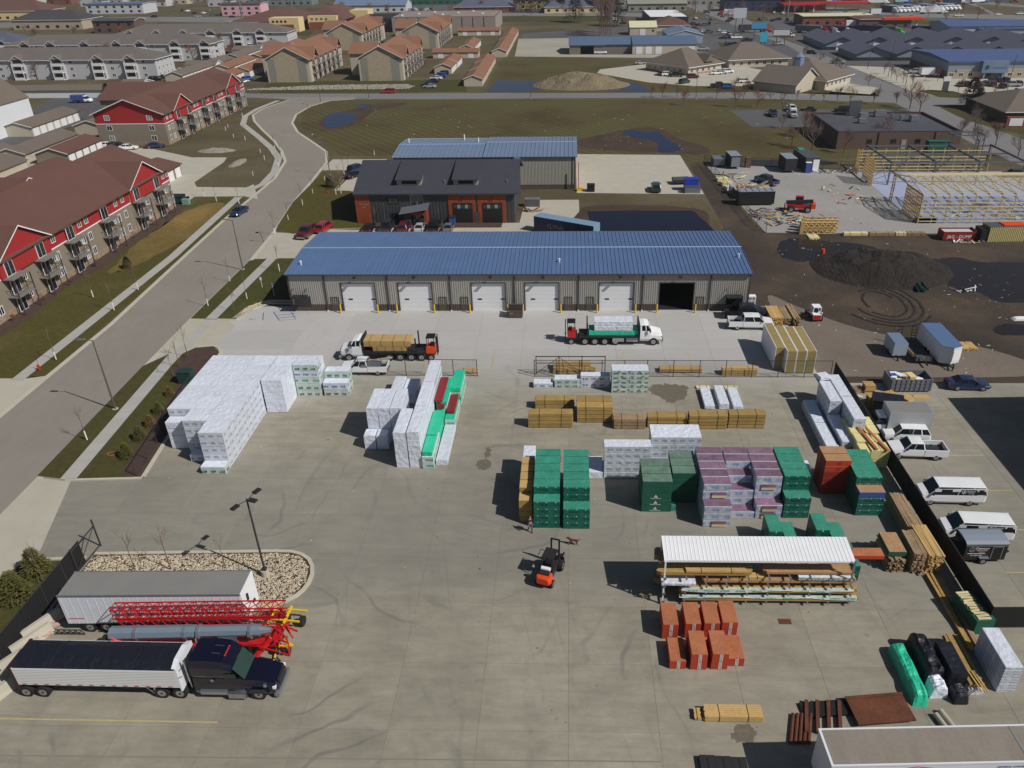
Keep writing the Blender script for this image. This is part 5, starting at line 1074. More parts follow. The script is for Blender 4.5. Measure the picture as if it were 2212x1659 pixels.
car('suv',700,500,'red',80,'red suv parked just behind the dark red pickup')
for (k,px,c,lab) in (('sedan',797,'black','black car, first behind the blue roof ridge from the left'),('crew',836,'dark','dark pickup truck second along behind the blue roof'),('suv',873,'maroon','maroon suv third along behind the blue roof'),('sedan',907,'silver','silver sedan fourth along behind the blue roof'),('crew',937,'black','black pickup truck fifth along behind the blue roof'),('sedan',969,'grey','grey sedan rightmost behind the blue roof')):
 car(k,px,500,c,90,lab)
car('sedan',764,384,'black',60,'black sedan beside the left wall of the charcoal office'); car('suv',770,371,'navy',60,'navy suv just beyond the black sedan by the charcoal office')
car('suv',1417,413,'green',88,'dark suv standing alone on the pale concrete pad')
car('sedan',276,324,'white',12,'white sedan in the court between the red apartment blocks'); car('suv',253,322,'black',12,'black suv left of the white sedan in the court'); car('sedan',334,320,'navy',20,'navy car at the corner of the brown garage roof'); car('sedan',232,319,'white',12,'half hidden white car left of the black suv')
car('minivan',839,202,'red',180,'red minivan driving along the far road')
car('suv',2191,384,'dark',176,'dark suv parked beyond the steel frame at the right edge')
FC = [('sedan',928,190,'silver',175,'silver car nearest the road in the row by the orange garages'),('sedan',925,185,'dark',175,'dark car second in the row by the orange garages'),('sedan',935,178,'navy',175,'navy car third in the row by the orange garages'),('sedan',942,172,'white',175,'white car fourth in the row by the orange garages'),('suv',952,167,'blue',175,'blue suv fifth in the row by the orange garages'),('suv',957,162,'dark',175,'dark suv farthest in the row by the orange garages'),
 ('suv',1010,112,'maroon',175,'maroon suv by the third orange garage'),('suv',1016,103,'dark',175,'dark suv just beyond the maroon one'),
 ('suv',260,198,'maroon',85,'purple suv at the end of the long blank garage'),('suv',313,183,'maroon',20,'maroon suv below the grey apartment end'),('suv',336,174,'black',10,'black suv below the grey apartment end'),('sedan',356,169,'dark',10,'dark sedan rightmost below the grey apartment end'),('sedan',391,155,'white',5,'white sedan beside the small grey garages'),('suv',449,136,'black',10,'black suv right of the second grey block'),('sedan',461,132,'silver',10,'silver sedan right of the second grey block'),('suv',497,119,'black',10,'black suv right of the white apartment end wall'),('crew',540,103,'white',10,'white pickup truck near the third grey block'),('sedan',526,179,'white',60,'white car behind the far red apartments'),('suv',536,174,'blue',60,'blue car behind the far red apartments'),
 ('suv',5,266,'white',170,'white car at the very left edge'),('suv',333,38,'dark',180,'dark suv on the highway at the upper left'),('sedan',497,48,'silver',20,'silver car on the upper left road'),('sedan',502,38,'dark',0,'dark car by the pink building'),
 ('suv',693,62,'dark',0,'dark suv in the lot behind the orange roofs'),('sedan',716,62,'silver',0,'silver car in the lot behind the orange roofs'),('sedan',573,96,'white',0,'white car beside the small peaked garages'),
 ('sedan',580,72,'white',85,'first white car in the row by the brick school'),('sedan',589,71,'silver',85,'silver car in the row by the brick school'),('suv',598,70,'white',85,'white suv in the row by the brick school'),('sedan',607,69,'white',85,'last white car in the row by the brick school'),
 ('sedan',1383,139,'silver',5,'pale car left of the lone hip roofed office'),('suv',1425,162,'maroon',90,'dark red suv first in front of the hip roofed office'),('suv',1441,164,'white',10,'white suv in front of the hip roofed office'),('crew',1460,166,'black',175,'black pickup in front of the hip roofed office'),('suv',1496,169,'maroon',5,'maroon suv at the office corner'),('suv',1478,180,'green',40,'dark green suv alone on the pale car park'),('sedan',1546,161,'white',15,'white car first of three by the tan wall'),('sedan',1558,160,'silver',15,'silver car middle of three by the tan wall'),('suv',1571,158,'white',15,'white suv last of three by the tan wall'),('suv',1607,179,'white',8,'white suv before the joined offices'),('crew',1552,189,'dark',0,'dark pickup near the planted circle'),('suv',1573,191,'blue',5,'blue suv next to the dark pickup'),
 ('crew',1297,117,'white',0,'white pickup before the dark service bay'),('crew',1518,109,'silver',178,'silver pickup at the right end of the service building'),
 ('crew',1809,138,'silver',-25,'silver pickup turning onto the avenue'),('suv',1753,117,'dark',-35,'dark suv on the avenue'),('suv',1681,97,'silver',5,'silver suv beside the white board sign'),('crew',1978,159,'silver',175,'silver pickup left of the white box truck by the showroom'),
 ('sedan',2074,186,'dark',80,'dark car leftmost in the showroom lot'),('suv',2088,186,'black',80,'black suv second in the showroom lot'),('crew',2113,190,'grey',80,'large grey truck in the showroom lot'),('suv',2128,185,'dark',80,'dark suv right of the large grey truck'),('suv',2143,186,'navy',80,'navy suv right of centre in the showroom lot'),('sedan',2142,177,'dark',80,'dark car in the row against the showroom'),('sedan',2157,177,'black',80,'black car in the row against the showroom'),('suv',2171,177,'navy',80,'navy suv in the row against the showroom'),('suv',2165,190,'black',80,'black suv near the lamp pole of the showroom lot'),('crew',2184,187,'silver',170,'silver truck in the showroom lot'),('suv',2199,185,'maroon',80,'maroon suv at the right edge of the showroom lot'),('crew',2199,203,'white',10,'white pickup low in the showroom lot'),
 ('crew',1669,250,'navy',-95,'dark car facing the camera left of the brown building'),('crew',1709,240,'white',-90,'white pickup behind the silver pickup'),('crew',1710,252,'silver',-90,'silver pickup in front of the white pickup'),('sedan',1746,240,'dark',160,'dark car by the reddish bare tree'),('suv',1819,241,'black',178,'black suv beyond the brown flat roof'),
 ('sedan',1968,38,'dark',0,'dark car on the highway before the parked trucks'),('crew',2070,36,'white',0,'white pickup on the highway'),('sedan',2156,33,'white',5,'white car on the highway, right side'),('crew',2203,32,'white',5,'white pickup on the highway at the right edge'),
 ('sedan',1562,37,'silver',-60,'silver car on the avenue at the top'),('sedan',1573,47,'dark',120,'dark car on the avenue at the top'),('suv',1580,43,'dark',120,'dark suv on the avenue at the top'),('suv',1435,33,'dark',0,'dark suv on the highway near the tall bare trees'),('sedan',1148,28,'maroon',0,'maroon car on the highway at the top centre'),('suv',1140,24,'navy',0,'navy suv by the motel trees')]
for r_ in FC: car(*r_,near=False)
DL = [(1503,26,'white'),(1526,28,'dark'),(1502,42,'white'),(1520,40,'lightblue'),(1535,44,'blue'),(1496,55,'dark'),(1508,55,'maroon'),(1520,56,'grey'),(1532,54,'dark'),(1501,62,'maroon'),(1516,70,'white'),(1530,72,'grey'),(1554,68,'white'),(1566,73,'white'),(1575,76,'silver'),(1562,84,'dark'),(1575,82,'maroon'),(1590,84,'white'),(1572,94,'lightblue'),(1576,99,'dark'),(1587,99,'black'),(1598,99,'dark'),(1610,99,'black'),(1613,90,'dark'),(1324,40,'silver'),(1330,44,'white'),(1336,49,'silver'),(1346,52,'dark'),(1640,44,'dark'),(1650,44,'grey'),(1668,46,'black'),(1680,44,'dark'),(1700,46,'dark'),(1712,48,'grey'),(1690,30,'white'),(1662,28,'maroon'),(1672,29,'white'),(1720,46,'silver'),(1738,44,'black'),(420,30,'dark'),(440,30,'white'),(460,33,'grey'),(480,32,'silver'),(448,24,'tan'),(405,26,'white'),(428,37,'silver'),(395,24,'dark')]
for i,(a,b,c) in enumerate(DL): car(['sedan','suv','crew'][i % 3],a,b,c,[80,10,95,170][i % 4],f'{c if c != "lightblue" else "light blue"} {["car", "suv", "pickup"][i % 3]} in the crowded far lots, {"nearest rows" if b > 80 else "middle rows" if b > 50 else "back rows"}, {"left" if a < 1480 else "centre" if a < 1560 else "right"} part{" ("+"abcdefgh"[i % 3]+")" if 0 else ""}','vehicles in the crowded far lots',near=False)
for i in range(26): car(['crew','sedan','suv'][i % 3],858+i*4.3 if i < 18 else 1400+(i-18)*11,24-(i % 2)*2 if i < 18 else 14-(i % 2)*3,['white','silver','dark','blue','white'][i % 5],88,f'{ORDS(i)} vehicle from the left in the dense dealer rows near the top edge','vehicles in the dealer rows near the top edge',near=False)
def box_truck(name,label,px,py,deg,cab,box,L=5.2,H=2.3,near=True,group=None,cat='box truck'):
 x,y = P(px,py) if px < 1900 or py < 900 else (35.9,71.0); o = thing(name,label,cat,(x,y,.02),R(deg),group)
 c = MB().loft([(L/2+2.3,.5,1.0,.85,.7),(L/2+2.1,.4,1.25,.98,.85),(L/2+1.3,.4,1.35,1.0,.9),(L/2+.1,.4,1.4,1.0,.95)],0); b = c.build('cab',['flatpaint'],o); b.color = COLS[cab]
 g = MB(); g.add([(L/2+1.35,-.92,1.35),(L/2+1.35,.92,1.35),(L/2+.15,.92,1.35),(L/2+.15,-.92,1.35),(L/2+.8,-.78,2.1),(L/2+.8,.78,2.1),(L/2+.15,.78,2.1),(L/2+.15,-.78,2.1)],[(0,1,5,4),(1,2,6,5),(2,3,7,6),(3,0,4,7)]); g.build('window_glass','glass',o)
 r = MB().loft([(L/2+.82,2.08,2.2,.8,.6),(L/2+.1,2.08,2.3,.82,.7)]).build('cab_roof','flatpaint',o); r.color = COLS[cab]
 k = MB().box(-L/2,L/2,-1.2,1.2,.95,.95+H).box(-L/2+.04,L/2-.04,-1.15,1.15,.95+H,.97+H,1).build('cargo_box',['flatpaint','trailer_roof'],o); k.color = box if isinstance(box,tuple) else COLS[box]
 MB().box(-L/2,L/2+.5,-.4,.4,.6,.95).build('frame','dark',o)
 add_wheels(o,[(L/2+1.35,-.88),(L/2+1.35,.88),(-L/2+1.3,-.9),(-L/2+1.3,.9)],.42,.28)
 return o
box_truck('box_truck','white box truck with aluminium cargo body, nose to the fence',1940,927,177,'white','silver',4.4,2.1)
box_truck('box_truck','white box truck parked before the showroom',2000,166,2,'white','white',5.0,2.4)
box_truck('box_truck','blue and white dump body truck at the service building',1330,114,2,'white','lightblue',5.5,1.9)
box_truck('box_truck','black sided delivery truck on the avenue',1688,80,-3,'white','black',9,3.0); box_truck('box_truck','white box truck driving left on the highway',1890,33,180,'white','white',7,3.2)
box_truck('delivery_van','blue, white and red delivery van on the road behind the pale hall',172,222,2,'white',(.05,.08,.35,1),4.2,1.7,cat='delivery van')
def semi(label,px,py,deg,cab,tr,TL=14.5,group='road trains parked around the truck stop'):
 x,y = P(px,py); o = thing('semi_truck',label,'semi truck',(x,y,.02),R(deg),group); f = TL/2
 c = MB().loft([(f+4.6,.7,1.5,1.0,.8),(f+3.2,.6,1.9,1.15,1.0),(f+3.0,.6,3.0,1.2,1.0),(f+.6,.6,3.4,1.2,1.05)]).build('cab','flatpaint',o); c.color = COLS[cab]
 MB().box(f+2.9,f+3.12,-1.05,1.05,2.0,2.8).build('window_glass','glass',o)
 k = MB().box(-f,f,-1.28,1.28,1.2,4.1).build('trailer','flatpaint',o); k.color = tr if isinstance(tr,tuple) else COLS[tr]
 w = MB()
 for wx in (f+3.6,f-.2,f-1.4,-f+1.6,-f+2.8):
  for s in (-1,1): w.tube((wx,s*.9,.5),(wx,s*1.25,.5),.5,n=10)
 stuff(w.build('wheels','rubber',o)); return o
for (a,b,d,c,t,l) in ((1622,70,5,'red','dark','red cabbed flatbed semi on the avenue'),(1745,72,-35,'red','grey','semi with red cab, leftmost in the truck park'),(1768,72,-35,'white','grey','semi with white cab beside the red one'),(1796,73,-35,'white','navy','semi with navy trailer and white cab'),(1852,60,180,'red','white','white trailer with red and blue cab before the restaurant'),(1876,72,-35,'green','navy','semi with bright green cab'),(1904,73,-35,'red','grey','semi with round red cab right of the green one'),(1998,74,-30,'white','navy','semi with curved white roof fairing'),(2036,74,-30,'silver','grey','silver trailer without fairing'),(2062,74,-30,'white','tan','truck with yellow trailer and white cab'),(2008,30,0,'white','white','long white trailer on the highway'),(1586,34,170,'red','white','white trailer with red cab at the avenue junction'),(2082,66,0,'white','white','white trailer behind the grey service hall')):
 o = semi(l,a,b,d,c,t)
 if 'green' in l: 
  for q in o.children: 
   if q.name.startswith('cab'): q.color = (.05,.5,.08,1)
for i in range(16):
 px = 1915+i*9; semi(f'{ORDS(i)} blue grey trailer from the left in the angled row at the top right',px,26-i*.4,-70,'white',['navy','lightblue','silver','navy'][i % 4],13,'trailers parked in the angled row at the top right')
for i in range(12):
 semi(f'{ORDS(i)} trailer from the left among the tight rows along the top edge',1560+i*55,9-(i % 3)*2,[0,20,-25][i % 3],['white','blue','red'][i % 3],['silver','navy','white','lightblue'][i % 4],13,'trailers in the tight rows beyond the red canopy')
# ================================================================== STACKS IN THE YARD
LAY = ['bottom','second','third','fourth','fifth','sixth','seventh','eighth','ninth']
ORD = ['first','second','third','fourth','fifth','sixth','seventh','eighth','ninth','tenth','eleventh','twelfth','thirteenth','fourteenth','fifteenth','sixteenth']
def cbox(w,d,h,mats,c=.035,sag=0.):
 """bundle w x d x h with softened long edges; mats = [side, top]"""
 key = ('cb',round(w,2),round(d,2),round(h,2),tuple(mats),sag)
 if key in CACHE: return CACHE[key]
 mb = MB(); X,Y = w/2,d/2; g = .012
 if w >= d: mb.extr([(-Y+c,g),(Y-c,g),(Y,c),(Y,h-c),(Y-c,h-g),(-Y+c,h-g),(-Y,h-c),(-Y,c)],-X,X,'X',0)
 else: mb.extr([(-X+c,g),(X-c,g),(X,c),(X,h-c),(X-c,h-g),(-X+c,h-g),(-X,h-c),(-X,c)],-Y,Y,'Y',0)
 mb.m[4] = len(mats)-1
 CACHE[key] = mb.mesh('bundle',mats); return CACHE[key]
def vis(n,prev,full=False): return None if full or not prev else list(range(max(0,min(n-1,prev-1)),n))
def bun(x0,x1,y0,y1,z0,z1,mats,label,group=None,name='lumber_bundle',cat='lumber bundle',jit=.016):
 if name == 'lumber_bundle':
  if mats[0] in ('white_wrap','print_grey','print_blue','print_green','print_teal','teal_wrap'): name,cat = 'wrapped_bundle','wrapped bundle'
  elif mats[0] in ('print_panel','green_dark','print_purple','edge_red','edge_orange','green_panel','ink_blue'): name,cat = 'panel_pack','panel pack'
 w,d,h = x1-x0-.02,y1-y0-.02,z1-z0; j = lambda: random.uniform(-jit,jit)
 o = put(cbox(w,d,h,mats),name,None,((x0+x1)/2+j(),(y0+y1)/2+j()*.5,z0+.02),j()*.12)
 return tag(o,label,cat,group)
def stack(x0,x1,y0,y1,h,n,mats,lab,group=None,z0=0.,name='lumber_bundle',cat='lumber bundle',only=None,jit=.016,alt=None):
 for k in range(n):
  if only is not None and k not in only: continue
  lw = 'top' if k == n-1 and n > 1 else LAY[k]
  m = alt[k] if alt and alt.get(k) else mats
  bun(x0,x1,y0,y1,z0+k*h/n,z0+(k+1)*h/n,m,(f'{lw} bundle of ' if n > 1 else '')+lab,group,name,cat,jit)
WW = ['white_wrap','white_wrap']; PG = ['print_grey','white_wrap']; PB = ['print_blue','white_wrap']; PN = ['print_green','white_wrap']; PT = ['print_teal','white_wrap']
G1 = 'white wrapped bundles in the big block by the left fence'
def rows(x0,x1,ys,h,n,mats,lab,full_from,front_only,grp):
 """rows of stacks behind each other; lower layers only where they can be seen"""
 for i,(a,b) in enumerate(ys):
  only = None if (front_only == 'all' or i == 0 or (full_from and b < full_from)) else [n-1]
  stack(x0,x1,a,b,h,n,mats,f'the {ORD[i]} stack from the front in {lab}',grp,only=only)
def span(a,b,n): return [(a+(b-a)*i/n,a+(b-a)*(i+1)/n) for i in range(n)]
rows(-36.9,-34.4,span(63.95,80.6,14),4.2,5,PG,'the long white row facing the open yard',75.5,'',G1)
stack(-36.9,-34.4,62.75,63.93,.86,1,['print_green','white_wrap'],'white wrap with two green house marks lying alone at the front of the long white row',G1)
rows(-39.45,-36.95,span(66.2,80.6,12),4.2,5,PG,'the white row left of the long one',None,'',G1)
stack(-38.9,-36.98,64.9,66.1,.84,1,PG,'white wrap in the shade before the white row left of the long one',G1)
rows(-42.0,-39.5,span(68.5,80.6,10),4.2,5,PG,'the white row nearest the street',None,'',G1)
stack(-41.9,-39.6,67.25,68.45,3.3,4,WW,'the lower white stack at the front of the row nearest the street',G1)
rows(-34.25,-31.95,span(74.6,80.6,5),4.2,5,WW,'the short white row at the inner corner of the block',99,'',G1)
stack(-31.85,-28.95,78.2,79.4,4.2,5,PN,'the printed white stack at the back right of the block',G1,alt={3: PB,2: PT})
stack(-31.85,-28.95,79.42,80.62,4.2,5,WW,'the hidden white stack behind the printed one',G1,only=[3,4])
stack(-28.7,-25.85,78.2,79.4,1.8,2,PN,'the low printed stack at the right end of the block',G1,alt={1: PB}); stack(-28.7,-25.85,79.42,80.7,2.7,3,PN,'the stack just behind the low printed one',G1)
G2 = 'bundles in the middle left cluster'
stack(-17.4,-16.15,64.0,68.6,4.25,5,WW,'the left white stack at the front of the middle cluster',G2)
for i,(a,b) in enumerate(((64.0,69.0),(69.05,74.2),(74.25,79.2))): stack(-16.05,-14.8,a,b,4.3,5,WW,f'the {ORD[i]} stack from the front in the long white line of the middle cluster',G2,alt={4: PG if i > 1 else None,3: PG if i > 1 else None})
for i,x in enumerate((-21.15,-19.92,-18.68)): stack(x,x+1.2,68.65,72.8,4.2,5,WW,f'the {ORD[i]} of three white stacks side by side, from the left',G2,only=None)
bun(-21.4,-20.2,67.3,68.6,0,1.7,WW,'short white stack in front of the leftmost of three white stacks',G2); bun(-20.1,-18.9,67.3,68.6,0,1.7,WW,'short white stack in the shade of the middle cluster',G2)
stack(-20.6,-19.3,76.6,80.4,1.5,2,WW,'the low white stack behind the middle cluster',G2); bun(-19.2,-17.6,76.6,80.2,0,1.3,WW,'white bundle in shade behind the middle cluster',G2)
stack(-14.75,-13.6,63.8,68.4,1.45,2,PT,'the low white and teal stack at the front right of the middle cluster',G2)
bun(-14.7,-13.65,63.95,67.0,1.5,1.95,['teal_wrap'],'short bright teal package strapped on the low white stack',G2); bun(-14.75,-13.7,67.1,71.8,1.5,2.0,['teal_wrap'],'long bright teal package behind the short strapped one',G2)
bun(-14.72,-13.6,68.5,72.9,0,1.45,['teal_wrap'],'teal package under the long bright teal one',G2)
stack(-14.6,-13.45,73.1,78.4,2.4,4,WW,'the mixed white and teal stack in the right hand line',G2,alt={0: ['teal_wrap'],3: ['teal_wrap']})
bun(-14.75,-13.85,72.8,78.0,2.45,2.75,['maroon'],'long dark red board package lying on the mixed stack',G2,'board_package','board package'); bun(-14.5,-13.7,72.75,73.1,1.6,2.2,['maroon'],'dark red package end below the long dark red one',G2,'board_package','board package')
bun(-13.5,-12.3,64.5,71.2,0,.62,['white_wrap','print_grey'],'long flat white bundle along the right edge of the middle cluster',G2)
bun(-13.5,-12.35,71.3,75.6,0,1.2,['print_teal','teal_wrap'],'white and teal bundle under a dark red board package',G2); bun(-13.45,-12.55,72.4,76.0,1.25,1.6,['maroon'],'dark red board package with rounded corners on the right line',G2,'board_package','board package')
stack(-13.5,-12.3,76.2,80.6,2.3,4,PT,'the teal topped stack at the far end of the right line',G2,alt={3: ['teal_wrap'],1: ['teal_wrap']})
GP = ['print_panel','green_panel']; GD = ['green_dark','green_worn']; PU = ['print_purple','purple']
G3 = 'green panel packs'
stack(-3.15,-.78,54.8,56.0,2.97,4,GP,'the front stack in the left green panel row',G3)
for i,(a,b) in enumerate(span(56.02,62.1,5)): stack(-3.15,-.78,a,b,3.72,5,GP,f'the {ORD[i+1]} stack from the front in the left green panel row',G3,only=[3,4] if i == 0 else [4])
stack(-.5,1.9,54.7,55.9,2.25,3,GP,'the front stack in the right green panel row',G3)
for i,(a,b) in enumerate(span(55.95,62,5)): stack(-.5,1.9,a,b,3.72,5,GP,f'the {ORD[i+1]} stack from the front in the right green panel row',G3,only=None)
for i in range(5): stack(-4.5,-3.3,55.6+i*1.25,56.8+i*1.25,3.0-(.5 if i == 0 else 0),4,['wood_gold','wood'],f'the {ORD[i]} brown lumber stack in the shade left of the green panels','brown lumber beside the green panels',name='lumber_bundle')
stack(-4.5,-3.3,62.2,64.4,2.5,3,WW,'the small white stack at the back left of the green panels',G3); bun(2.0,3.4,62.4,65.2,0,.7,WW,'low white bundle between green panels and the tall white stack')
for i,(a,b) in enumerate(span(57.2,60.9,3)): stack(6.75,9.45,a,b,3.47,5,GD,f'the {ORD[i]} stack from the front in the dark green row',G3)
for i,(a,b) in enumerate(span(58.5,62.2,3)): stack(9.6,11.95,a,b,3.47,5,GD if i else ['green_dark','green_worn'],f'the {ORD[i]} stack from the front in the worn green row',G3,only=None if i == 0 else [4])
bun(9.5,9.95,57.3,57.9,0,.7,['green_panel'],'small green carton beside the dark green stack',name='carton',cat='carton')
for i,z in enumerate((.35,1.05,1.74)):   # tree shaped marks and lettering on the dark green faces
 for (x,y) in ((8.0,57.16),):
  t = [ob for ob in bpy.data.objects if ob.get('label','').startswith(('bottom','second','third')[i]+' bundle') and 'first' in ob['label'] and 'in the dark green row' in ob['label']][0]
  lg = MB(); c = Vector(t.location); X = x-c.x; Yl = -1.26/2-.012; Z = .3
  for (a,b) in (((-.16,-.02),(0,.26)),((0,.26),(.16,-.02)),((-.08,-.02),(0,.12)),((0,.12),(.08,-.02))): lg.bar((X+a[0],Yl,Z+a[1]),(X+b[0],Yl,Z+b[1]),.01,.05)
  lg.build('tree_mark','ink_white',t); text('Weyerhaeuser',.17,'ink_white',t,(X,Yl,Z-.12))
stack(3.45,8.0,62.35,63.65,3.8,5,PG,'the broad white stack left behind the dark green panels','broad white stacks at the back')
stack(8.1,13.0,63.7,66.1,4.0,5,PG,'the broad white stack standing higher at the back','broad white stacks at the back')
def sheet_rows(x0,x1,y0,hs,mats,lab,grp,d=1.2):
 for i,n in enumerate(hs): stack(x0,x1,y0+i*d,y0+i*d+d-.03,n*.775,n,mats,f'the {ORD[i]} stack from the front in {lab}',grp,only=vis(n,hs[i-1] if i else 0,'left purple' in lab or 'right of' in lab))
G4 = 'purple topped panel packs'
sheet_rows(12.1,14.55,55.1,(3,5,5,5,5,5),PU,'the left purple row',G4); sheet_rows(14.7,16.95,56.3,(1,3,4,5,5),PU,'the middle purple row',G4); sheet_rows(17.05,19.4,56.3,(2,5,5,5,5),PU,'the right purple row',G4)
for (x,y,z) in ((12.9,55.1,0),(12.9,56.3,2.33),(17.6,56.3,.8),(17.6,56.3,0),(17.6,57.5,2.33)): tag(MB().box(-.0,1.3,-.05,.0,.1,.38).box(0,1.3,-.05,0,.38,.7,1).build('torn_wrap',['wood_pale','purple'],None,(x,y-.03,z)),{(12.9,55.1): 'torn opening low in the front left purple pack',(12.9,56.3): 'torn wrap high on the left purple row',(17.6,57.5): 'torn wrap on the second stack of the right purple row'}.get((x,y),f'torn wrap {"low" if z < .5 else "higher"} on the front of the right purple row'),'torn wrapping')
bun(22.2,23.9,62.7,64.4,0,.85,WW,'low white bundle in the gap behind the red edged boards'); sheet_rows(19.6,21.95,56.4,(3,5,5,5,5),GP,'the green row right of the purple packs',G3)
for i,(a,b) in enumerate(((60.0,61.2),(61.25,62.5))): stack(24.0,26.4,a,b,3.88,6,['edge_red','osb'],f'the {"front" if i == 0 else "rear"} red edged board stack','red edged board packs',alt={4: ['edge_orange','osb'],5: ['edge_orange','osb']})
for k,ob in enumerate([ob for ob in bpy.data.objects if 'bundle of the front red edged' in ob.get('label','')][2:]): text('LP',.36,'edge_red' if k >= 2 else 'edge_orange',ob,(.1,-.61,.32))
stack(26.3,28.65,56.8,58.0,2.0,3,GP,'the front stack of the rightmost green row',G3); bun(26.3,28.65,56.8,58.0,2.02,2.68,['ink_blue','osb'],'blue edged board pack on the front of the rightmost green row',G3)
for i,(a,b) in enumerate(span(58.05,62.6,4)): stack(26.3,28.65,a,b,3.45,5,GP,f'the {ORD[i+1]} stack from the front of the rightmost green row',G3)
for (x0,x1,y0,y1,h,l) in ((17.15,18.35,51.9,54.2,2.2,'left dark green stack behind the white rack roof'),(18.4,19.5,51.6,53.6,1.9,'lower green stack next to the left dark green one'),(21.1,22.3,51.9,54.2,2.4,'tallest narrow green stack behind the rack roof'),(22.4,23.6,51.4,53.6,1.9,'green stack right of the tallest narrow one'),(22.7,23.9,48.4,51.2,1.6,'green bundle at the right end of the rack roof')): stack(x0,x1,y0,y1,h,2,GP,'the '+l,'narrow green stacks behind the rack')
G5 = 'golden lumber stacks in the cross row'; WG = ['wood_gold','wood']
def boards(x0,x1,y0,y1,z0,h,n,label,grp,mat_='wood_gold',straps=2):
 """a banded lumber pack: board layers with visible joints, cross battens"""
 key = ('bd',round(x1-x0,2),round(y1-y0,2),round(h,2),n,mat_,straps)
 if key not in CACHE:
  mb = MB(); w = x1-x0; d = y1-y0; lh = .04*round(h/n/.04); nb = max(2,int(h/.045/2)); r = random.Random(int(w*100)); k = max(4,int(d/.16))
  for j in range(nb):
   zz = j*h/nb; e = r.uniform(-.03,.03)
   if j == nb-1:
    for i in range(k): mb.box(-w/2+e+r.uniform(-.04,.04),w/2+e+r.uniform(-.04,.04),-d/2+i*d/k+.006,-d/2+(i+1)*d/k-.006,zz,zz+h/nb-.006)
   else: mb.box(-w/2+e,w/2+e,-d/2+r.uniform(-.012,.012),d/2,zz,zz+h/nb-.008)
  s = MB()
  for i in range(straps): x = -w/2+w*(i+.5)/straps; s.box(x-.02,x+.02,-d/2-.02,d/2+.02,0,h+.012)
  CACHE[key] = (mb.mesh('lumber_bundle',[mat_]),s.mesh('strap',['dark']))
 a,b = CACHE[key]; o = tag(put(a,'lumber_bundle',None,((x0+x1)/2+random.uniform(-.03,.03),(y0+y1)/2,z0+.03)),label,'lumber bundle',grp); put(b,'strap',o); return o
def bstack(x0,x1,y0,y1,h,n,lab,mat_='wood_gold',grp=G5):
 for k in range(n): boards(x0,x1,y0,y1,k*h/n+.06,h/n-.07,4,f'{"top" if k == n-1 else LAY[k]} pack of the {lab}',grp,mat_)
bstack(-4.4,.4,71.5,72.6,1.8,4,'leftmost stack of the golden cross row'); bstack(-3.8,.6,75.4,76.6,1.2,2,'low golden stack behind the leftmost one'); bstack(.9,4.8,72.6,73.8,2.0,4,'second stack of the golden cross row'); bstack(.9,4.8,73.9,75.2,2.0,4,'stack right behind the second of the cross row')
bstack(4.9,8.3,71.3,72.6,1.25,3,'third, darker stack of the cross row','wood_old'); bstack(8.6,12.8,71.6,72.9,1.35,3,'fourth stack of the golden cross row'); bstack(13.0,17.1,71.3,72.5,1.7,4,'fifth stack of the golden cross row'); bstack(17.3,21.2,71.5,72.7,1.75,4,'rightmost stack of the golden cross row')
G6 = 'printed bundles along the back fence'
stack(-4.2,-1.9,80.2,81.4,.65,1,PB,'white wrap with blue marks, leftmost along the back fence',G6); stack(-1.7,1.4,80.3,81.5,1.15,2,PN,'the white and green stack second along the back fence',G6); stack(1.4,4.9,80.3,81.3,1.65,2,PB,'the white and blue stack left of the tall green striped one',G6)
stack(5.0,9.25,79.1,80.7,3.0,5,PN,'the tall green striped stack by the back fence',G6)
for k in range(5):
 ob = [ob for ob in bpy.data.objects if ob.get('label','').startswith(('bottom','second','third','fourth','top')[k]+' bundle of the tall green striped')][0]
 for u in (-1.2,0,1.2): text('EZ',.26,'ink_dark',ob,(u+(.25 if k % 2 else -.1),-.81,.4))
for (x0,x1,h,l) in ((15.35,16.5,.5,'leftmost of three long white bundles by the wet patch'),(17.0,18.1,.75,'middle, higher one of three long white bundles by the wet patch'),(18.6,19.7,.45,'rightmost of three long white bundles by the wet patch')): bun(x0,x1,75.4,79.7,0.05,h,WW,l,'long white bundles by the wet patch')
for (x,l) in ((15.9,'left'),(19.2,'right')): boards(x-.8,x+.8,80.0,80.6,.0,.2,1,f'short pale lumber piece at the {l} end of the long white bundles',G5,'wood_pale')
for (px,py,w,n,l) in ((1235,800,4.6,3,'left'),(1240,808,5.2,2,'left front'),(1470,806,5.2,2,'middle'),(1598,812,4.2,3,'right'),(1010,808,2.4,1,'small left')):
 x,y = P(px,py); bstack(x-w/2,x+w/2,y,y+1.0,.28*n,n,f'loose yellow lumber pile outside the back fence, {l}','wood','yellow lumber outside the fence')
G7 = 'long white stacks beside the right fence'
for i,(a,b) in enumerate(((68.4,73.0),(73.1,77.9))): stack(29.35,30.6,a,b,3.2,4,PG,f'the {"near" if i == 0 else "far"} white stack against the right fence',G7)
stack(27.95,29.2,72.0,76.4,3.2,4,PG,'the white stack second from the right fence',G7); bun(27.9,29.2,66.6,71.9,0,1.6,PG,'low white bundle in the blue shade of the fence stacks',G7)
bun(26.3,27.6,66.4,71.0,0,1.1,PG,'near white bundle of the low outer line by the right fence',G7); bun(26.35,27.65,71.1,75.8,0,1.1,PG,'far white bundle of the low outer line by the right fence',G7)
o = tag(MB().box(-.6,.6,-.5,.5,0,.5).build('crumpled_wrap','white_wrap',None,(28.6,77.2,3.1),.3),'heap of crumpled white wrap on top of the fence stacks','plastic wrap')
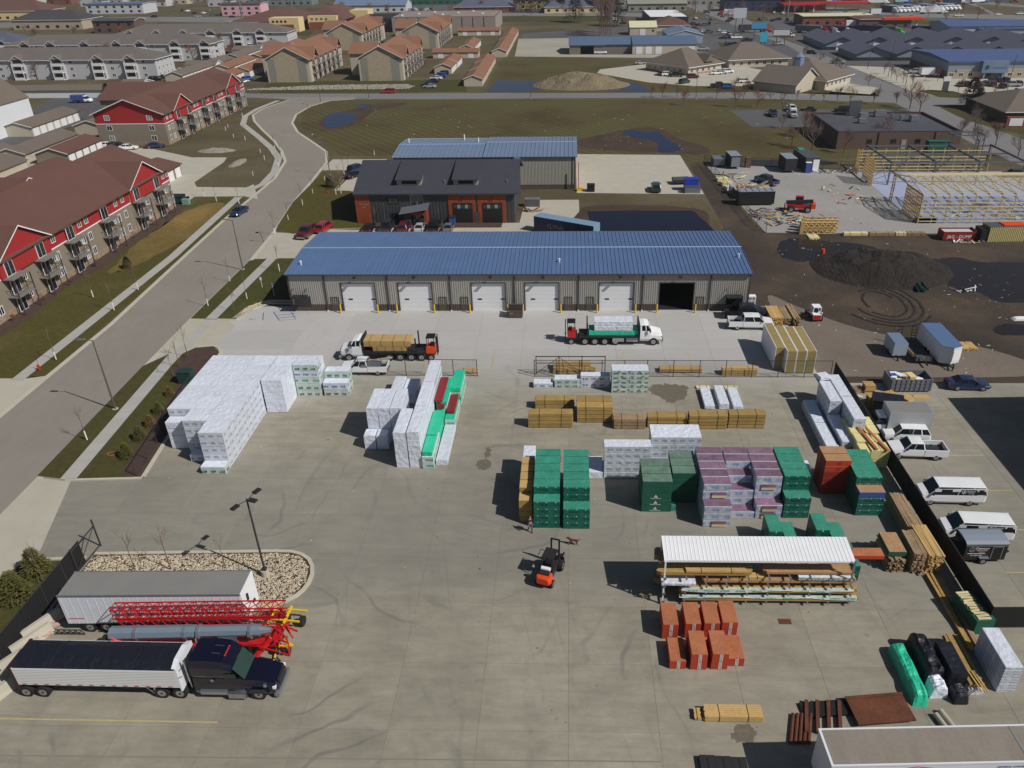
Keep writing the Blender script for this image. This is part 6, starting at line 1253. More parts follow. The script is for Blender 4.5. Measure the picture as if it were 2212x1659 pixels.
for i in range(3):
 for j in range(4): stack(29.0+i*.95,29.93+i*.95,64.3+j*1.6,65.85+j*1.6,2.1-(.15 if (i+j) % 3 == 0 else 0),2,['yellow_foam'],f'the pale yellow foam block in row {ORD[j]}, column {ORD[i]}, by the right fence','pale yellow foam blocks by the right fence',name='foam_block',cat='foam block',jit=.05)
for (x,y,a,l) in ((30.2,66.4,98,'left'),(31.1,66.2,102,'right')): tag(MB().box(-2.1,2.1,-.14,.14,0,.09).build('plank','osb_orange',None,(x,y,2.2),R(a)),f'{l} of two long brown planks lying on the yellow foam','plank')
bun(28.2,28.5,64.2,66.8,0,.9,['yellow_foam'],'narrow yellow foam slab left of the foam blocks',name='foam_block',cat='foam block')
PE = ['panel_edge','panel_edge']
for c in range(4):
 for r_ in range(3):
  for k in range(3):
   x0 = 25.2+c*1.18+(r_ == 0)*.0; y0 = 84.0+r_*2.35+(c == 0)*1.0; z0 = .1+k*.98
   o = thing('insulated_panels',f'{LAY[k]} pack of olive foam panels with white skins, column {ORD[c]}, row {ORD[r_]} outside the fence corner','panel pack',(x0,y0,z0),0,'olive panel packs outside the fence corner')
   me,ed = shared('ipan',lambda: (MB().box(.06,1.08,0,2.3,0,.95).mesh('foam_core',['panel_edge']),MB().box(0,.06,-.02,2.32,0,.97).mesh('skin',['white'])))
   put(me,'foam_core',o); put(ed,'skin',o); put(ed,'skin',o,(1.08,0,0))
OB = ['edge_orange','osb_orange']
for (x0,y0,h,n,l) in ((7.1,42.0,1.53,2,'leftmost of the rear row'),(8.8,42.1,1.53,2,'second of the rear row'),(10.25,42.2,1.5,2,'third of the rear row'),(11.6,42.3,1.5,2,'rightmost of the rear row'),(7.35,39.2,.82,1,'lowest, leftmost of the front row'),(8.85,39.15,1.6,2,'tall second of the front row'),(10.35,39.2,1.6,2,'tall third of the front row'),(11.6,39.5,.8,1,'low rightmost of the front row')):
 for k in range(n):
  o = bun(x0,x0+1.2,y0,y0+2.25,k*h/n,(k+1)*h/n,OB,f'{"" if n == 1 else ["lower", "upper"][k]+" pack of the "}orange edged board stack, {l}'.strip(),'orange edged board stacks below the rack','board_stack','board stack')
  for q in (-.09,0,.09): MB().box(.05+q-.022,.05+q+.022,-1.135,-1.118,.05,h/n-.04).build('painted_stripe','ink_white',o)
def pile(lab,x0,x1,y0,y1,h,mat_,n=4,grp='weathered lumber piles by the right fence',seed=0):
 r = random.Random(seed); o = thing('lumber_pile',lab,'lumber pile',((x0+x1)/2,(y0+y1)/2,0),0,grp); W_ = x1-x0; L_ = y1-y0
 nz_ = max(1,int(h/.12)); nx = max(2,int(W_/.16))
 for j in range(nz_):
  for i in range(nx):
   if j < nz_-1 and 0 < i < nx-1 and j > 0 and r.random() < .0: continue
   x = -W_/2+(i+.5)*W_/nx; a = -L_/2+r.uniform(-.25,.12); b = L_/2+r.uniform(-.1,.2)
   put(shared(('plk',mat_,round(W_/nx,2),round(b-a,0)),lambda: MB().box(-W_/nx*.46,W_/nx*.46,-round(b-a,0)/2,round(b-a,0)/2,0,.1).mesh('plank',[mat_])),'plank',o,(x+r.uniform(-.02,.02),(a+b)/2,j*.12),R(r.uniform(-1,1)))
 return o
pile('square stack of osb offcuts on purple wrap left of the long timbers',26.6,28.0,49.8,52.2,1.5,'wood_old',seed=1)
o = bun(26.55,28.05,49.75,52.25,1.45,1.95,['green_dark','osb'],'green edged osb sheets on top of the square offcut stack'); 
pile('narrow grey lumber stack between the offcuts and the long timbers',28.5,29.5,49.3,52.4,2.2,'wood_old',seed=2); pile('tall near end of the long weathered timber pile along the fence',29.75,31.0,49.5,53.2,2.0,'wood',seed=3); pile('far end of the long weathered timber pile along the fence',29.7,31.0,53.4,58.4,1.5,'wood_old',seed=4)
pile('long low line of boards running down the right side of the yard',29.7,30.15,41.2,49.0,.36,'wood_gold',seed=5); pile('second long low line of boards nearer the fence',30.35,30.75,41.6,48.3,.4,'wood_old',seed=6)
o = thing('siding_crate','dark teal crate with a fan of pale siding strips on top in the fence shade','crate',(31.3,44.3,0),R(8)); part(o,'crate',MB().box(-.75,.75,-1.5,1.6,0,1.4),'green_dark')
for k in range(11): put(shared('strip',lambda: MB().box(-.5,.5,-.1,.1,0,.05).mesh('siding_strip',['wood_pale'])),'siding_strip',o,(-.15+random.uniform(-.12,.12),-1.3+k*.27,1.42+random.uniform(0,.04)),R(random.uniform(-7,7)))
def lump(lab,x0,x1,y0,y1,h,m,cat,seed,rot=0,name='wrapped_bundle',am=.12):
 from mathutils import noise
 mb = MB(); nx,ny = 7,16; W_ = x1-x0; L_ = y1-y0; g = []
 for j in range(ny+1):
  for i in range(nx+1):
   u = i/nx; v = j/ny; e = min(u,1-u,.22)/.22; f = min(v,1-v,.1)/.1; z = h*min(1,e*1.0)**.35*min(1,f)**.3 if e > 0 and f > 0 else 0
   n_ = noise.noise(Vector((u*3+seed,v*7,seed)))*am; g.append(((u-.5)*W_*(1+.06*n_),(v-.5)*L_,max(0,z*(1+n_)+n_*.3*(z > 0))))
 mb.add(g,[(j*(nx+1)+i,j*(nx+1)+i+1,(j+1)*(nx+1)+i+1,(j+1)*(nx+1)+i) for j in range(ny) for i in range(nx)])
 return tag(mb.build(name,m,None,((x0+x1)/2,(y0+y1)/2,0),R(rot)),label=lab,cat=cat)
lump('long bright teal wrapped bundle lying at the left of the wrapped row',23.75,24.95,36.2,41.4,.95,'teal_wrap','wrapped bundle',1)
lump('black tarp covered bundle with white wrap showing at its near end',25.2,26.7,37.9,41.9,1.5,'tarp','covered bundle',2); lump('crumpled white wrap at the near end of the black covered bundle',25.2,26.5,36.9,38.4,1.0,'white_wrap','plastic wrap',3,name='crumpled_wrap')
bun(26.75,27.9,37.7,40.6,0,1.6,['tarp'],'square black covered stack in the wrapped row',name='covered_stack',cat='covered stack'); lump('small black tarp heap in front of the square black stack',26.6,27.7,36.4,37.6,.9,'tarp','tarp',5,name='tarp_heap')
boards(27.95,28.95,37.4,41.9,.6,.3,1,'yellow board pack on white wrap right of the black stack',None,'wood_gold'); bun(27.9,29.0,37.2,39.4,0,.6,WW,'white wrapped base under the yellow board pack')
for q in (-.12,.12,.3): tag(MB().box(-.05,.05,-.9,.9,0,.08).build('plank','wood',None,(28.5+q,37.6,.96),R(6)),f'loose plank on the yellow board pack, {"left" if q < 0 else "middle" if q < .2 else "right"} one','plank')
stack(30.05,31.3,37.5,41.1,2.5,9,PG,'the tall white slab stack at the right edge','white slabs of the tall right hand stack')
o = boards(9.3,13.2,34.8,35.8,.05,.5,1,'yellow lumber pack lying alone near the bottom of the yard',None,'wood'); boards(8.6,9.3,34.9,35.7,.05,.25,1,'short dark ended board beside the lone yellow pack',None,'wood')
# ================================================================== RACK, FENCES, MACHINES
def rack():
 o = thing('lumber_rack','cantilever lumber rack under a long white ribbed roof','lumber rack',(0,0,0)); x0,x1 = 7.4,22.1
 n = 48; p = (x1-x0)/n; me = MB(); pr = [(0,0),(.02,.022),(.05,.022),(.07,0),(p,0)]; vs = [(x,45.75,4.5+z) for x,z in pr]+[(x,48.3,4.78+z) for x,z in pr]; me.add(vs,[(i,i+1,6+i,5+i) for i in range(4)]); me = me.mesh('roof_sheet',['white'])
 for i in range(n): put(me,'roof_sheet',o,(x0+i*p,0,0))
 part(o,'roof_frame',MB().box(x0,x1,45.75,45.85,4.32,4.48).box(x0,x1,48.2,48.28,4.5,4.76),'white')
 cols = [7.6+i*1.62 for i in range(10)]
 colm = shared('rkc',lambda: MB().box(-.08,.08,-.1,.1,0,4.6).mesh('column',['galv'])); arm = shared('rka',lambda: MB().box(-.05,.05,-1.7,1.4,0,.12).box(-.055,.055,-1.76,-1.7,0,.22).mesh('arm',['galv']))
 for c in cols:
  put(colm,'column',o,(c,47.2,0))
  for z in (.3,1.15,1.95,2.75): put(arm,'arm',o,(c,47.2,z))
 for y in (45.6,48.2): part(o,'corner_post',MB().bar((7.5,y,0),(7.5,y,4.6),.12),'white')
 for y in (45.6,48.2): part(o,'corner_post',MB().bar((22.0,y,3.0),(22.0,y,4.7),.12),'galv')
 return o
rack()
GR = 'lumber lying on the cantilever rack'
LV = [(.45,8.9,22.9,45.6,46.9,.3,'wood_gold','lowest tier'),(1.3,8.8,22.7,45.6,46.9,.28,'wood_gold','second tier'),(2.1,10.6,22.6,45.9,47.0,.25,'osb','third tier'),(2.9,7.0,14.4,45.8,46.8,.3,'wood_gold','top tier, left half'),(2.9,15.4,22.2,46.0,47.0,.22,'osb','top tier, right half'),(.45,7.0,22.5,47.4,48.5,.5,'wood_old','lowest tier at the back'),(2.9,7.0,22.5,47.4,48.5,.5,'wood_old','top tier at the back')]
for (z,a,b,c,d,h,m,l) in LV:
 o = thing('lumber_layer',f'boards on the rack, {l}','lumber',((a+b)/2,(c+d)/2,z),0,GR); n = 8
 for i in range(n):
  L_ = (b-a)*(1 if i else .97); put(shared(('rb',round(L_,1),round((d-c)/n,3),h,m),lambda: MB().box(-L_/2,L_/2,-(d-c)/n*.47,(d-c)/n*.47,0,h).mesh('board',[m])),'board',o,(random.uniform(-.12,.12),-(d-c)/2+(i+.5)*(d-c)/n,random.uniform(0,.03)))
for (z,a,b,c,d,h,l) in ((3.2,9.2,13.9,45.75,46.2,.18,'left'),(2.35,12.8,15.6,46.0,46.6,.2,'middle')): boards(a,b,c,d,z,h,1,f'yellow beam pack laid on top of the rack boards, {l}',GR,'wood')
bun(7.3,10.0,45.5,46.5,2.05,2.35,WW,'white wrapped package at the left end of the rack',name='wrapped_package',cat='package'); bun(18.0,22.3,45.8,46.4,2.45,2.8,PT,'white and green wrapped beams at the right of the rack',name='wrapped_package',cat='package')
bun(21.6,25.0,47.3,48.3,3.3,3.7,OB,'orange boards sticking out of the right end of the rack',name='board_stack',cat='boards')
for (z,pts,l) in ((1.62,[(8.9,.1),(9.5,-.35),(11,-.62),(13.5,-.6),(15.5,-.3),(17.2,.1),(18,-.1),(20.4,-.3),(21.6,.05),(22.4,.1)],'upper'),(.86,[(8.8,.0),(9.4,-.25),(10.6,-.2),(12,.1),(14,.1),(15,-.15),(17.5,-.2),(19.2,.1),(20.2,-.3),(21.5,-.5),(22.8,-.55)],'lower')):
 mb = MB()
 for i in range(len(pts)-1):
  (a,p),(b,q) = pts[i],pts[i+1]; y = 45.9
  mb.add([(a,y-.05,z+.04),(b,y-.05,z+.04),(b,y-.3,z+.05),(a,y-.3,z+.05),(b,y-.36,z+.0+q*.35-.05),(a,y-.36,z+p*.35-.05)],[(0,1,2,3),(3,2,4,5)])
 tag(mb.build('plastic_sheet','print_teal',None),f'{l} strip of torn white and green plastic hanging over the rack boards','plastic sheet')
tag(MB().bar((-.4,0,.6),(-.1,0,0),.05).bar((.3,0,.6),(0,0,0),.05).bar((-.5,0,.45),(.5,0,.45),.06).bar((-.5,.5,.45),(.5,.5,.45),.06).build('sawhorse','wood_old',None,(6.2,46.2,0)),'small wooden trestle at the left foot of the rack','trestle')
def fence(lab,pts,h=2.3,screen=False,gap=3.0,cat='fence',top=True,group=None):
 o = thing('chain_link_fence',lab,cat,(pts[0][0],pts[0][1],0),0,group); ox,oy = pts[0]
 post = shared(('fp',h),lambda: MB().tube((0,0,0),(0,0,h+.05),.045,n=6).mesh('post',['pole_dark']))
 for (a,b) in zip(pts,pts[1:]):
  A = Vector((a[0]-ox,a[1]-oy,0)); B = Vector((b[0]-ox,b[1]-oy,0)); L_ = (B-A).length; n = max(1,round(L_/gap))
  for i in range(n+1): q = A+(B-A)*i/n; put(post,'post',o,q)
  MB().bar(A+Vector((0,0,h)),B+Vector((0,0,h)),.05).build('rail','pole_dark',o); MB().bar(A+Vector((0,0,.12)),B+Vector((0,0,.12)),.035).build('rail','pole_dark',o)
  if screen: MB().add([A+Vector((0,0,.08)),B+Vector((0,0,.08)),B+Vector((0,0,h)),A+Vector((0,0,h))],[(0,1,2,3)]).build('screen_fabric','mesh_black',o)
  else: MB().add([A+Vector((0,0,.08)),B+Vector((0,0,.08)),B+Vector((0,0,h)),A+Vector((0,0,h))],[(0,1,2,3)]).build('wire_mesh','chainlink',o)
 return o
fence('see through chain link fence behind the white stacks on the left',[(-25.8,83.3),(-11.2,83.1)]); fence('chain link fence along the back of the yard on the right',[(-4.2,83),(9.5,83),(31.6,82.9)])
fence('chain link fence leaning along the mulch bed by the left street',[(-43.3,62.3),(-44.6,74),(-45.2,80)],1.8)
fence('black screened fence between the yard and the van park',[(31.9,82.8),(32.0,60),(32.1,43.4)],2.2,True); fence('black screened fence turning right at the lower right corner',[(32.1,43.4),(42,43.6)],2.2,True)
fence('black screened fence with open gate beside the white box trailer',[(-41.7,49.9),(-41.8,42),(-41.9,30)],2.4,True)
o = thing('sliding_gate','black gate frame standing on end at the top of the left fence','gate',(-41.6,50.2,0)); part(o,'gate_leaf',MB().bar((0,-1.6,.2),(.1,1.8,.2),.08).bar((0,-1.6,2.3),(.1,1.8,2.3),.08).bar((.1,1.8,0),(.1,1.8,3),.1).bar((0,-1.6,0),(0,-1.6,2.6),.1).bar((0,-1.6,.2),(.1,1.8,2.3),.05),'pole_dark')
fence('site fence along the left side of the construction pad',[(32.0,187.5),(34.6,140),(35.6,136.6)],1.9,gap=4); fence('site fence along the back of the construction pad',[(32.0,187.5),(66,180.5)],1.9,gap=4)
o = thing('construction_fence_panels','dark steel rack frames standing behind the back fence on the left','rack',(-4,83.6,0)); f = MB()
for i in range(4): f.bar((i*2.8,0,0),(i*2.8,0,2.6),.1)
f.bar((0,0,2.5),(8.4,0,2.5),.09).bar((0,0,1.6),(8.4,0,1.6),.07).bar((0,0,.2),(2.8,0,2.4),.05).bar((2.8,0,2.4),(5.6,0,.2),.05); part(o,'frame',f,'pole_dark')
for i,(px,py,a) in enumerate(((88,1346,62),(66,1378,60),(42,1412,60),(16,1452,62),(4,1486,66))):
 x,y = P(px,py,.5); o = tag(MB().extr([(-.45,0),(.45,0),(.3,.3),(.14,.85),(-.14,.85),(-.3,.3)],-1.5,1.5,'X').build('concrete_barrier','concrete_light',None,(x,y,0),R(a)),f'{ORD[i]} concrete barrier from the top in the leaning pile by the black fence','barrier','concrete barriers by the black fence')
for k in range(9): tag(MB().box(-.9,.9,-.16,.16,0,.14).build('rusty_plank','trim_blush',None,(-41.2+k*.13,38.0+k*.85,.15),R(20+k*4)),f'{ORD[k]} pinkish grey slat from the bottom beside the barriers','slat','slats beside the concrete barriers')
def flatbed(lab,X,Y,face,loadfn,wheels):
 """front towards +x locally"""
 o = thing('flatbed_truck',lab,'flatbed truck',(X,Y,.02),0 if face > 0 else pi)
 c = MB().loft([(5.9,.75,1.35,.8,.55),(5.7,.6,1.6,.98,.8),(4.6,.6,1.85,1.1,.95),(4.3,.6,2.0,1.15,1.05),(3.0,.6,2.05,1.15,1.1)]); b = c.build('cab','flatpaint',o); b.color = COLS['white']
 g = MB().add([(4.45,-1.05,1.95),(4.45,1.05,1.95),(3.1,1.08,1.95),(3.1,-1.08,1.95),(4.05,-.92,2.72),(4.05,.92,2.72),(3.1,.95,2.72),(3.1,-.95,2.72)],[(0,1,5,4),(1,2,6,5),(2,3,7,6),(3,0,4,7)]); g.build('window_glass','glass',o)
 r = MB().loft([(4.08,2.68,2.8,.92,.8),(3.5,2.68,2.95,.95,.85),(2.95,2.68,2.9,.95,.85)]).bar((4.46,-1.08,1.95),(4.06,-.93,2.7),.1).bar((4.46,1.08,1.95),(4.06,.93,2.7),.1).bar((3.1,-1.1,1.95),(3.1,-.96,2.7),.2,.08).bar((3.1,1.1,1.95),(3.1,.96,2.7),.2,.08).bar((3.75,-1.08,1.95),(3.7,-.95,2.7),.08,.06).bar((3.75,1.08,1.95),(3.7,.95,2.7),.08,.06).build('cab_roof','flatpaint',o); r.color = COLS['white']
 part(o,'grille',MB().box(5.86,5.94,-.5,.5,.85,1.4),'dark'); part(o,'bumper',MB().box(5.75,6.05,-1.1,1.1,.45,.75),'chrome')
 for s in (-1,1): part(o,'headlight',MB().box(5.72,5.86,s*.8-.14,s*.8+.14,1.0,1.25),'chrome'); part(o,'mirror',MB().box(4.2,4.3,s*1.35-.1,s*1.35+.1,1.9,2.5),'dark')
 part(o,'flat_bed',MB().box(-5.0,2.8,-1.22,1.22,1.1,1.3),'dark'); part(o,'chassis',MB().box(-5.1,5.2,-.45,.45,.65,1.1),'black')
 part(o,'headboard',MB().box(2.72,2.86,-1.2,1.2,1.3,3.2),'black'); part(o,'tail_stake',MB().bar((-3.9,-1.15,1.3),(-3.9,-1.15,3.2),.16),'black'); part(o,'tail_stake',MB().bar((-3.9,1.15,1.3),(-3.9,1.15,3.2),.16),'black')
 part(o,'fuel_tank',MB().tube((1.2,-1.0,.8),(2.7,-1.0,.8),.32,n=12),'chrome'); part(o,'toolbox',MB().box(-.6,.9,-1.2,-.8,.55,1.05),'chrome' if face > 0 else 'dark')
 add_wheels(o,[(4.75,-1.02),(4.75,1.02)]+[(w,s*.98) for w in wheels for s in (-1,1)],.52,.34)
 return o
def forklift_piggy(lab,X,Y,face):
 o = thing('mounted_forklift',lab,'forklift',(X,Y,0),0 if face > 0 else pi)
 part(o,'body',MB().box(-.6,.5,-.75,.75,.9,1.75),'orange_paint' if face > 0 else 'red_paint'); part(o,'seat',MB().box(-.1,.35,-.3,.3,1.75,2.1),'black')
 cg = MB()
 for x in (-.5,.5):
  for y in (-.6,.6): cg.bar((x,y,1.7),(x*.9,y,3.0),.07)
 cg.box(-.55,.55,-.68,.68,2.98,3.06); part(o,'roll_cage',cg,'black'); part(o,'mast',MB().bar((.75,-.35,.5),(.75,-.35,3.1),.12).bar((.75,.35,.5),(.75,.35,3.1),.12).box(.7,.82,-.5,.5,1.2,1.35),'black'); part(o,'counterweight',MB().box(-.8,-.6,-.7,.7,.8,1.4),'dark')
 add_wheels(o,[(0,-.8),(0,.8)],.42,.3); return o
tA = flatbed('white cabbed flatbed truck facing left, carrying strapped golden lumber',-23.2,88.2,-1,None,(-3.2,-1.8,-.4,-4.5)); forklift_piggy('red forklift hung on the tail of the lumber truck',-17.5,88.2,1)
tB = flatbed('white cabbed flatbed truck facing right, carrying white and green wrapped loads',6.3,92.7,1,None,(-4.2,-2.9,-1.6,-.2)); forklift_piggy('orange red forklift hung on the tail of the wrapped load truck',.3,92.7,-1)
for k,(z,a,b,h) in enumerate(((1.34,-24.8,-20.6,.6),(1.98,-25.9,-20.0,.75))): boards(a,b,87.2,89.2,z,h,1,f'{["lower", "upper"][k]} golden lumber pack on the left flatbed truck',None,'wood',4)
bun(2.6,9.0,91.7,93.7,1.34,2.0,['teal_wrap'],'teal wrapped load on the bed of the right flatbed truck',name='wrapped_load',cat='load'); bun(3.3,8.3,91.7,93.7,2.02,2.7,WW,'white wrapped load on top of the teal one',name='wrapped_load',cat='load'); bun(3.3,8.3,91.8,93.6,2.72,3.3,WW,'upper white wrapped load on the right flatbed truck',name='wrapped_load',cat='load')
def axle_trailer(o,xs,y0=-1.0,y1=1.0): add_wheels(o,[(x,y) for x in xs for y in (y0,y1)],.5,.45)
o = thing('box_trailer','long white box trailer with grey roof parked against the rock island','semi trailer',(-31.6,43.5,0),R(1.2))
part(o,'box',MB().box(-6.9,6.9,-1.28,1.28,1.0,3.85),'trailer_side'); part(o,'roof',MB().box(-6.85,6.85,-1.24,1.24,3.852,3.9),'trailer_roof'); [part(o,'roof_rail',MB().box(-6.92,6.92,q,q+.07,3.78,3.93),'galv') for q in (-1.32,1.25)]
part(o,'front_wall',MB().box(6.9,6.98,-1.26,1.26,1.0,3.9),'white'); part(o,'marker_strip',MB().box(-6.7,-5.5,-1.3,-1.282,1.5,1.56),'ink_red'); part(o,'hose_box',MB().box(6.98,7.1,-.6,-.4,2.6,3.2).box(6.98,7.1,.2,.5,1.6,1.8),'dark'); part(o,'frame',MB().box(-6.5,6.5,-.5,.5,.75,1.0),'dark'); [part(o,'landing_leg',MB().bar((4.2,q,0),(4.2,q,1),.14),'dark') for q in (-.8,.8)]; axle_trailer(o,(-5.4,-4.1))
for k in range(22): put(shared('rib',lambda: MB().box(-.02,.02,-1.295,-1.282,1.0,3.75).mesh('side_rib',['trailer_side'])),'side_rib',o,(-6.7+k*.64,0,0))
o = thing('grain_trailer','long white hopper trailer with dark rolled tarp roof','semi trailer',(-32.7,37.35,0),R(-.6))
t = MB(); prof = [(-1.25,3.0),(-1.1,3.12),(-.6,3.3),(0,3.36),(.6,3.3),(1.1,3.12),(1.25,3.0)]; t.extr(prof,-5.75,5.6,'X'); part(o,'tarp',t,'tarp')
for x in (-3.1,-.2,2.7): part(o,'tarp_bow',MB().extr([(a,b+.03) for a,b in prof],x,x+.04,'X'),'dark')
part(o,'side',MB().box(-5.8,5.7,-1.28,1.28,1.35,3.0),'trailer_side')
for k in range(9): put(shared('grl',lambda: MB().box(-5.78,5.68,-1.3,-1.282,0,.02).mesh('side_seam',['concrete_light'])),'side_seam',o,(0,0,1.55+k*.16))
part(o,'hopper',MB().extr([(-4.2,1.35),(3.8,1.35),(2.4,.6),(1.2,.6),(-.2,1.25),(-1.4,.6),(-2.6,.6)],-.9,.9,'Y'),'dark'); part(o,'front_wall',MB().box(5.7,5.82,-1.28,1.28,1.0,3.2).extr([(-1.25,3.2),(1.25,3.2),(.6,3.5),(-.6,3.5)],5.5,5.85,'X'),'trailer_side'); part(o,'rear_frame',MB().box(-6.0,-5.8,-1.28,1.28,.7,3.1),'maroon_dark')
sc = MB()
for k in range(9): a = random.uniform(-.9,.9); sc.bar((5.83,a,1.9+k*.12),(5.83,a+random.uniform(-.5,.5),2.0+k*.12+random.uniform(-.2,.3)),.02,.05)
part(o,'wall_emblem',sc,'ink_dark'); part(o,'landing_leg',MB().bar((3.6,-.9,0),(3.6,-.9,1.4),.16).bar((3.6,.9,0),(3.6,.9,1.4),.16).bar((3.6,-.95,.2),(2.8,-.95,1.3),.08),'chrome'); axle_trailer(o,(-5.6,-4.4),-1.0,1.0)
for k in range(14): part(o,'reflector',MB().box(-5.5+k*.8,-5.2+k*.8,-1.305,-1.29,1.42,1.47),'ink_red')
def tractor():
 o = thing('semi_tractor','black sleeper cab road tractor coupled to the hopper trailer','semi truck',(-24.1,37.4,0),R(-.6))
 b = MB().loft([(3.75,.6,1.0,.85,.7),(3.6,.42,1.35,1.08,.9),(2.8,.4,1.62,1.15,.92),(1.5,.4,1.8,1.15,1.0),(1.3,.5,2.0,1.2,1.1),(-2.0,.5,2.05,1.22,1.15)]); part(o,'hood',b,'navy')
 part(o,'sleeper',MB().loft([(.9,2.0,3.05,1.18,.9),(.3,2.0,3.5,1.2,1.0),(-.8,2.0,3.65,1.22,1.02),(-2.0,2.0,3.6,1.22,1.02)]),'navy')
 part(o,'windscreen',MB().add([(1.6,-1.02,1.85),(1.6,1.02,1.85),(.92,1.0,2.85),(.92,-1.0,2.85)],[(0,1,2,3)]),'glass_green'); part(o,'side_window',MB().box(.35,1.15,-1.225,-1.2,2.05,2.6).box(.35,1.15,1.2,1.225,2.05,2.6),'glass')
 part(o,'grille',MB().box(3.62,3.78,-.55,.55,.75,1.35),'dark'); part(o,'bumper',MB().box(3.5,3.85,-1.15,1.15,.3,.62),'galv')
 for s in (-1,1):
  part(o,'headlight',MB().box(3.45,3.66,s*.92-.16,s*.92+.16,.98,1.2),'white_gloss'); part(o,'hood_mirror',MB().bar((3.1,s*1.05,1.3),(3.2,s*1.45,1.75),.03).box(3.1,3.25,s*1.45-.08,s*1.45+.08,1.7,1.95),'chrome')
  part(o,'roof_rail',MB().bar((-.6,s*.35,3.68),(.0,s*.35,3.62),.04),'chrome'); part(o,'exhaust',MB().tube((-2.3,s*1.0,1.0),(-2.3,s*1.0,3.6),.08,n=8),'chrome')
  part(o,'fender',MB().extr([(1.75,.9),(2.0,1.15),(2.9,1.15),(3.2,.8),(3.2,.7),(1.75,.7)],s*1.12-.16,s*1.12+.16,'Y'),'navy')
 part(o,'fuel_tank',MB().tube((-1.6,-1.05,.75),(.3,-1.05,.75),.33,n=14),'chrome'); part(o,'step',MB().box(.35,1.6,-1.42,-1.0,.35,.8),'chrome'); part(o,'battery_box',MB().box(.35,1.5,-1.2,-.95,.8,1.0),'chrome')
 part(o,'chassis',MB().box(-5.4,3.2,-.42,.42,.6,1.0),'black'); part(o,'fifth_wheel',MB().box(-4.4,-3.4,-.5,.5,1.0,1.2),'dark')
 for s in (-.5,-.3,-.1,.1,.3): part(o,'roof_light',MB().box(.3,.38,s-.04+.1,s+.04+.1,3.5,3.58),'orange_paint')
 part(o,'badge',MB().tube((-.6,-1.235,1.9),(-.6,-1.225,1.9),.14,n=10),'galv')
 add_wheels(o,[(2.4,-1.05),(2.4,1.05)],.52,.34,'chrome'); add_wheels(o,[(-3.2,-1.0),(-3.2,1.0),(-4.5,-1.0),(-4.5,1.0)],.52,.5,'chrome')
tractor()
def crane():
 o = thing('tower_crane','folded red lattice crane with grey tube mast between the two trailers','crane',(-27.7,40.75,.25),R(1.8))
 lat = MB(); x0,x1 = -6.2,6.6
 def lattice(mb,xa,xb,y,z,w,h,n,r=.05):
  pts = [(-w/2,0),(w/2,0),(0,h)] if h > 0 else []
  ch = [(y-w/2,z),(y+w/2,z),(y-w/2,z+h),(y+w/2,z+h)]
  for c in ch: mb.bar((xa,*c),(xb,*c),r*1.6)
  st_ = (xb-xa)/n
  for i in range(n):
   a = xa+i*st_; b = a+st_; m = (a+b)/2
   for q in (2,3): mb.bar((a,*ch[q]),(m,*ch[q-2]),r); mb.bar((m,*ch[q-2]),(b,*ch[q]),r)
   mb.bar((a,*ch[2]),(b,*ch[3]),r); mb.bar((a,*ch[2]),(a,*ch[3]),r)
 lattice(lat,x0,x1,.75,2.55,.8,.8,15); part(o,'jib',lat,'red_paint')
 l2 = MB(); lattice(l2,x0+.3,x1-.4,.7,1.75,.7,.6,15,.045); part(o,'counter_jib',l2,'red_paint')
 m = MB(); m.tube((-6.0,-.55,2.0),(.2,-.55,2.05),.52,n=8).tube((.2,-.55,2.05),(5.0,-.55,2.1),.45,n=8); part(o,'mast',m,'tube_grey')
 for x in (-4.2,-.6,.4,4.2): part(o,'mast_collar',MB().tube((x,-.55,2.02),(x+.22,-.55,2.02),.58,n=8),'galv')
 part(o,'mast_head',MB().tube((5.0,-.55,2.1),(5.8,-.55,2.1),.38,.2,n=8),'galv'); part(o,'strut',MB().tube((-4.8,-1.2,1.3),(1.6,-1.2,1.3),.14,n=8).tube((-5.8,-1.0,2.0),(-4.7,-1.2,1.3),.16,n=8),'red_paint')
 part(o,'base_frame',MB().box(-5.6,6.2,-.9,.9,.75,1.0),'red_paint'); hd = MB()
 for k in range(16):
  a = Vector((6+random.uniform(-.5,1.0),random.uniform(-1.4,1.2),random.uniform(.9,3.0))); b = a+Vector((random.uniform(-.8,1.0),random.uniform(-.9,.9),random.uniform(-1,.8))); hd.bar(a,b,.09,.14)
 hd.bar((5,-1.6,1.6),(7.4,-2.0,1.0),.1).bar((7.4,-2.0,1.0),(7.2,-1.4,2.2),.1).bar((7.2,-1.4,2.2),(6.2,-.8,2.6),.1); part(o,'crane_head',hd,'red_paint')
 part(o,'winch_house',MB().box(1.9,3.3,-2.2,-.9,1.0,1.9).box(2.1,3.1,-2.0,-1.1,1.9,2.1),'steel'); part(o,'outrigger',MB().box(-1.6,-.4,-1.9,-.9,.6,.9).bar((4.4,-2.6,.6),(5.6,-.6,1.2),.28),'red_paint'); part(o,'ballast',MB().box(-6.6,-5.6,-.5,.6,.8,1.5),'dark'); part(o,'jack',MB().bar((-5,-.9,0),(-5,-.9,.9),.16).bar((4,-.9,0),(4,-.9,.9),.16),'dark')
 add_wheels(o,[(-4.4,-.9),(-4.4,.9),(3.4,-.9),(3.4,.9)],.5,.4)
crane()
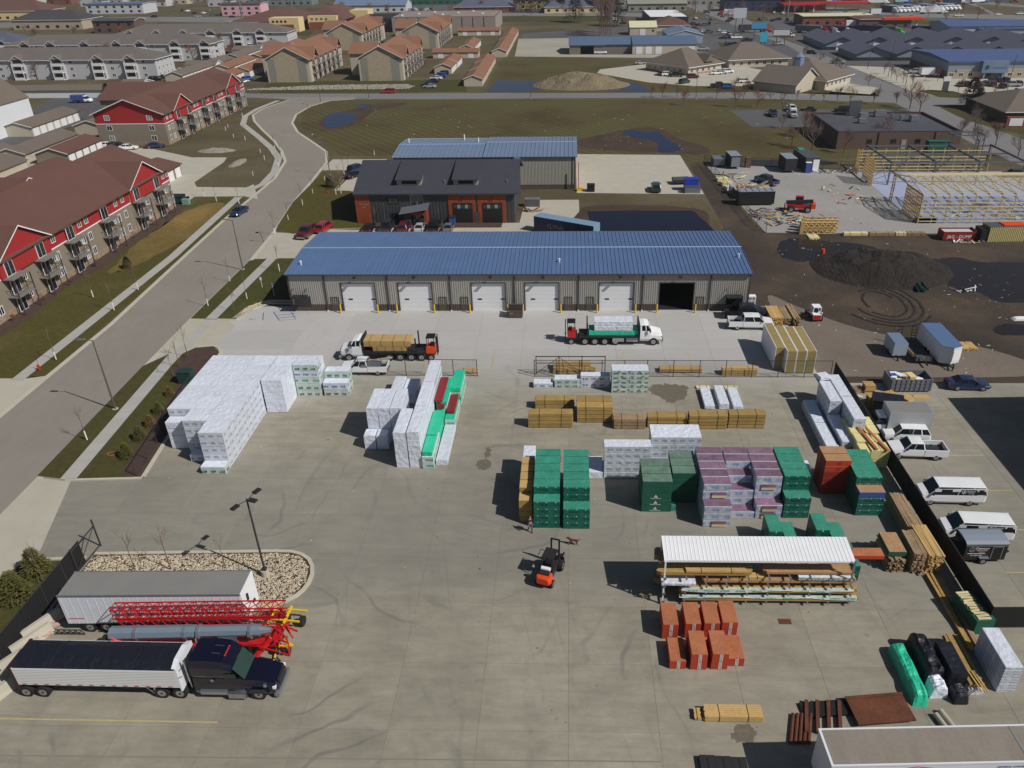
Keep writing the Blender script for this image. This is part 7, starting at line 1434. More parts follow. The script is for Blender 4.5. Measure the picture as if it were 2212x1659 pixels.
o = thing('disc_harrow','yellow frame tillage implement with dark discs behind the crane head','implement',(-21.9,42.9,0),R(-6)); part(o,'frame',MB().bar((-2,.9,.9),(1.4,.9,.9),.14).bar((-2,-.2,.9),(1.2,-.2,.9),.12).bar((-1.2,1.2,.9),(-1.1,-1.4,.8),.12).bar((0,1.2,.95),(.1,-1.8,.8),.16).bar((.6,-2.6,.8),(1.6,-2.4,.8),.14).bar((.5,-3.8,.0),(.3,-1.6,.8),.12).bar((.3,-1.7,.8),(1.6,-2.4,.8),.12),'yellow')
for k in range(13): put(shared('disc',lambda: MB().tube((-.03,0,0),(.03,0,0),.32,n=10).mesh('disc',['dark'])),'disc',o,(-1.9+k*.24 if k < 9 else .2+(k-9)*.4,.55 if k < 9 else -2.6,.45),R(12))
for x in (-.4,1.0): part(o,'tyre',MB().tube((x,.3,.45),(x+.3,.3,.45),.42,n=12),'rubber')
o = tag(MB().box(-.9,.9,-.55,.55,0,.5).box(-.85,.85,-.5,.5,.5,.56).build('white_hatch','white',None,(-33.4,39.9,.4)),'white flat box lid behind the hopper trailer roof','box')
o = thing('steel_truss','small dark steel truss lying under the corner of the white box trailer','truss',(-38.6,41.9,0)); f = MB().bar((-1.2,0,.05),(1.2,0,.05),.06).bar((-1,0,.5),(1,0,.5),.06)
for k in range(5): f.bar((-1+k*.45,0,.05),(-.78+k*.45,0,.5),.04).bar((-.78+k*.45,0,.5),(-.55+k*.45,0,.05),.04)
part(o,'truss',f,'black')
o = thing('box_trailer','white contractor trailer with dirty grey roof and lettered side at the bottom right corner','semi trailer',(22.0,30.35,0),R(2.2))
part(o,'box',MB().box(-6.6,7.6,-1.22,1.22,.9,4.05),'trailer_side'); part(o,'roof',MB().box(-6.5,5.0,-1.16,1.16,4.052,4.08).box(5.2,7.6,-1.16,1.16,4.052,4.08),'roof_dirty'); part(o,'roof_seam',MB().box(5.0,5.2,-1.2,1.2,4.052,4.1),'trailer_roof')
part(o,'roof_edge',MB().box(-6.64,-6.5,-1.26,1.26,3.98,4.12).box(-6.5,7.6,-1.26,-1.16,3.98,4.12).box(-6.5,7.6,1.16,1.26,3.98,4.12),'trailer_side'); part(o,'roof_line',MB().bar((-3.4,-1.235,3.5),(-1.5,-1.235,3.84),.02,.05).bar((-1.5,-1.235,3.84),(.5,-1.235,3.5),.02,.05),'ink_red')
text('DIETRICH',.62,'ink_blue',o,(-1.5,-1.235,3.2)); 
for k,s in enumerate(('-GENERAL CONTRACTING','-COMMERCIAL','-MULTI-FAMILY','-RESIDENTIAL  REMODELING')): text(s,.2,'ink_blue',o,(4.4-(0 if k % 3 == 0 else .5),-1.235,3.66-k*.24))
add_wheels(o,[(x,y) for x in (-4.8,-3.6) for y in (-1.0,1.0)],.5,.4)
o = tag(MB().box(-2.0,2.0,-1.1,1.1,0,.12).box(-2.05,2.05,.9,1.1,.12,.2).build('steel_plate','rust',None,(21.3,35.7,.35),R(6)),'large rusty steel plate leaning over the sheet piles','steel plate')
for k in range(5): tag(MB().tube((0,-1.2,.12),(0,1.2,.12),.12,n=8).build('rusty_pipe','rust',None,(15.0+k*.3,34.3,.02),R(-18)),f'{ORD[k]} rusty pipe from the left before the rusty plates','pipe','rusty pipes before the plates')
for k in range(4): tag(MB().box(-.12,.12,-1.3,1.3,0,.3).build('rusty_beam','rust',None,(16.2+k*.75,35.2,.02),R(-14)),f'{ORD[k]} rusty steel beam from the left by the plate','steel beam','rusty steel beams by the plate')
tag(MB().box(-1.9,1.9,-.6,.6,0,.18).build('steel_plate','black',None,(17.9,35.9,.02),R(6)),'dark steel frame lying under the rusty plate','steel plate')
for k in range(2): tag(MB().tube((0,-.9,.2),(0,.9,.2),.2,n=12).build('concrete_pipe','concrete_light',None,(25.2+k*.45,34.6+k*.3,.02),R(14)),f'{["left", "right"][k]} pale round pipe lying above the contractor trailer','pipe')
for k in range(6): put_ = tag(MB().box(-.24,.24,-.9,.9,0,.35+.03*(k % 2)).build('rubber_mat','dark',None,(8.7+k*.5,31.2-k*.03,.02),0),f'{ORD[k]} black rubber mat from the left in the bottom row','mat','black mats along the bottom edge')
tag(MB().box(-.5,.5,-.28,.28,.018,.03).build('drain_grate','rust',None,(*P(1695,1343),0),0),'rusty drain grate in the concrete right of the orange stacks','drain'); tag(MB().box(-.5,.5,-.28,.28,.018,.03).build('drain_grate','rust',None,(*P(560,1198),0),0),'rusty drain grate beside the rock island','drain')
# ================================================================== CONSTRUCTION SITE
o = thing('timber_framework','half built timber frame with yellow studs and girts on the gravel pad','building frame',(64.7,141.9,0))
stud = shared('stud',lambda: MB().box(-.08,.08,-.1,.1,0,5.3).mesh('stud',['wood'])); girt = shared('girt',lambda: MB().box(0,34,-.13,-.08,0,.16).mesh('girt',['wood_pale'])); girtb = shared('girtb',lambda: MB().box(-.13,-.08,0,1,0,.14).mesh('girt',['wood']))
for i in range(15): put(stud,'stud',o,(i*2.4,0,0))
for k in range(8): put(girt,'girt',o,(0,0,.35+k*.68))
for (a,b) in ((.2,7.6),(13.6,14.6),(25.5,31.5),(35.2,36.8)):
 n = max(1,int((b-a)/.72))
 for i in range(n+1): put(stud,'stud',o,(0,a+(b-a)*i/n,0))
 for k in range(9): ob = put(girtb,'girt',o,(0,a,.3+k*.6)); ob.scale = (1,b-a,1)
for i in range(12): put(stud,'stud',o,(1+i*2.6,36.8,0))
for k in range(7): ob = put(girt,'girt',o,(0,36.8,.5+k*.7)); ob.scale = (.84,1,1)
tr = MB().bar((0,0,5.3),(0,14.8,5.3),.1,.14).bar((0,0,5.35),(0,7.4,6.7),.1,.14).bar((0,14.8,5.35),(0,7.4,6.7),.1,.14)
for j in range(6): tr.bar((0,1.2+j*2.3,5.3),(0,2.3+j*2.3,5.5+min(j,5-j)*.42),.07).bar((0,2.3+j*2.3,5.5+min(j,5-j)*.42),(0,3.4+j*2.3,5.3),.07)
tr = tr.mesh('roof_truss',['wood'])
for i in range(15): put(tr,'roof_truss',o,(i*2.4,.1,0))
pur = shared('pur',lambda: MB().box(0,34,-.06,.06,0,.08).mesh('purlin',['wood_pale']))
for k in range(24):
 y = .4+k*.6; z = 5.42+(1.35*(1-abs(y-7.4)/7.4)); ob = put(pur,'purlin',o,(random.uniform(0,1.2),y,z+.08)); ob.scale = (random.uniform(.8,1),1,1); ob.rotation_euler = (0,0,R(random.uniform(-.4,.4)))
for i in range(12): part(o,'loose_board',MB().box(0,4,-.08,.08,0,.05),'wood',(random.uniform(3,26),random.uniform(2,12),random.choice([.05,.1,5.5])),R(random.uniform(-60,60)))
for (x,y) in ((8,3),(12,5),(22,4)): part(o,'inner_stack',MB().box(0,3.4,0,1.4,0,.8),'osb')
part(o,'slab',MB().box(.2,34,.2,36.6,.02,.04),'slab_blue'); part(o,'ink_floor',MB().box(5,30,27,36,.045,.06),'slab_blue')
o = thing('steel_skeleton','grey steel portal frame standing over the pale floor slab','building frame',(68.4,168.2,0)); sb = 'steel_grey'
for x in (0,9.4,18.6,28): 
 for y in (0,15.5): part(o,'column',MB().box(x-.12,x+.12,y-.18,y+.18,0,4.6),sb)
 part(o,'beam',MB().box(x-.12,x+.12,-.2,15.7,4.6,5.0),sb)
for y in (0,7.6,15.5): part(o,'beam',MB().box(-.2,28.2,y-.12,y+.12,4.55,4.85),sb)
for (a,b) in (((0,0,.1),(0,7.6,4.5)),((0,7.6,.1),(0,0,4.5)),((9.4,0,.1),(18.6,0,4.5)),((0,0,4.6),(9.4,7.6,4.6))): part(o,'brace',MB().bar(a,b,.1),sb)
for x in (20,27):
 for y in (17,20.5): part(o,'column',MB().box(x-.1,x+.1,y-.1,y+.1,0,6.6),sb)
part(o,'beam',MB().box(20,27,16.9,17.1,6.5,6.75).box(20,27,20.4,20.6,6.5,6.75).box(19.9,20.1,17.1,20.4,6.5,6.75).box(26.9,27.1,17.1,20.4,6.5,6.75),sb)
def simple_box(name,lab,cat,X,Y,w,d,h,m,top=None,rz=0,z0=0,parts=(),group=None):
 o = thing(name,lab,cat,(X,Y,z0),R(rz),group); part(o,'body',MB().box(-w/2,w/2,-d/2,d/2,.0,h),m); part(o,'top',MB().box(-w/2-.04,w/2+.04,-d/2-.04,d/2+.04,h,h+.08),top or m)
 for nme,b,mm in parts: part(o,nme,MB().box(*b),mm)
 return o
simple_box('cargo_trailer','dark enclosed trailer with blue roof at the back left of the pad','trailer',38.2,184.5,2.4,5,2.5,'dark','wall_blue',4,.5,[('ramp',(-1,1,-2.6,-2.5,.1,2.2),'galv')]); simple_box('flat_trailer','low grey trailer beside the blue roofed one','trailer',35,186,2.6,4,1.4,'steel','galv',0,.4)
simple_box('cargo_trailer','dark enclosed trailer left of the long shed with blue toilet','trailer',50,181,2.6,5.4,2.7,'dark','wall_blue',3,.5); simple_box('storage_container','long grey shed with green tarp on its roof and white end door','container',54.8,183.5,3.2,9,3.2,'wall_charcoal','steel',4,0,[('end_door',(.1,1.5,-4.6,-4.5,.1,2.8),'white'),('green_tarp',(-1,.4,2.6,4.4,3.3,3.5),'green_panel')])
simple_box('portable_toilet','blue portable toilet in front of the long grey shed','portable toilet',54.1,178.7,1.2,1.2,2.3,'ink_blue','white'); simple_box('pallet_stack','dark pallet stack right of the blue roofed trailer','pallets',41.6,183.8,1.2,1.2,2.2,'brick_brown')
o = simple_box('long_trailer','long black trailer with panelled grey top at the left of the pad','trailer',37.2,154.6,7.2,2.4,2.5,'black','wall_blue',2,.3); 
for k in range(6): part(o,'top_rib',MB().box(-3.4+k*1.3,-3.34+k*1.3,-1.2,1.2,2.58,2.64),'dark')
o = simple_box('flatbed_trailer','deck trailer loaded with boards, orange barrier and a long beam','trailer',38.0,160.6,7.5,5.2,1.0,'dark','wood',2,.4)
for k in range(16): part(o,'load_piece',MB().bar((random.uniform(-3.4,3),random.uniform(-2.4,2.2),1.2),(random.uniform(-3.2,3.4),random.uniform(-2.2,2.3),1.35+random.uniform(0,.5)),.2,.12),['wood_pale','orange_paint','wood','brick_red','galv'][k % 5])
part(o,'beam',MB().bar((-.5,-2,1.6),(3.2,1.6,2.1),.4,.3),'galv')
simple_box('air_compressor','teal metal box between the loaded deck and the site fence','box',34.2,162.4,1.3,1.6,1.5,'wall_ltblue'); car('crew',1656,398,'navy',120,'dark pickup truck parked beyond the loaded deck trailer')
for k in range(3): tag(MB().box(-1.2,1.2,-.7,.7,0,.7).build('pallet_load',['yellow_foam','wood_pale','white'][k],None,(33.6+k*.4,172-k*3.4,.03),R(12)),['yellow insulation pile near the fence top left of the pad','pale board pile below the yellow insulation','white sheet pile beside the teal box'][k],'material pile')
def junk(lab,X,Y,n,sx,sy,mats_,seed,h=.8,L=(1,3)):
 r = random.Random(seed); o = thing('scrap_pile',lab,'scrap pile',(X,Y,0))
 for k in range(n):
  a = Vector((r.uniform(-sx,sx),r.uniform(-sy,sy),r.uniform(.08,h*.6))); t = r.uniform(0,pi); l = r.uniform(*L); b = a+Vector((cos(t)*l,sin(t)*l,r.uniform(-.2,.3))); b.z = max(.05,b.z)
  part(o,'piece',MB().bar(a,b,r.uniform(.08,.3),r.uniform(.04,.14)),mats_[k % len(mats_)])
 return o
junk('pile of grey pipes, red scraps and yellow frames in the corner of the pad',39.5,147,34,4,3.4,['galv','brick_red','dark','yellow','galv'],1); junk('heap of black steel members and white tarp lower on the pad',41.5,142,26,4,2.4,['black','white','dark','steel','wood'],2); junk('boards and dark bags heaped beside the roof trusses',46.5,141.5,18,2.2,1.6,['wood','black','wood_old','osb'],3,1.6)
junk('scattered timbers and bags before the steel skeleton',58,160,26,5,7,['wood_pale','wood','dark','orange_paint','white'],21,.3,(.6,2.2)); junk('offcuts and tools strewn under the timber framework',80,150,30,12,6,['wood_pale','brick_red','wood','white','dark'],22,.8); junk('loose boards and drums along the site fence',36.5,170,24,2.4,8,['wood_pale','galv','yellow_foam','dark','edge_red'],23,.6)
junk('light pole sections and planks lying behind the dark trailer',60,178.5,16,3.6,1.2,['galv','white','dark'],4,.4)
for k in range(3):
 o = thing('truss_stack',f'{["front", "middle", "rear"][k]} stack of yellow wood trusses at the edge of the pad','trusses',(44.6+k*.7,136.2+k*1.5,0),0,'stacks of wood trusses'); t = MB()
 for z in (0,1.2): t.bar((-2.8,0,.1+z),(3.2,0,.1+z),.5,.1).bar((-2.8,0,.9+z),(3.2,0,.9+z),.5,.1)
 part(o,'chord',t,'wood'); w = MB()
 for z in (0,1.2):
  for i in range(6): w.bar((-2.8+i,0,.1+z),(-2.3+i,0,.9+z),.45,.08).bar((-2.3+i,0,.9+z),(-1.8+i,0,.1+z),.45,.08)
 part(o,'web',w,'wood_pale'); part(o,'end_block',MB().box(-3.2,-2.6,-.4,.4,0,2.3),'wood')
pile('yellow spilled boards in front of the wood trusses',42.5,44.4,133.2,135.4,.3,'wood_pale',seed=8)
for (x0,x1,m,l) in ((49,53.2,'wood_pale','pale'),(53.6,58,'wood_old','dark'),(58.2,60,'wood_pale','second pale'),(60.2,63.4,'wood_old','second dark')): boards(x0,x1,134.8,135.8,.02,.5,1,f'{l} board bundle in the row along the front edge of the pad','board bundles along the pad edge',m)
def telehandler():
 o = thing('telehandler','red telehandler with black boom on the gravel pad','telehandler',(44.8,149.6,.02),R(170)); part(o,'chassis',MB().box(-2.2,2.4,-.7,.7,.7,1.4),'red_paint'); part(o,'boom',MB().bar((-2.4,.1,2.1),(2.6,.1,1.7),.6,.6),'dark'); part(o,'cab',MB().box(-.6,.8,-1.15,-.3,1.3,2.7),'black'); part(o,'counterweight',MB().box(-2.9,-2.1,-.9,.9,.8,1.7),'orange_paint'); part(o,'fork',MB().box(2.7,2.8,-.7,.7,.3,1.4).box(2.8,4.0,-.5,-.38,.3,.38).box(2.8,4.0,.38,.5,.3,.38),'dark'); part(o,'cab_roof',MB().box(-.65,.85,-1.2,-.25,2.7,2.78),'red_paint'); add_wheels(o,[(-1.5,-.95),(-1.5,.95),(1.6,-.95),(1.6,.95)],.62,.42)
telehandler()
o = thing('dumpster','low dark red open dumpster lettered in white at the edge of the mud','dumpster',(68.1,133.4,0)); part(o,'side',MB().box(-2.8,2.8,-1.2,-1.1,.2,1.6).box(-2.8,2.8,1.1,1.2,.2,1.6).box(-2.8,-2.7,-1.1,1.1,.2,1.6).box(2.7,2.8,-1.1,1.1,.2,1.8),'edge_red'); part(o,'floor',MB().box(-2.7,2.7,-1.1,1.1,.2,.3),'dark'); part(o,'load',MB().box(-2.5,2.4,-.9,.9,.3,1.45),'pipe_white'); text('J&G - DUMP',.8,'ink_white',o,(0,-1.21,.7))
o = simple_box('shipping_container','tan corrugated container with red sheeting on top at the right edge','container',75.8,133,6.4,2.6,2.6,'panel_edge','steel',3)
for k in range(20): part(o,'side_rib',MB().box(-3.1+k*.32,-2.96+k*.32,-1.36,-1.3,0,2.6),'yellow_foam')
part(o,'red_sheet',MB().box(-.6,3.2,-1,1,2.7,2.85),'orange_paint'); part(o,'dark_cover',MB().box(-4.4,-3.3,-1.2,1.2,0,2.2),'black')
junk('loose white and grey scrap below the dark red dumpster',69.5,131,16,3,.8,['white','galv','wood_old'],6,.3); 
o = thing('shipping_container','long navy container with pale blue roof behind the warehouse','container',(-6.45+.0,137.9,0),R(-29.2)); part(o,'body',MB().box(0,12.2,.0,2.44,.1,2.85),'navy_wall'); part(o,'roof',MB().box(-.02,12.22,-.02,2.46,2.85,2.93),'roof_sky'); part(o,'end_frame',MB().box(12.2,12.3,0,2.44,0,2.9),'roof_sky')
for k in range(40): put(shared('crib',lambda: MB().box(0,.14,-.05,0,.1,2.8).mesh('side_rib',['navy_wall'])),'side_rib',o,(.1+k*.3,0,0))
text('FLYNN',1.1,'ink_grey',o,(4.6,-.06,1.5))
o = simple_box('generator_unit','grey cooling unit on a pad by the charcoal office corner','unit',-7.4,153.8,3,1.4,1.5,'steel','galv'); junk('small pile of pallet boards below the cooling unit',-7.2,150,12,1.2,.6,['wood_old','rust'],7,.5)
o = simple_box('canopy_box','bright blue covered trailer on the pale storage pad','trailer',25.8,164.8,2.8,2.0,2.0,'blue_tarp','blue_tarp',2,.5); simple_box('cage_trailer','grey mesh cage in front of the blue covered trailer','cage',25.9,162.8,3.2,1.2,1.3,'galv','steel'); simple_box('equipment_trailer','dark low trailer carrying grey panels on the storage pad','trailer',24.4,170,3.6,2.6,.6,'dark','steel',6,.5); simple_box('bin','black bin at the lower left corner of the storage pad','bin',4.6,164.4,1.6,1.6,1.4,'black'); simple_box('lift_base','yellow lift base with red mast at the corner of the pale building','lift',2.3,164.6,1.2,.9,.7,'yellow',None,0,0,[('mast',(-.4,-.25,-.1,.1,.7,6),'red_paint')])
for (px,py,l) in ((1552,668,'left of the black pickup'),(1622,656,'right of the warehouse corner')):
 x,y = P(px,py); o = thing('window_crate',f'white framed window crate standing {l}','crate',(x,y,0)); part(o,'frame',MB().box(-.55,.55,-.4,.4,0,1.3),'white')
 for i in (0,1):
  for j in (0,1): part(o,'pane',MB().box(-.46+i*.5,-.06+i*.5,-.42,-.4,.12+j*.6,.6+j*.6),'galv')
x,y = P(1115,684); o = thing('dumpster','brown dumpster standing between two truck bays','dumpster',(x,y,.02)); part(o,'bin',MB().extr([(-.85,1.4),(.85,1.6),(.85,.1),(-.6,.1)],-.95,.95,'X'),'brick_brown'); part(o,'lid',MB().box(-.97,.97,-.87,.87,1.5,1.58),'dark'); part(o,'label_plate',MB().box(-.8,-.4,-.74,-.7,.8,1.0),'white')
pile('golden lumber pile nearest the loader on the mud',27.6,29.3,97.6,101.2,1.4,'wood',seed=11); pile('middle brown lumber pile on the mud',29.5,30.5,97.8,101.6,1.1,'wood_old',seed=12); pile('outer brown lumber pile on the mud',30.7,31.6,97.6,102,1.2,'wood_old',seed=13)
o = thing('skid_loader','red and white skid steer loader on the mud','skid steer',(34.3,99.8,0),R(90)); part(o,'body',MB().box(-1.1,.6,-.55,.55,.35,1.1),'white'); part(o,'rear_door',MB().box(-1.18,-1.1,-.5,.5,.4,1.05),'red_paint')
cg = MB()
for x in (-.6,.5):
 for y in (-.5,.5): cg.bar((x,y,1.1),(x,y,1.95),.09)
cg.box(-.65,.6,-.55,.55,1.95,2.02); part(o,'cab_frame',cg,'white'); part(o,'seat',MB().box(-.3,.2,-.3,.3,1.1,1.5),'black'); part(o,'bucket',MB().box(1.2,1.9,-.9,.9,.1,.6),'dark'); part(o,'lift_arm',MB().bar((-.9,-.65,1.3),(1.3,-.65,.5),.14).bar((-.9,.65,1.3),(1.3,.65,.5),.14),'white'); add_wheels(o,[(-.6,-.7),(-.6,.7),(.5,-.7),(.5,.7)],.4,.28)
o = thing('enclosed_trailer','tall white enclosed trailer with blue roof on the mud','trailer',(46.9,88.6,0)); part(o,'box',MB().prism([(-1.25,-2.6),(0,-3.2),(1.25,-2.6),(1.25,4),(-1.25,4)],.5,2.7),'siding_white'); part(o,'roof',MB().prism([(-1.25,-2.6),(0,-3.2),(1.25,-2.6),(1.25,4),(-1.25,4)],2.71,2.76),'metal_roof_blue'); part(o,'nose_panel',MB().add([(.05,-3.22,.9),(1.27,-2.63,.9),(1.27,-2.63,2.3),(.05,-3.22,2.3)],[(0,1,2,3)]),'white'); part(o,'tongue',MB().bar((-.5,-2.8,.5),(0,-4.2,.5),.12).bar((.5,-2.8,.5),(0,-4.2,.5),.12).bar((0,-4.0,0),(0,-4.0,.9),.1),'black')
for y in (.2,1.1): part(o,'wheel',MB().tube((-1.3,y,.36),(-1.1,y,.36),.36,n=12),'rubber')
o = thing('enclosed_trailer','small pale blue enclosed trailer left on the mud','trailer',(41.6,89.4,0)); part(o,'box',MB().box(-.85,.85,-1.5,1.6,.4,2.1),'wall_ltblue'); part(o,'roof',MB().box(-.83,.83,-1.48,1.58,2.1,2.15),'metal_roof_pale'); part(o,'tongue',MB().bar((-.4,-1.5,.45),(0,-2.5,.45),.1).bar((.4,-1.5,.45),(0,-2.5,.45),.1),'black'); part(o,'wheel',MB().tube((-.9,0,.33),(-.75,0,.33),.33,n=12),'rubber')
o = thing('utility_trailer','dark flat utility trailer with two upright ramps between the enclosed ones','trailer',(44.1,89.4,0)); part(o,'deck',MB().box(-1.1,1.1,-2.4,2.4,.5,.65),'tarp'); part(o,'tool_box',MB().box(-1,1,-3.0,-2.4,.4,1.0),'steel'); part(o,'spare_wheel',MB().tube((-.3,-3.1,.8),(-.3,-3.0,.8),.3,n=12),'chrome'); part(o,'tongue',MB().bar((0,-2.8,.45),(0,-4.2,.45),.14),'black')
for x in (-1.4,.4): 
 rp = MB().bar((x,2.5,.6),(x,2.9,2.6),.06).bar((x+.6,2.5,.6),(x+.6,2.9,2.6),.06)
 for k in range(5): rp.bar((x,2.55+k*.08,.8+k*.4),(x+.6,2.55+k*.08,.8+k*.4),.06)
 part(o,'ramp',rp,'black')
part(o,'side_board',MB().box(-1.2,-1.1,-2.4,1.2,.65,1.1),'osb'); add_wheels(o,[(-1.25,.3),(1.25,.3)],.34,.22)
pile('yellow and brown boards beside the tall white trailer',49.6,52.4,90.2,91.8,.4,'wood',seed=15)
for k in range(4): tag(MB().tube((0,-3.6,.22),(0,3.6,.22),.2,n=8).build('drain_pipe','pipe_green',None,(52.6+k*.42,112.6,.1+.25*(k % 2)),R(-6)),f'{ORD[k]} dark green drain pipe from the left below the soil heap','pipe','dark green drain pipes')
o = thing('roll_off_dumpster','grey ribbed roll off dumpster full of white board and rubble','dumpster',(39.8,80.6,0)); part(o,'side',MB().box(-2.4,2.4,-1.2,-1.1,.2,1.7).box(-2.4,2.4,1.1,1.2,.2,1.7).box(-2.4,-2.3,-1.1,1.1,.2,1.7).box(2.3,2.4,-1.1,1.1,.2,1.7),'dump_grey'); part(o,'floor',MB().box(-2.3,2.3,-1.1,1.1,.2,.3),'dark')
for k in range(9): part(o,'side_rib',MB().box(-2.3+k*.56,-2.2+k*.56,-1.27,-1.2,.2,1.7),'dump_grey')
for z in (.7,1.2): part(o,'side_rail',MB().box(-2.4,2.4,-1.24,-1.2,z,z+.08),'dump_grey')
for k in range(22): part(o,'debris',MB().box(-.4,.4,-.3,.3,0,.12),['cream','white','wood_pale','ink_blue','cream','white'][k % 6],(random.uniform(-1.8,1.8),random.uniform(-.7,.7),1.2+random.uniform(0,.5)),R(random.uniform(0,180)))
def pallets(px,py,n,lab,m='wood',rz=0,tilt=0):
 x,y = P(px,py); me = shared(('pal',m),lambda: (lambda b: [b.box(-.6,.6,-.5+i*.17,-.5+i*.17+.11,.1,.125) for i in range(7)] and b)(MB().box(-.6,.6,-.5,-.42,0,.1).box(-.6,.6,-.04,.04,0,.1).box(-.6,.6,.42,.5,0,.1)).mesh('pallet',[m]))
 for k in range(n): tag(put(me,'pallet',None,(x+random.uniform(-.05,.05),y+random.uniform(-.05,.05),.02+k*.13),R(rz+random.uniform(-4,4))),f'{"only" if n == 1 else "top" if k == n-1 else ORD[k]+" from below"} pallet of the {lab}','pallet','wooden pallets by the grey dumpster')
pallets(1875,846,8,'tall stack left of the grey dumpster'); pallets(1884,872,8,'stack below the tall one',rz=3); pallets(1884,880,4,'low stack nearest the fence'); pallets(1922,862,6,'leaning stack below the grey dumpster',rz=20); pallets(1958,866,4,'low fanned stack right of the leaning one',rz=35); pallets(1852,845,3,'small dark stack by the fence corner','wood_old',10); pallets(1850,862,2,'white painted ones by the fence','guard_white',60)
tag(MB().box(-.9,.9,-.45,.45,0,.06).build('board_sheet','wood',None,(*P(1990,858),.02)),'flat yellow board lying right of the fanned pallets','board')
o = simple_box('cargo_trailer','black tarped trailer behind the white box truck','trailer',*P(1912,892),3.2,2.0,1.6,'black','tarp',-15,.3)
x,y = P(2118,1216); o = thing('enclosed_trailer','black lettered enclosed trailer with grey rounded roof beside the lower van','trailer',(x+.1,y+.95,0),R(1))
part(o,'box',MB().box(-1.75,1.75,-.95,.95,.35,2.1),'dark_gloss'); part(o,'roof',MB().extr([(-1.0,2.1),(-.7,2.24),(0,2.3),(.7,2.24),(1.0,2.1)],-1.8,1.8,'X'),'wall_blue'); part(o,'trim_rail',MB().box(-1.8,1.8,-1.0,-.95,1.98,2.1).box(-1.76,1.76,-.97,-.95,1.84,1.88),'galv'); part(o,'side_door',MB().box(.55,1.35,-.975,-.95,.5,1.75),'black'); part(o,'door_frame',MB().box(.5,.56,-.985,-.95,.45,1.8).box(1.34,1.4,-.985,-.95,.45,1.8).box(.5,1.4,-.985,-.95,1.76,1.82),'galv')
text('Dawson',.34,'ink_white',o,(-.35,-.975,1.62)); text('INSULATION',.15,'ink_white',o,(-.35,-.975,1.38)); text('Fargo, ND',.11,'ink_white',o,(-.35,-.975,1.22)); text('701-280-6755',.18,'ink_white',o,(-.75,-.975,.86)); part(o,'rule_line',MB().box(-1.5,0,-.97,-.955,1.04,1.07),'ink_white')
lg = MB()
for i in range(6): a = i*pi/3+pi/6; b = a+pi/3; lg.bar((-1.2+.26*cos(a),-.972,1.5+.26*sin(a)),(-1.2+.26*cos(b),-.972,1.5+.26*sin(b)),.04)
for a in (pi/2,pi/2+2*pi/3,pi/2+4*pi/3): lg.bar((-1.2,-.972,1.5),(-1.2+.25*cos(a),-.972,1.5+.25*sin(a)),.04)
part(o,'hexagon_logo',lg,'ink_grey'); part(o,'red_mark',MB().add([(-1.36,-.974,1.32),(-1.04,-.974,1.32),(-1.2,-.974,1.46)],[(0,1,2)]),'ink_red'); part(o,'fender',MB().box(-.5,.3,-1.2,-.95,.66,.74),'galv'); part(o,'tongue',MB().bar((1.75,-.4,.45),(2.6,0,.45),.1).bar((1.75,.4,.45),(2.6,0,.45),.1),'black'); add_wheels(o,[(-.1,-1.05),(-.1,1.05)],.32,.2)
gable_shell('neighbour_building','grey building standing right of the van park and shading it','building',52.2,74,34,73.8,8.9,9.6,'Y','wall_metal','metal_roof_pale',.1)
simple_box('parked_trailer','white trailer right of the black trailer, just outside the picture','trailer',44.6,45.6,3.0,9,3.4,'white')
# ================================================================== POLES, PLANTS, SMALL THINGS
def street_lamp(px,py,h,arm,lab,m='pole',ang=180):
 x,y = P(px,py); o = thing('street_lamp',lab,'street lamp',(x,y,0),0,None)
 part(o,'pole',MB().tube((0,0,0),(0,0,h),.11,.06,8),m); part(o,'base',MB().tube((0,0,0),(0,0,.16),.32,n=12),'concrete_light'); a = R(ang); part(o,'arm',MB().tube((0,0,h-.1),(arm*cos(a),arm*sin(a),h+.1),.04,n=6),m); part(o,'lamp_head',MB().box(-.42,.42,-.16,.16,0,.1),'galv',(arm*cos(a)*1.25,arm*sin(a)*1.25,h+.06),a)
street_lamp(250,885,8.9,1.0,'tall single arm street lamp on the near grass verge'); street_lamp(525,583,8.4,1.0,'tall street lamp on the verge beyond the yard entrance'); street_lamp(713,378,8.2,1.0,'street lamp where the street bends behind the office')
street_lamp(674,291,8.2,1,'thin street lamp at the near end of the curve'); street_lamp(797,214,9,1,'street lamp on the far road below the right tan block'); street_lamp(693,222,9,1,'street lamp at the street junction with the far road'); street_lamp(1147,213,9,1,'street lamp in front of the left pond on the far road'); street_lamp(1503,214,9,1,'street lamp opposite the hip roofed office')
for (a,b,h,l) in ((1874,149,13,'first'),(1918,167,13,'second'),(1956,185,12,'third'),(2173,207,13,'fourth')):
 street_lamp(a,b,h,.8,f'{l} dark lamp mast from the left in the showroom lot','pole_dark')
for (a,b,h,l) in ((1335,54,34,'tall blue grey mast beside the bare poplars'),(525,46,40,'tall pale mast right of the far upper left lots'),(633,30,30,'thin mast in front of the school roof'),(1700,42,24,'thin mast by the avenue at the top'),(1502,30,30,'mast beside the white roofed building')): tag(MB().tube((0,0,0),(0,0,h),.55,.3,8).build('mast','galv',None,(*P(a,b),0)),l,'mast')
o = thing('triple_lamp','tall lamp with three square heads on a concrete plinth in the rock island','lamp post',(-25.46,48.4,0)); part(o,'plinth',MB().tube((0,0,0),(0,0,.75),.36,.34,16),'concrete_light'); part(o,'base_plate',MB().box(-.18,.18,-.18,.18,.75,.95),'pole_dark'); part(o,'pole',MB().tube((0,0,.8),(0,0,8.2),.1,.07,8),'pole_dark')
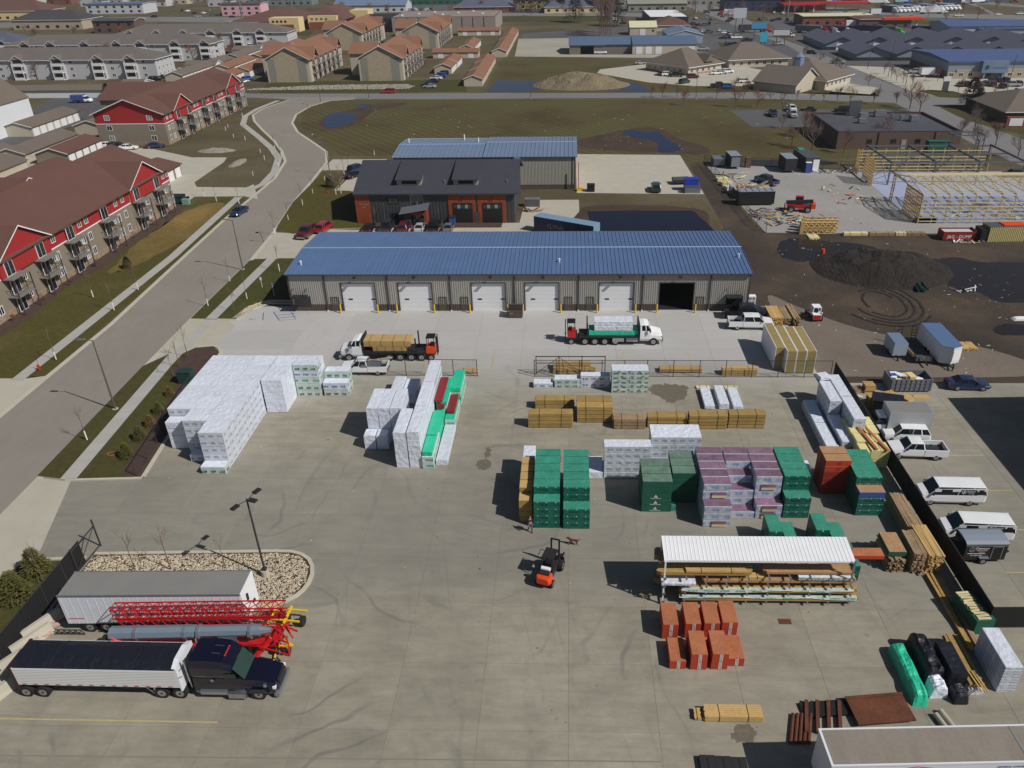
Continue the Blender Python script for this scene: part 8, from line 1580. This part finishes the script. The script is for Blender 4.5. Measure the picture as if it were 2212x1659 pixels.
for (a,r) in ((65,1.0),(245,1.1),(-20,.55)):
 a_ = R(a); part(o,'arm',MB().tube((0,0,8.05),(r*.7*cos(a_),r*.7*sin(a_),8.2),.035,n=6),'pole_dark'); part(o,'lamp_head',MB().box(-.34,.34,-.2,.2,0,.12),'dark',(r*cos(a_)*1.1,r*sin(a_)*1.1,8.15),a_)
random.seed(11)
def branch(mb,p,d,L_,r,lv,n,spread,m=0,up=.25):
 q = p+d*L_; mb.tube(p,q,r,r*.62,4 if lv > 1 else 3,m,False)
 if lv == 0: return
 for i in range(n):
  t = random.uniform(.35,1.0) if i else 1.0; a = p+d*(L_*t); v = Vector((random.gauss(0,1),random.gauss(0,1),random.gauss(0,.6))).normalized(); e = (d+v*spread+Vector((0,0,up))).normalized()
  branch(mb,a,e,L_*random.uniform(.5,.78),max(r*.5,.008),lv-1,n,spread,m,up)
def sapling(k,h=3.6,dense=0):
 key = ('sap',k)
 if key not in CACHE:
  t = MB(); t.tube((0,0,0),(0,0,h*.4),.045,.035,5); branch(t,Vector((0,0,h*.4)),Vector((0,0,1)),h*.38,.03,2+dense,5+dense,.55); CACHE[key] = t.mesh('crown',['twig'])
 return CACHE[key]
GUARD = MB().tube((0,0,0),(0,0,1.1),.075,n=8).mesh('trunk_guard',['guard_white']); SST = MB().tube((0,0,0),(0,0,1.6),.05,.04,6).mesh('trunk',['bark'])
sap_spots = [(202,643,1),(299,627,1),(247,671,1),(122,778,1),(497,609,1),(450,662,1),(534,647,1),(507,674,0),(407,774,0),(389,795,0),(375,814,0),(189,952,1),(604,587,1),(594,508,1),(623,476,1),(654,444,1),(676,419,1),(726,421,1),(737,419,1),(702,391,1),(754,371,1),(744,380,1),(734,391,1),(563,331,1),(572,347,1),(594,322,1),(608,339,1),(602,361,1),(578,374,0),(442,426,1),(468,436,1),(517,441,1),(547,381,1),(524,253,1),(493,276,1),(488,283,1),(505,298,1),(530,304,1),(812,489,0),(833,486,0),(949,486,0),(809,336,1),(95,1258,0),(292,1232,0),(370,1233,0),(488,1230,0)]
def where(px,py):
 if py > 1200: return 'in the rock island'
 if px < 310 and py > 600: return 'on the lawn strip below the near red apartments'
 if px < 560 and py > 590: return 'on the verges beside the yard entrance'
 if 760 < px and py > 480: return 'before the charcoal office'
 if px > 590 and py > 360: return 'on the verge left of the charcoal office'
 return 'beside the curving street'
cnt = {}
for i,(a,b,g) in enumerate(sorted(sap_spots,key=lambda t: -t[1])):
 w = where(a,b); cnt[w] = cnt.get(w,0)+1; x,y = P(a,b)
 o = thing('sapling',f'bare sapling {"with white trunk guard " if g else ""}{w}, {ORD[min(15, cnt[w]-1)]} nearest','tree',(x,y,.1),random.uniform(0,6),'bare saplings along the street'); s = random.uniform(.85,1.15); o.scale = (s,s,s)
 put(sapling(i % 4,3.8),'crown',o,(0,0,.2)); put(SST,'trunk',o)
 if g: put(GUARD,'trunk_guard',o)
def bare(k,h,m='twig',lv=4,n=5,sp=.7):
 key = ('bare',k,m)
 if key not in CACHE:
  random.seed(k*7+3); c = MB(); H_ = 6.
  for i in range(6):
   v = Vector((random.gauss(0,.5),random.gauss(0,.5),1)).normalized(); branch(c,Vector((0,0,H_*random.uniform(.2,.4))),v,H_*.32,.06,lv-1,n,sp,0,.3)
  t = MB().tube((0,0,0),(0,0,H_*.42),.13,.09,7); CACHE[key] = (c.mesh('crown',[m]),t.mesh('trunk',['bark']))
 return CACHE[key]
mat('twig_red',(128,84,66),.95); mat('twig_grey',(128,112,106),.95)
bare_spots = [(1754,324,8,'twig_grey'),(1823,331,6.5,'twig'),(1905,310,7.5,'twig'),(1710,316,6,'twig'),(1734,296,7.5,'twig_red'),(1690,277,4.5,'twig'),(2104,284,7.5,'twig_grey'),(2149,319,7,'twig'),(2198,341,7,'twig_grey'),(2109,331,8,'twig'),(2072,300,6,'twig'),(1664,217,4,'twig'),(1693,218,4,'twig'),(1721,218,4,'twig'),(1750,218,4,'twig'),(1779,219,4.5,'twig'),(1808,219,5,'twig'),(1835,224,6,'twig'),(1886,225,6,'twig'),(1935,229,5,'twig'),(1965,235,9,'twig_red'),(1986,243,8,'twig_red'),(2025,175,5,'twig_red'),(1875,187,5,'twig'),(1909,160,5,'twig'),(1924,170,5,'twig'),(1936,175,5,'twig'),(1950,180,5,'twig'),(1970,187,5,'twig'),(1769,140,6,'twig'),(1735,127,6,'twig'),(1804,152,6,'twig'),(1816,160,5,'twig'),(2105,209,5,'twig'),(2069,200,5,'twig'),(2145,207,5,'twig'),(1476,228,6,'twig_red'),(1588,232,7,'twig_red'),(1636,232,6.5,'twig_red'),(1406,211,4.5,'twig'),(1431,211,5.5,'twig'),(1462,210,5,'twig'),(1548,212,4.5,'twig'),(1606,215,5,'twig'),(1587,196,5,'twig_red'),(1617,198,5,'twig_red'),(82,172,9,'twig_grey'),(135,165,9,'twig_red'),(245,162,9,'twig_grey'),(187,260,5,'twig_grey'),(400,124,8,'twig_grey'),(511,96,8,'twig_red'),(25,98,8,'twig_grey'),(735,410,4.5,'twig_grey'),(720,405,4,'twig_grey'),(1690,244,5,'twig_grey')]
for i,(a,b,h,m) in enumerate(bare_spots):
 x,y = P(a,b); me = bare(i % 3,6,m,4); w = 'around the brown flat roofed building' if 1650 < a and b > 240 else 'along the far road before the offices' if b > 205 and a > 1380 else 'around the showroom and avenue' if a > 1700 else 'by the red shrubs of the joined offices' if a > 1500 else 'among the grey apartments' if a < 600 else 'left of the charcoal office'
 cnt[w] = cnt.get(w,0)+1; o = thing('bare_tree',f'leafless {"reddish " if m == "twig_red" else "grey " if m == "twig_grey" else ""}tree {w}, {ORDS(min(25, cnt[w]-1))} counted from the front','tree',(x,y,0),random.uniform(0,6),'leafless trees'); s = h/6.4; o.scale = (s,s,s); put(me[0],'crown',o); put(me[1],'trunk',o)
for (zn,lst) in (('among the suburban houses at the top left',[(30+i*23,6+(i*7) % 22) for i in range(24)]),('along the highway at the top centre',[(600+i*34,14+(i*11) % 26) for i in range(22)]),('around the truck stop at the top right',[(1390+i*36,20+(i*13) % 34) for i in range(22)]),('between the grey blocks and the orange roofs',[(60+i*26,78+(i*17) % 60) for i in range(18)])):
 for i,(a,b) in enumerate(lst):
  x,y = P(a+random.uniform(-6,6),b); me = bare(i % 3,6,['twig_grey','twig','twig_red'][i % 3],4); o = thing('bare_tree',f'leafless tree {zn}, {ORDS(i)} from the left','tree',(x,y,0),i,'far leafless trees'); sc = random.uniform(1.1,1.7); o.scale = (sc,sc,sc); put(me[0],'crown',o); put(me[1],'trunk',o)
for i in range(7):
 x,y = P(1296+i*4,78-(i % 3)*4); me = bare(i % 3,6,'twig_red' if i % 2 else 'twig_grey',4); o = thing('poplar_tree',f'{ORD[i]} tall bare poplar from the left behind the storage yard','tree',(x,y,0),i,'tall bare poplars'); o.scale = (2.2,2.2,3.9); put(me[0],'crown',o); put(me[1],'trunk',o)
def conifer(k,m,n=900,sq=1.):
 key = ('con',k,m)
 if key not in CACHE:
  r = random.Random(k); mb = MB()
  for i in range(n):
   t = r.random()**.8; z = .15+t*2.6; rad = (1-t)**.75*1.05*r.uniform(.45,1.08)+.04; a = r.uniform(0,2*pi); c = Vector((rad*cos(a),rad*sin(a),z)); out = Vector((cos(a),sin(a),r.uniform(-.1,.6))).normalized(); sd = Vector((-sin(a),cos(a),r.uniform(-.3,.3))); s = r.uniform(.06,.15)
   mb.add([c-sd*s*.5,c+sd*s*.5,c+out*s*2.2],[(0,1,2)])
  CACHE[key] = (mb.mesh('crown',[m]),MB().tube((0,0,0),(0,0,2.2),.07,.02,6).mesh('trunk',['bark']))
 return CACHE[key]
for i,(a,b,s,m,l) in enumerate(((276,989,.62,'leaf_olive','nearest round evergreen bush on the left mulch bed'),(305,951,.6,'leaf_olive','second evergreen bush on the left mulch bed'),(327,921,.5,'leaf_dry','yellowish bush third along the left mulch bed'),(346,894,.52,'leaf_olive','fourth evergreen bush on the left mulch bed'),(369,856,.45,'leaf_dry','small yellowish bush by the white stacks'),(84,1240,.95,'leaf_olive','upper spruce beside the black fence at the lower left'),(40,1294,1.0,'leaf_olive','lower spruce beside the black fence at the lower left'),(713,404,.9,'leaf_dark','dark evergreen left of the charcoal office'),(277,579,.7,'leaf_dark','small dark evergreen on the lawn by the near apartments'),(28,158,3.6,'leaf_dark','tall spruce at the left of the nearest grey block'),(195,163,3.4,'leaf_dark','tall spruce before the middle of the nearest grey block'),(235,213,1.8,'leaf_dark','brownish spruce by the long blank garage'),(2094,233,3.2,'leaf_red','reddish brown spruce by the right edge office'),(2110,236,2.2,'leaf_dark','dark spruce right of the reddish one'),(1243,48,6,'leaf_dark','left dark spruce on the highway verge'),(1328,56,6,'leaf_dark','right dark spruce on the highway verge'))):
 x,y = P(a,b); me = conifer(i % 3,m,1300); o = thing('evergreen',l,'tree',(x,y,.08),i,None); o.scale = (s*1.15,s*1.15,s); put(me[0],'crown',o); put(me[1],'trunk',o)
for i in range(12):
 x,y = P([1040,1117,1127,1138,1148,1158,1170,1215,1272,1284,1300,1180][i],26+(i % 2)); me = conifer(i % 3,'leaf_dark',1300); o = thing('evergreen',f'{ORD[i]} dark spruce in the row along the top centre','tree',(x,y,0),i,'dark spruces along the top centre'); o.scale = (3.6,3.6,4.6); put(me[0],'crown',o); put(me[1],'trunk',o)
for i in range(9):
 x,y = (-79.0+random.uniform(-.3,.3),92+i*7.2); me = bare(i % 3,6,'twig_red',4); o = thing('shrub',f'leafless reddish shrub {ORD[i]} from the near end along the apartment wall','shrub',(x,y,0),i,'leafless shrubs along the apartment wall'); o.scale = (.28,.28,.2); put(me[0],'crown',o)
def hydrant(px,py,lab):
 x,y = P(px,py); o = thing('fire_hydrant',lab,'fire hydrant',(x,y,.05)); part(o,'body',MB().tube((0,0,0),(0,0,.7),.13,n=10).tube((0,0,.7),(0,0,.85),.15,.04,10),'hydrant'); part(o,'outlet',MB().tube((-.25,0,.5),(.25,0,.5),.07,n=8),'hydrant'); part(o,'flag',MB().tube((.12,0,.2),(.12,0,1.8),.02,n=5),'dark')
hydrant(86,800,'red fire hydrant on the far side verge at the left edge'); hydrant(709,420,'red fire hydrant on the grass left of the charcoal office')
mb = MB()
for i in range(14): a = i*2*pi/14; b = a+2*pi/14; mb.tube((.5*cos(a),.32*sin(a),.06),(.5*cos(b),.32*sin(b),.06),.035,n=5)
tag(mb.build('hose_ring','osb_orange',None,(*P(243,983),.12)),'orange hose ring lying on the grass by the sidewalk','hose')
x,y = P(405,826); o = thing('transformer_box','dark green transformer box behind the white stacks at the mulch bed','transformer',(x,y,.1),R(5)); part(o,'cabinet',MB().box(-.8,.8,-.6,.6,0,1.5),'green_box'); part(o,'lid',MB().box(-.85,.85,-.66,.66,1.5,1.58),'green_box')
def wheelie(px,py,m,lab,w=1.8): 
 x,y = P(px,py); o = thing('dumpster',lab,'dumpster',(x,y,0)); part(o,'bin',MB().box(-w/2,w/2,-.7,.7,.1,1.3),m); part(o,'lid',MB().extr([(-.75,1.3),(.75,1.3),(.75,1.7),(-.75,1.45)],-w/2-.04,w/2+.04,'X'),'dark')
wheelie(41,259,'green_dark','left green dumpster by the pale hall'); wheelie(68,257,'green_dark','right green dumpster by the pale hall'); wheelie(385,438,'green_box','big dark green dumpster at the end of the near red apartments',3.0); wheelie(978,483,'ink_blue','blue bin in front of the charcoal office wall',1.1)
x,y = P(403,441); tag(MB().box(-.7,.7,-.4,.4,0,1.1).build('utility_cabinet','green_pale',None,(x,y,0)),'pale green utility cabinet right of the big dark green dumpster','cabinet')
for (a,b,h,l) in ((567,622,1.8,'white post by the accessible parking bay'),(593,640,2.2,'blue accessible parking sign by the warehouse corner')):
 x,y = P(a,b); o = thing('sign_post',l,'sign',(x,y,0)); part(o,'post',MB().tube((0,0,0),(0,0,h),.035,n=6),'white'); part(o,'plate',MB().box(-.16,.16,-.03,-.01,h-.5,h),'ink_blue' if 'blue' in l else 'white')
x,y = P(570,523); o = thing('gooseneck_light','black curved yard light by the driveway corner','light',(x,y,0)); part(o,'stem',MB().tube((0,0,0),(-.3,0,1.6),.04,n=6).tube((-.3,0,1.6),(-.8,0,1.9),.04,n=6).box(-1.1,-.7,-.12,.12,1.7,1.85),'black')
x,y = P(101,1224); o = thing('gooseneck_light','thin black hooked light at the lower left corner of the grass','light',(x,y,0)); part(o,'stem',MB().tube((0,0,0),(-.15,0,1.1),.03,n=6).tube((-.15,0,1.1),(0,0,1.35),.03,n=6),'dark')
sheet('lawn',[(-47.0,50),(-41.8,50.2),(-41.9,30),(-50,30),(-49,46)],.03,'grass_green'); sheet('mulch_bed',[(-43.9,50.0),(-41.8,50.15),(-41.9,30),(-44.6,30)],.036,'mulch'); ribbon('curb',[(-47.0,50.1),(-41.9,50.35)],.3,.02,'curb',h=.14)
def litter(name,lab,poly,n,s,mats_):
 mb = MB(); xs = [p[0] for p in poly]; ys = [p[1] for p in poly]; k = 0
 while k < n:
  x = random.uniform(min(xs),max(xs)); y = random.uniform(min(ys),max(ys))
  if not inside((x,y),poly): continue
  k += 1; a = random.uniform(0,pi); l = random.uniform(.1,1)**1.6*s; d = Vector((cos(a)*l,sin(a)*l,0)); mb.bar(Vector((x,y,.05))-d,Vector((x,y,.06))+d,random.uniform(.03,.09),.04,random.randrange(len(mats_)))
 stuff(tag(mb.build(name,mats_,None),lab,'litter'))
litter('wood_scraps','pale wood scraps and litter scattered over the mud',[(34,84),(30,110),(36,134),(100,134),(100,84)],260,.3,['wood_pale','white','wood_old','pipe_white'])
litter('gravel_litter','scraps lying about the construction pad and frames',[(36,138),(34,184),(64,178),(64,138)],70,.4,['wood_pale','dark','white'])
litter('yard_chips','wood splinters around the stacks in the yard',[(-40,60),(-40,84),(30,84),(32,32),(0,34)],110,.08,['wood_old','wood_pale','dark'])
litter('grass_litter','pale specks of litter around the ponds in the big field',[(-80,240),(-60,270),(60,262),(60,200),(-40,200)],120,.4,['white','wood_pale'])
for (x,y,l) in ((P(1945,573)[0],P(1945,573)[1],'bright orange barrel on the mud below the trusses'),(P(1777,549)[0],P(1777,549)[1],'orange cone and bag on the mud by the puddle')):
 o = thing('orange_barrel',l,'barrel',(x,y,0)); part(o,'body',MB().tube((0,0,0),(0,0,.9),.35,.28,10),'orange_paint')
lump('white plastic sheet crumpled at the right edge of the mud',*[P(2205,690)[0]-1.2,P(2205,690)[0]+1.2,P(2205,690)[1]-.5,P(2205,690)[1]+.5],.3,'white','plastic sheet',9,name='plastic_sheet'); x,y = P(2090,632); junk('white and black tarpaulin heap in the middle of the mud',x,y,12,1.2,.5,['white','black','galv'],12,.3)
# ================================================================== YARD FORKLIFT, PERSON, DOG
def yard_forklift():
 o = thing('forklift','orange and grey rough terrain forklift turning in the middle of the yard','forklift',(-1.55,48.9,.02),R(72))
 part(o,'counterweight',MB().loft([(-1.0,.5,1.15,.6,.5),(-1.6,.45,1.2,.68,.58),(-1.9,.55,1.1,.5,.4)]),'orange_paint'); part(o,'engine_cover',MB().box(-1.5,-.9,-.4,.4,1.2,1.38),'dark'); part(o,'chassis',MB().box(-1.1,1.2,-.5,.5,.4,1.0),'dark'); part(o,'seat',MB().box(-.35,.1,-.25,.25,1.0,1.5),'black'); part(o,'fuel_tank',MB().tube((-1.0,-.38,1.5),(-1.0,.38,1.5),.17,n=12),'white')
 cg = MB()
 for (x0,x1) in ((-.7,-.55),(.95,.6)):
  for y in (-.48,.48): cg.bar((x0,y,.95),(x1,y,2.25),.07)
 cg.box(-.6,.65,-.52,.52,2.22,2.3); part(o,'overhead_guard',cg,'dark'); part(o,'dashboard',MB().box(.75,1.05,-.4,.4,1.0,1.3),'dark')
 part(o,'mast',MB().bar((1.35,-.35,.2),(1.4,-.35,2.7),.12).bar((1.35,.35,.2),(1.4,.35,2.7),.12).bar((1.4,-.35,2.65),(1.4,.35,2.65),.1).bar((1.38,-.35,1.4),(1.38,.35,1.4),.1),'black'); part(o,'fork_carriage',MB().box(1.45,1.55,-.75,.75,.3,.8),'black')
 for s in (-.35,.35): part(o,'fork',MB().box(1.55,2.7,s-.06,s+.06,.18,.24).box(1.5,1.57,s-.06,s+.06,.18,.8),'black')
 part(o,'mirror_arm',MB().bar((.8,.5,1.6),(.9,1.1,1.7),.04).bar((.9,1.1,1.7),(.3,1.15,1.5),.04),'black'); part(o,'mirror_arm',MB().bar((.8,-.5,1.6),(.9,-1.0,1.7),.04),'black')
 add_wheels(o,[(.85,-.72),(.85,.72)],.46,.34); add_wheels(o,[(-1.35,-.62),(-1.35,.62)],.34,.26)
yard_forklift()
def skin(name,V,E,Rr,m,parent=None,loc=(0,0,0),root=0,sub=2,rz=0):
 me = bpy.data.meshes.new(name); me.from_pydata(V,E,[]); me.materials.append(MATS[m]); o = put(me,name,parent,loc,rz); md = o.modifiers.new('skin','SKIN'); md.use_smooth_shade = True
 for i,r in enumerate(Rr): me.skin_vertices[0].data[i].radius = (r,r); me.skin_vertices[0].data[i].use_root = (i == root)
 s = o.modifiers.new('sub','SUBSURF'); s.levels = sub; s.render_levels = sub; return o
HV = [(0,0,.95),(0,0,1.12),(0,-.02,1.36),(0,-.02,1.47),(0,-.03,1.53),(0,-.045,1.64),(0,-.04,1.74),
      (.17,-.02,1.40),(.24,.06,1.14),(.23,-.06,.90),(.225,-.10,.83),(-.17,-.02,1.40),(-.24,-.08,1.14),(-.22,-.24,.95),(-.215,-.29,.90),
      (.09,0,.90),(.10,-.16,.50),(.10,-.20,.10),(.10,-.34,.05),(-.09,0,.90),(-.10,.08,.50),(-.10,.30,.14),(-.10,.20,.05)]
HE = [(0,1),(1,2),(2,3),(3,4),(4,5),(5,6),(2,7),(7,8),(8,9),(9,10),(2,11),(11,12),(12,13),(13,14),(0,15),(15,16),(16,17),(17,18),(0,19),(19,20),(20,21),(21,22)]
HR = [.13,.12,.14,.06,.05,.09,.075,.065,.045,.035,.03,.065,.045,.035,.03,.09,.06,.045,.035,.09,.06,.045,.035]
pr = skin('person',HV,HE,HR,'skin',None,(-3.45,54.3,.02),rz=R(20)); tag(pr,'person in dark jacket and blue jeans walking beside the green panel stacks','person')
def sub_skin(name,idx,grow,m):
 mp = {v: i for i,v in enumerate(idx)}; return skin(name,[HV[i] for i in idx],[(mp[a],mp[b]) for a,b in HE if a in mp and b in mp],[HR[i]+grow for i in idx],m,pr)
sub_skin('jacket',[1,2,7,8,9,11,12,13],.022,'cloth_dark'); sub_skin('jeans',[0,15,16,17,19,20,21],.018,'denim'); sub_skin('shoe',[17,18],.015,'black'); sub_skin('shoe',[21,22],.015,'black')
skin('hair',[(0,-.02,1.69),(0,-.02,1.76)],[(0,1)],[.085,.07],'bark',pr)
for s in (-.09,.09):
 hx = -.29 if s < 0 else -.10; bx = .225 if s > 0 else -.215; bz = .83 if s > 0 else .90; V = [(bx,hx,bz)]; E_ = []; rr = [.028]
 for f in range(4): V += [(bx+(-.03+f*.02),hx-.03,bz-.05),(bx+(-.03+f*.02),hx-.02,bz-.11+abs(f-1.5)*.01)]; E_ += [(0,len(V)-2),(len(V)-2,len(V)-1)]; rr += [.010,.008]
 V += [(bx-(.04 if s > 0 else -.04),hx-.03,bz-.03),(bx-(.05 if s > 0 else -.05),hx-.05,bz-.06)]; E_ += [(0,len(V)-2),(len(V)-2,len(V)-1)]; rr += [.011,.009]; skin('hand',V,E_,rr,'skin',pr,sub=1)
DV = [(-.30,0,.50),(0,0,.50),(.26,0,.52),(.40,0,.64),(.50,0,.72),(.60,0,.70),(.68,0,.67),(.26,.09,.40),(.30,.09,.22),(.36,.09,.03),(.26,-.09,.40),(.22,-.09,.22),(.16,-.09,.06),(-.30,.09,.42),(-.24,.09,.30),(-.38,.09,.18),(-.36,.09,.03),(-.30,-.09,.42),(-.20,-.09,.30),(-.30,-.09,.18),(-.22,-.09,.03),(-.42,0,.54),(-.56,0,.66),(-.64,0,.80),(.49,.06,.80),(.49,-.06,.80)]
DE = [(0,1),(1,2),(2,3),(3,4),(4,5),(5,6),(2,7),(7,8),(8,9),(2,10),(10,11),(11,12),(0,13),(13,14),(14,15),(15,16),(0,17),(17,18),(18,19),(19,20),(0,21),(21,22),(22,23),(4,24),(4,25)]
DR = [.12,.11,.14,.09,.085,.05,.035,.06,.035,.028,.06,.035,.028,.075,.055,.03,.028,.075,.055,.03,.028,.04,.025,.015,.018,.018]
tag(skin('dog',DV,DE,DR,'fur',None,(.45,52.6,.02),1,rz=R(172)),'reddish brown dog walking across the open yard','dog')
hm = bpy.data.materials.new('haze'); hm.use_nodes = True; ht = hm.node_tree; ht.nodes.clear(); ho = ht.nodes.new('ShaderNodeOutputMaterial'); hv = ht.nodes.new('ShaderNodeVolumePrincipled'); hv.inputs['Density'].default_value = .00012; hv.inputs['Color'].default_value = (.9,.94,1,1); hv.inputs['Anisotropy'].default_value = .2; ht.links.new(hv.outputs[0],ho.inputs['Volume']); MATS['haze'] = hm
stuff(tag(MB().box(-2610,2610,-310,4210,-1.0,64.0).build('haze','haze'),'faint pale air softening the farthest roofs','haze'))
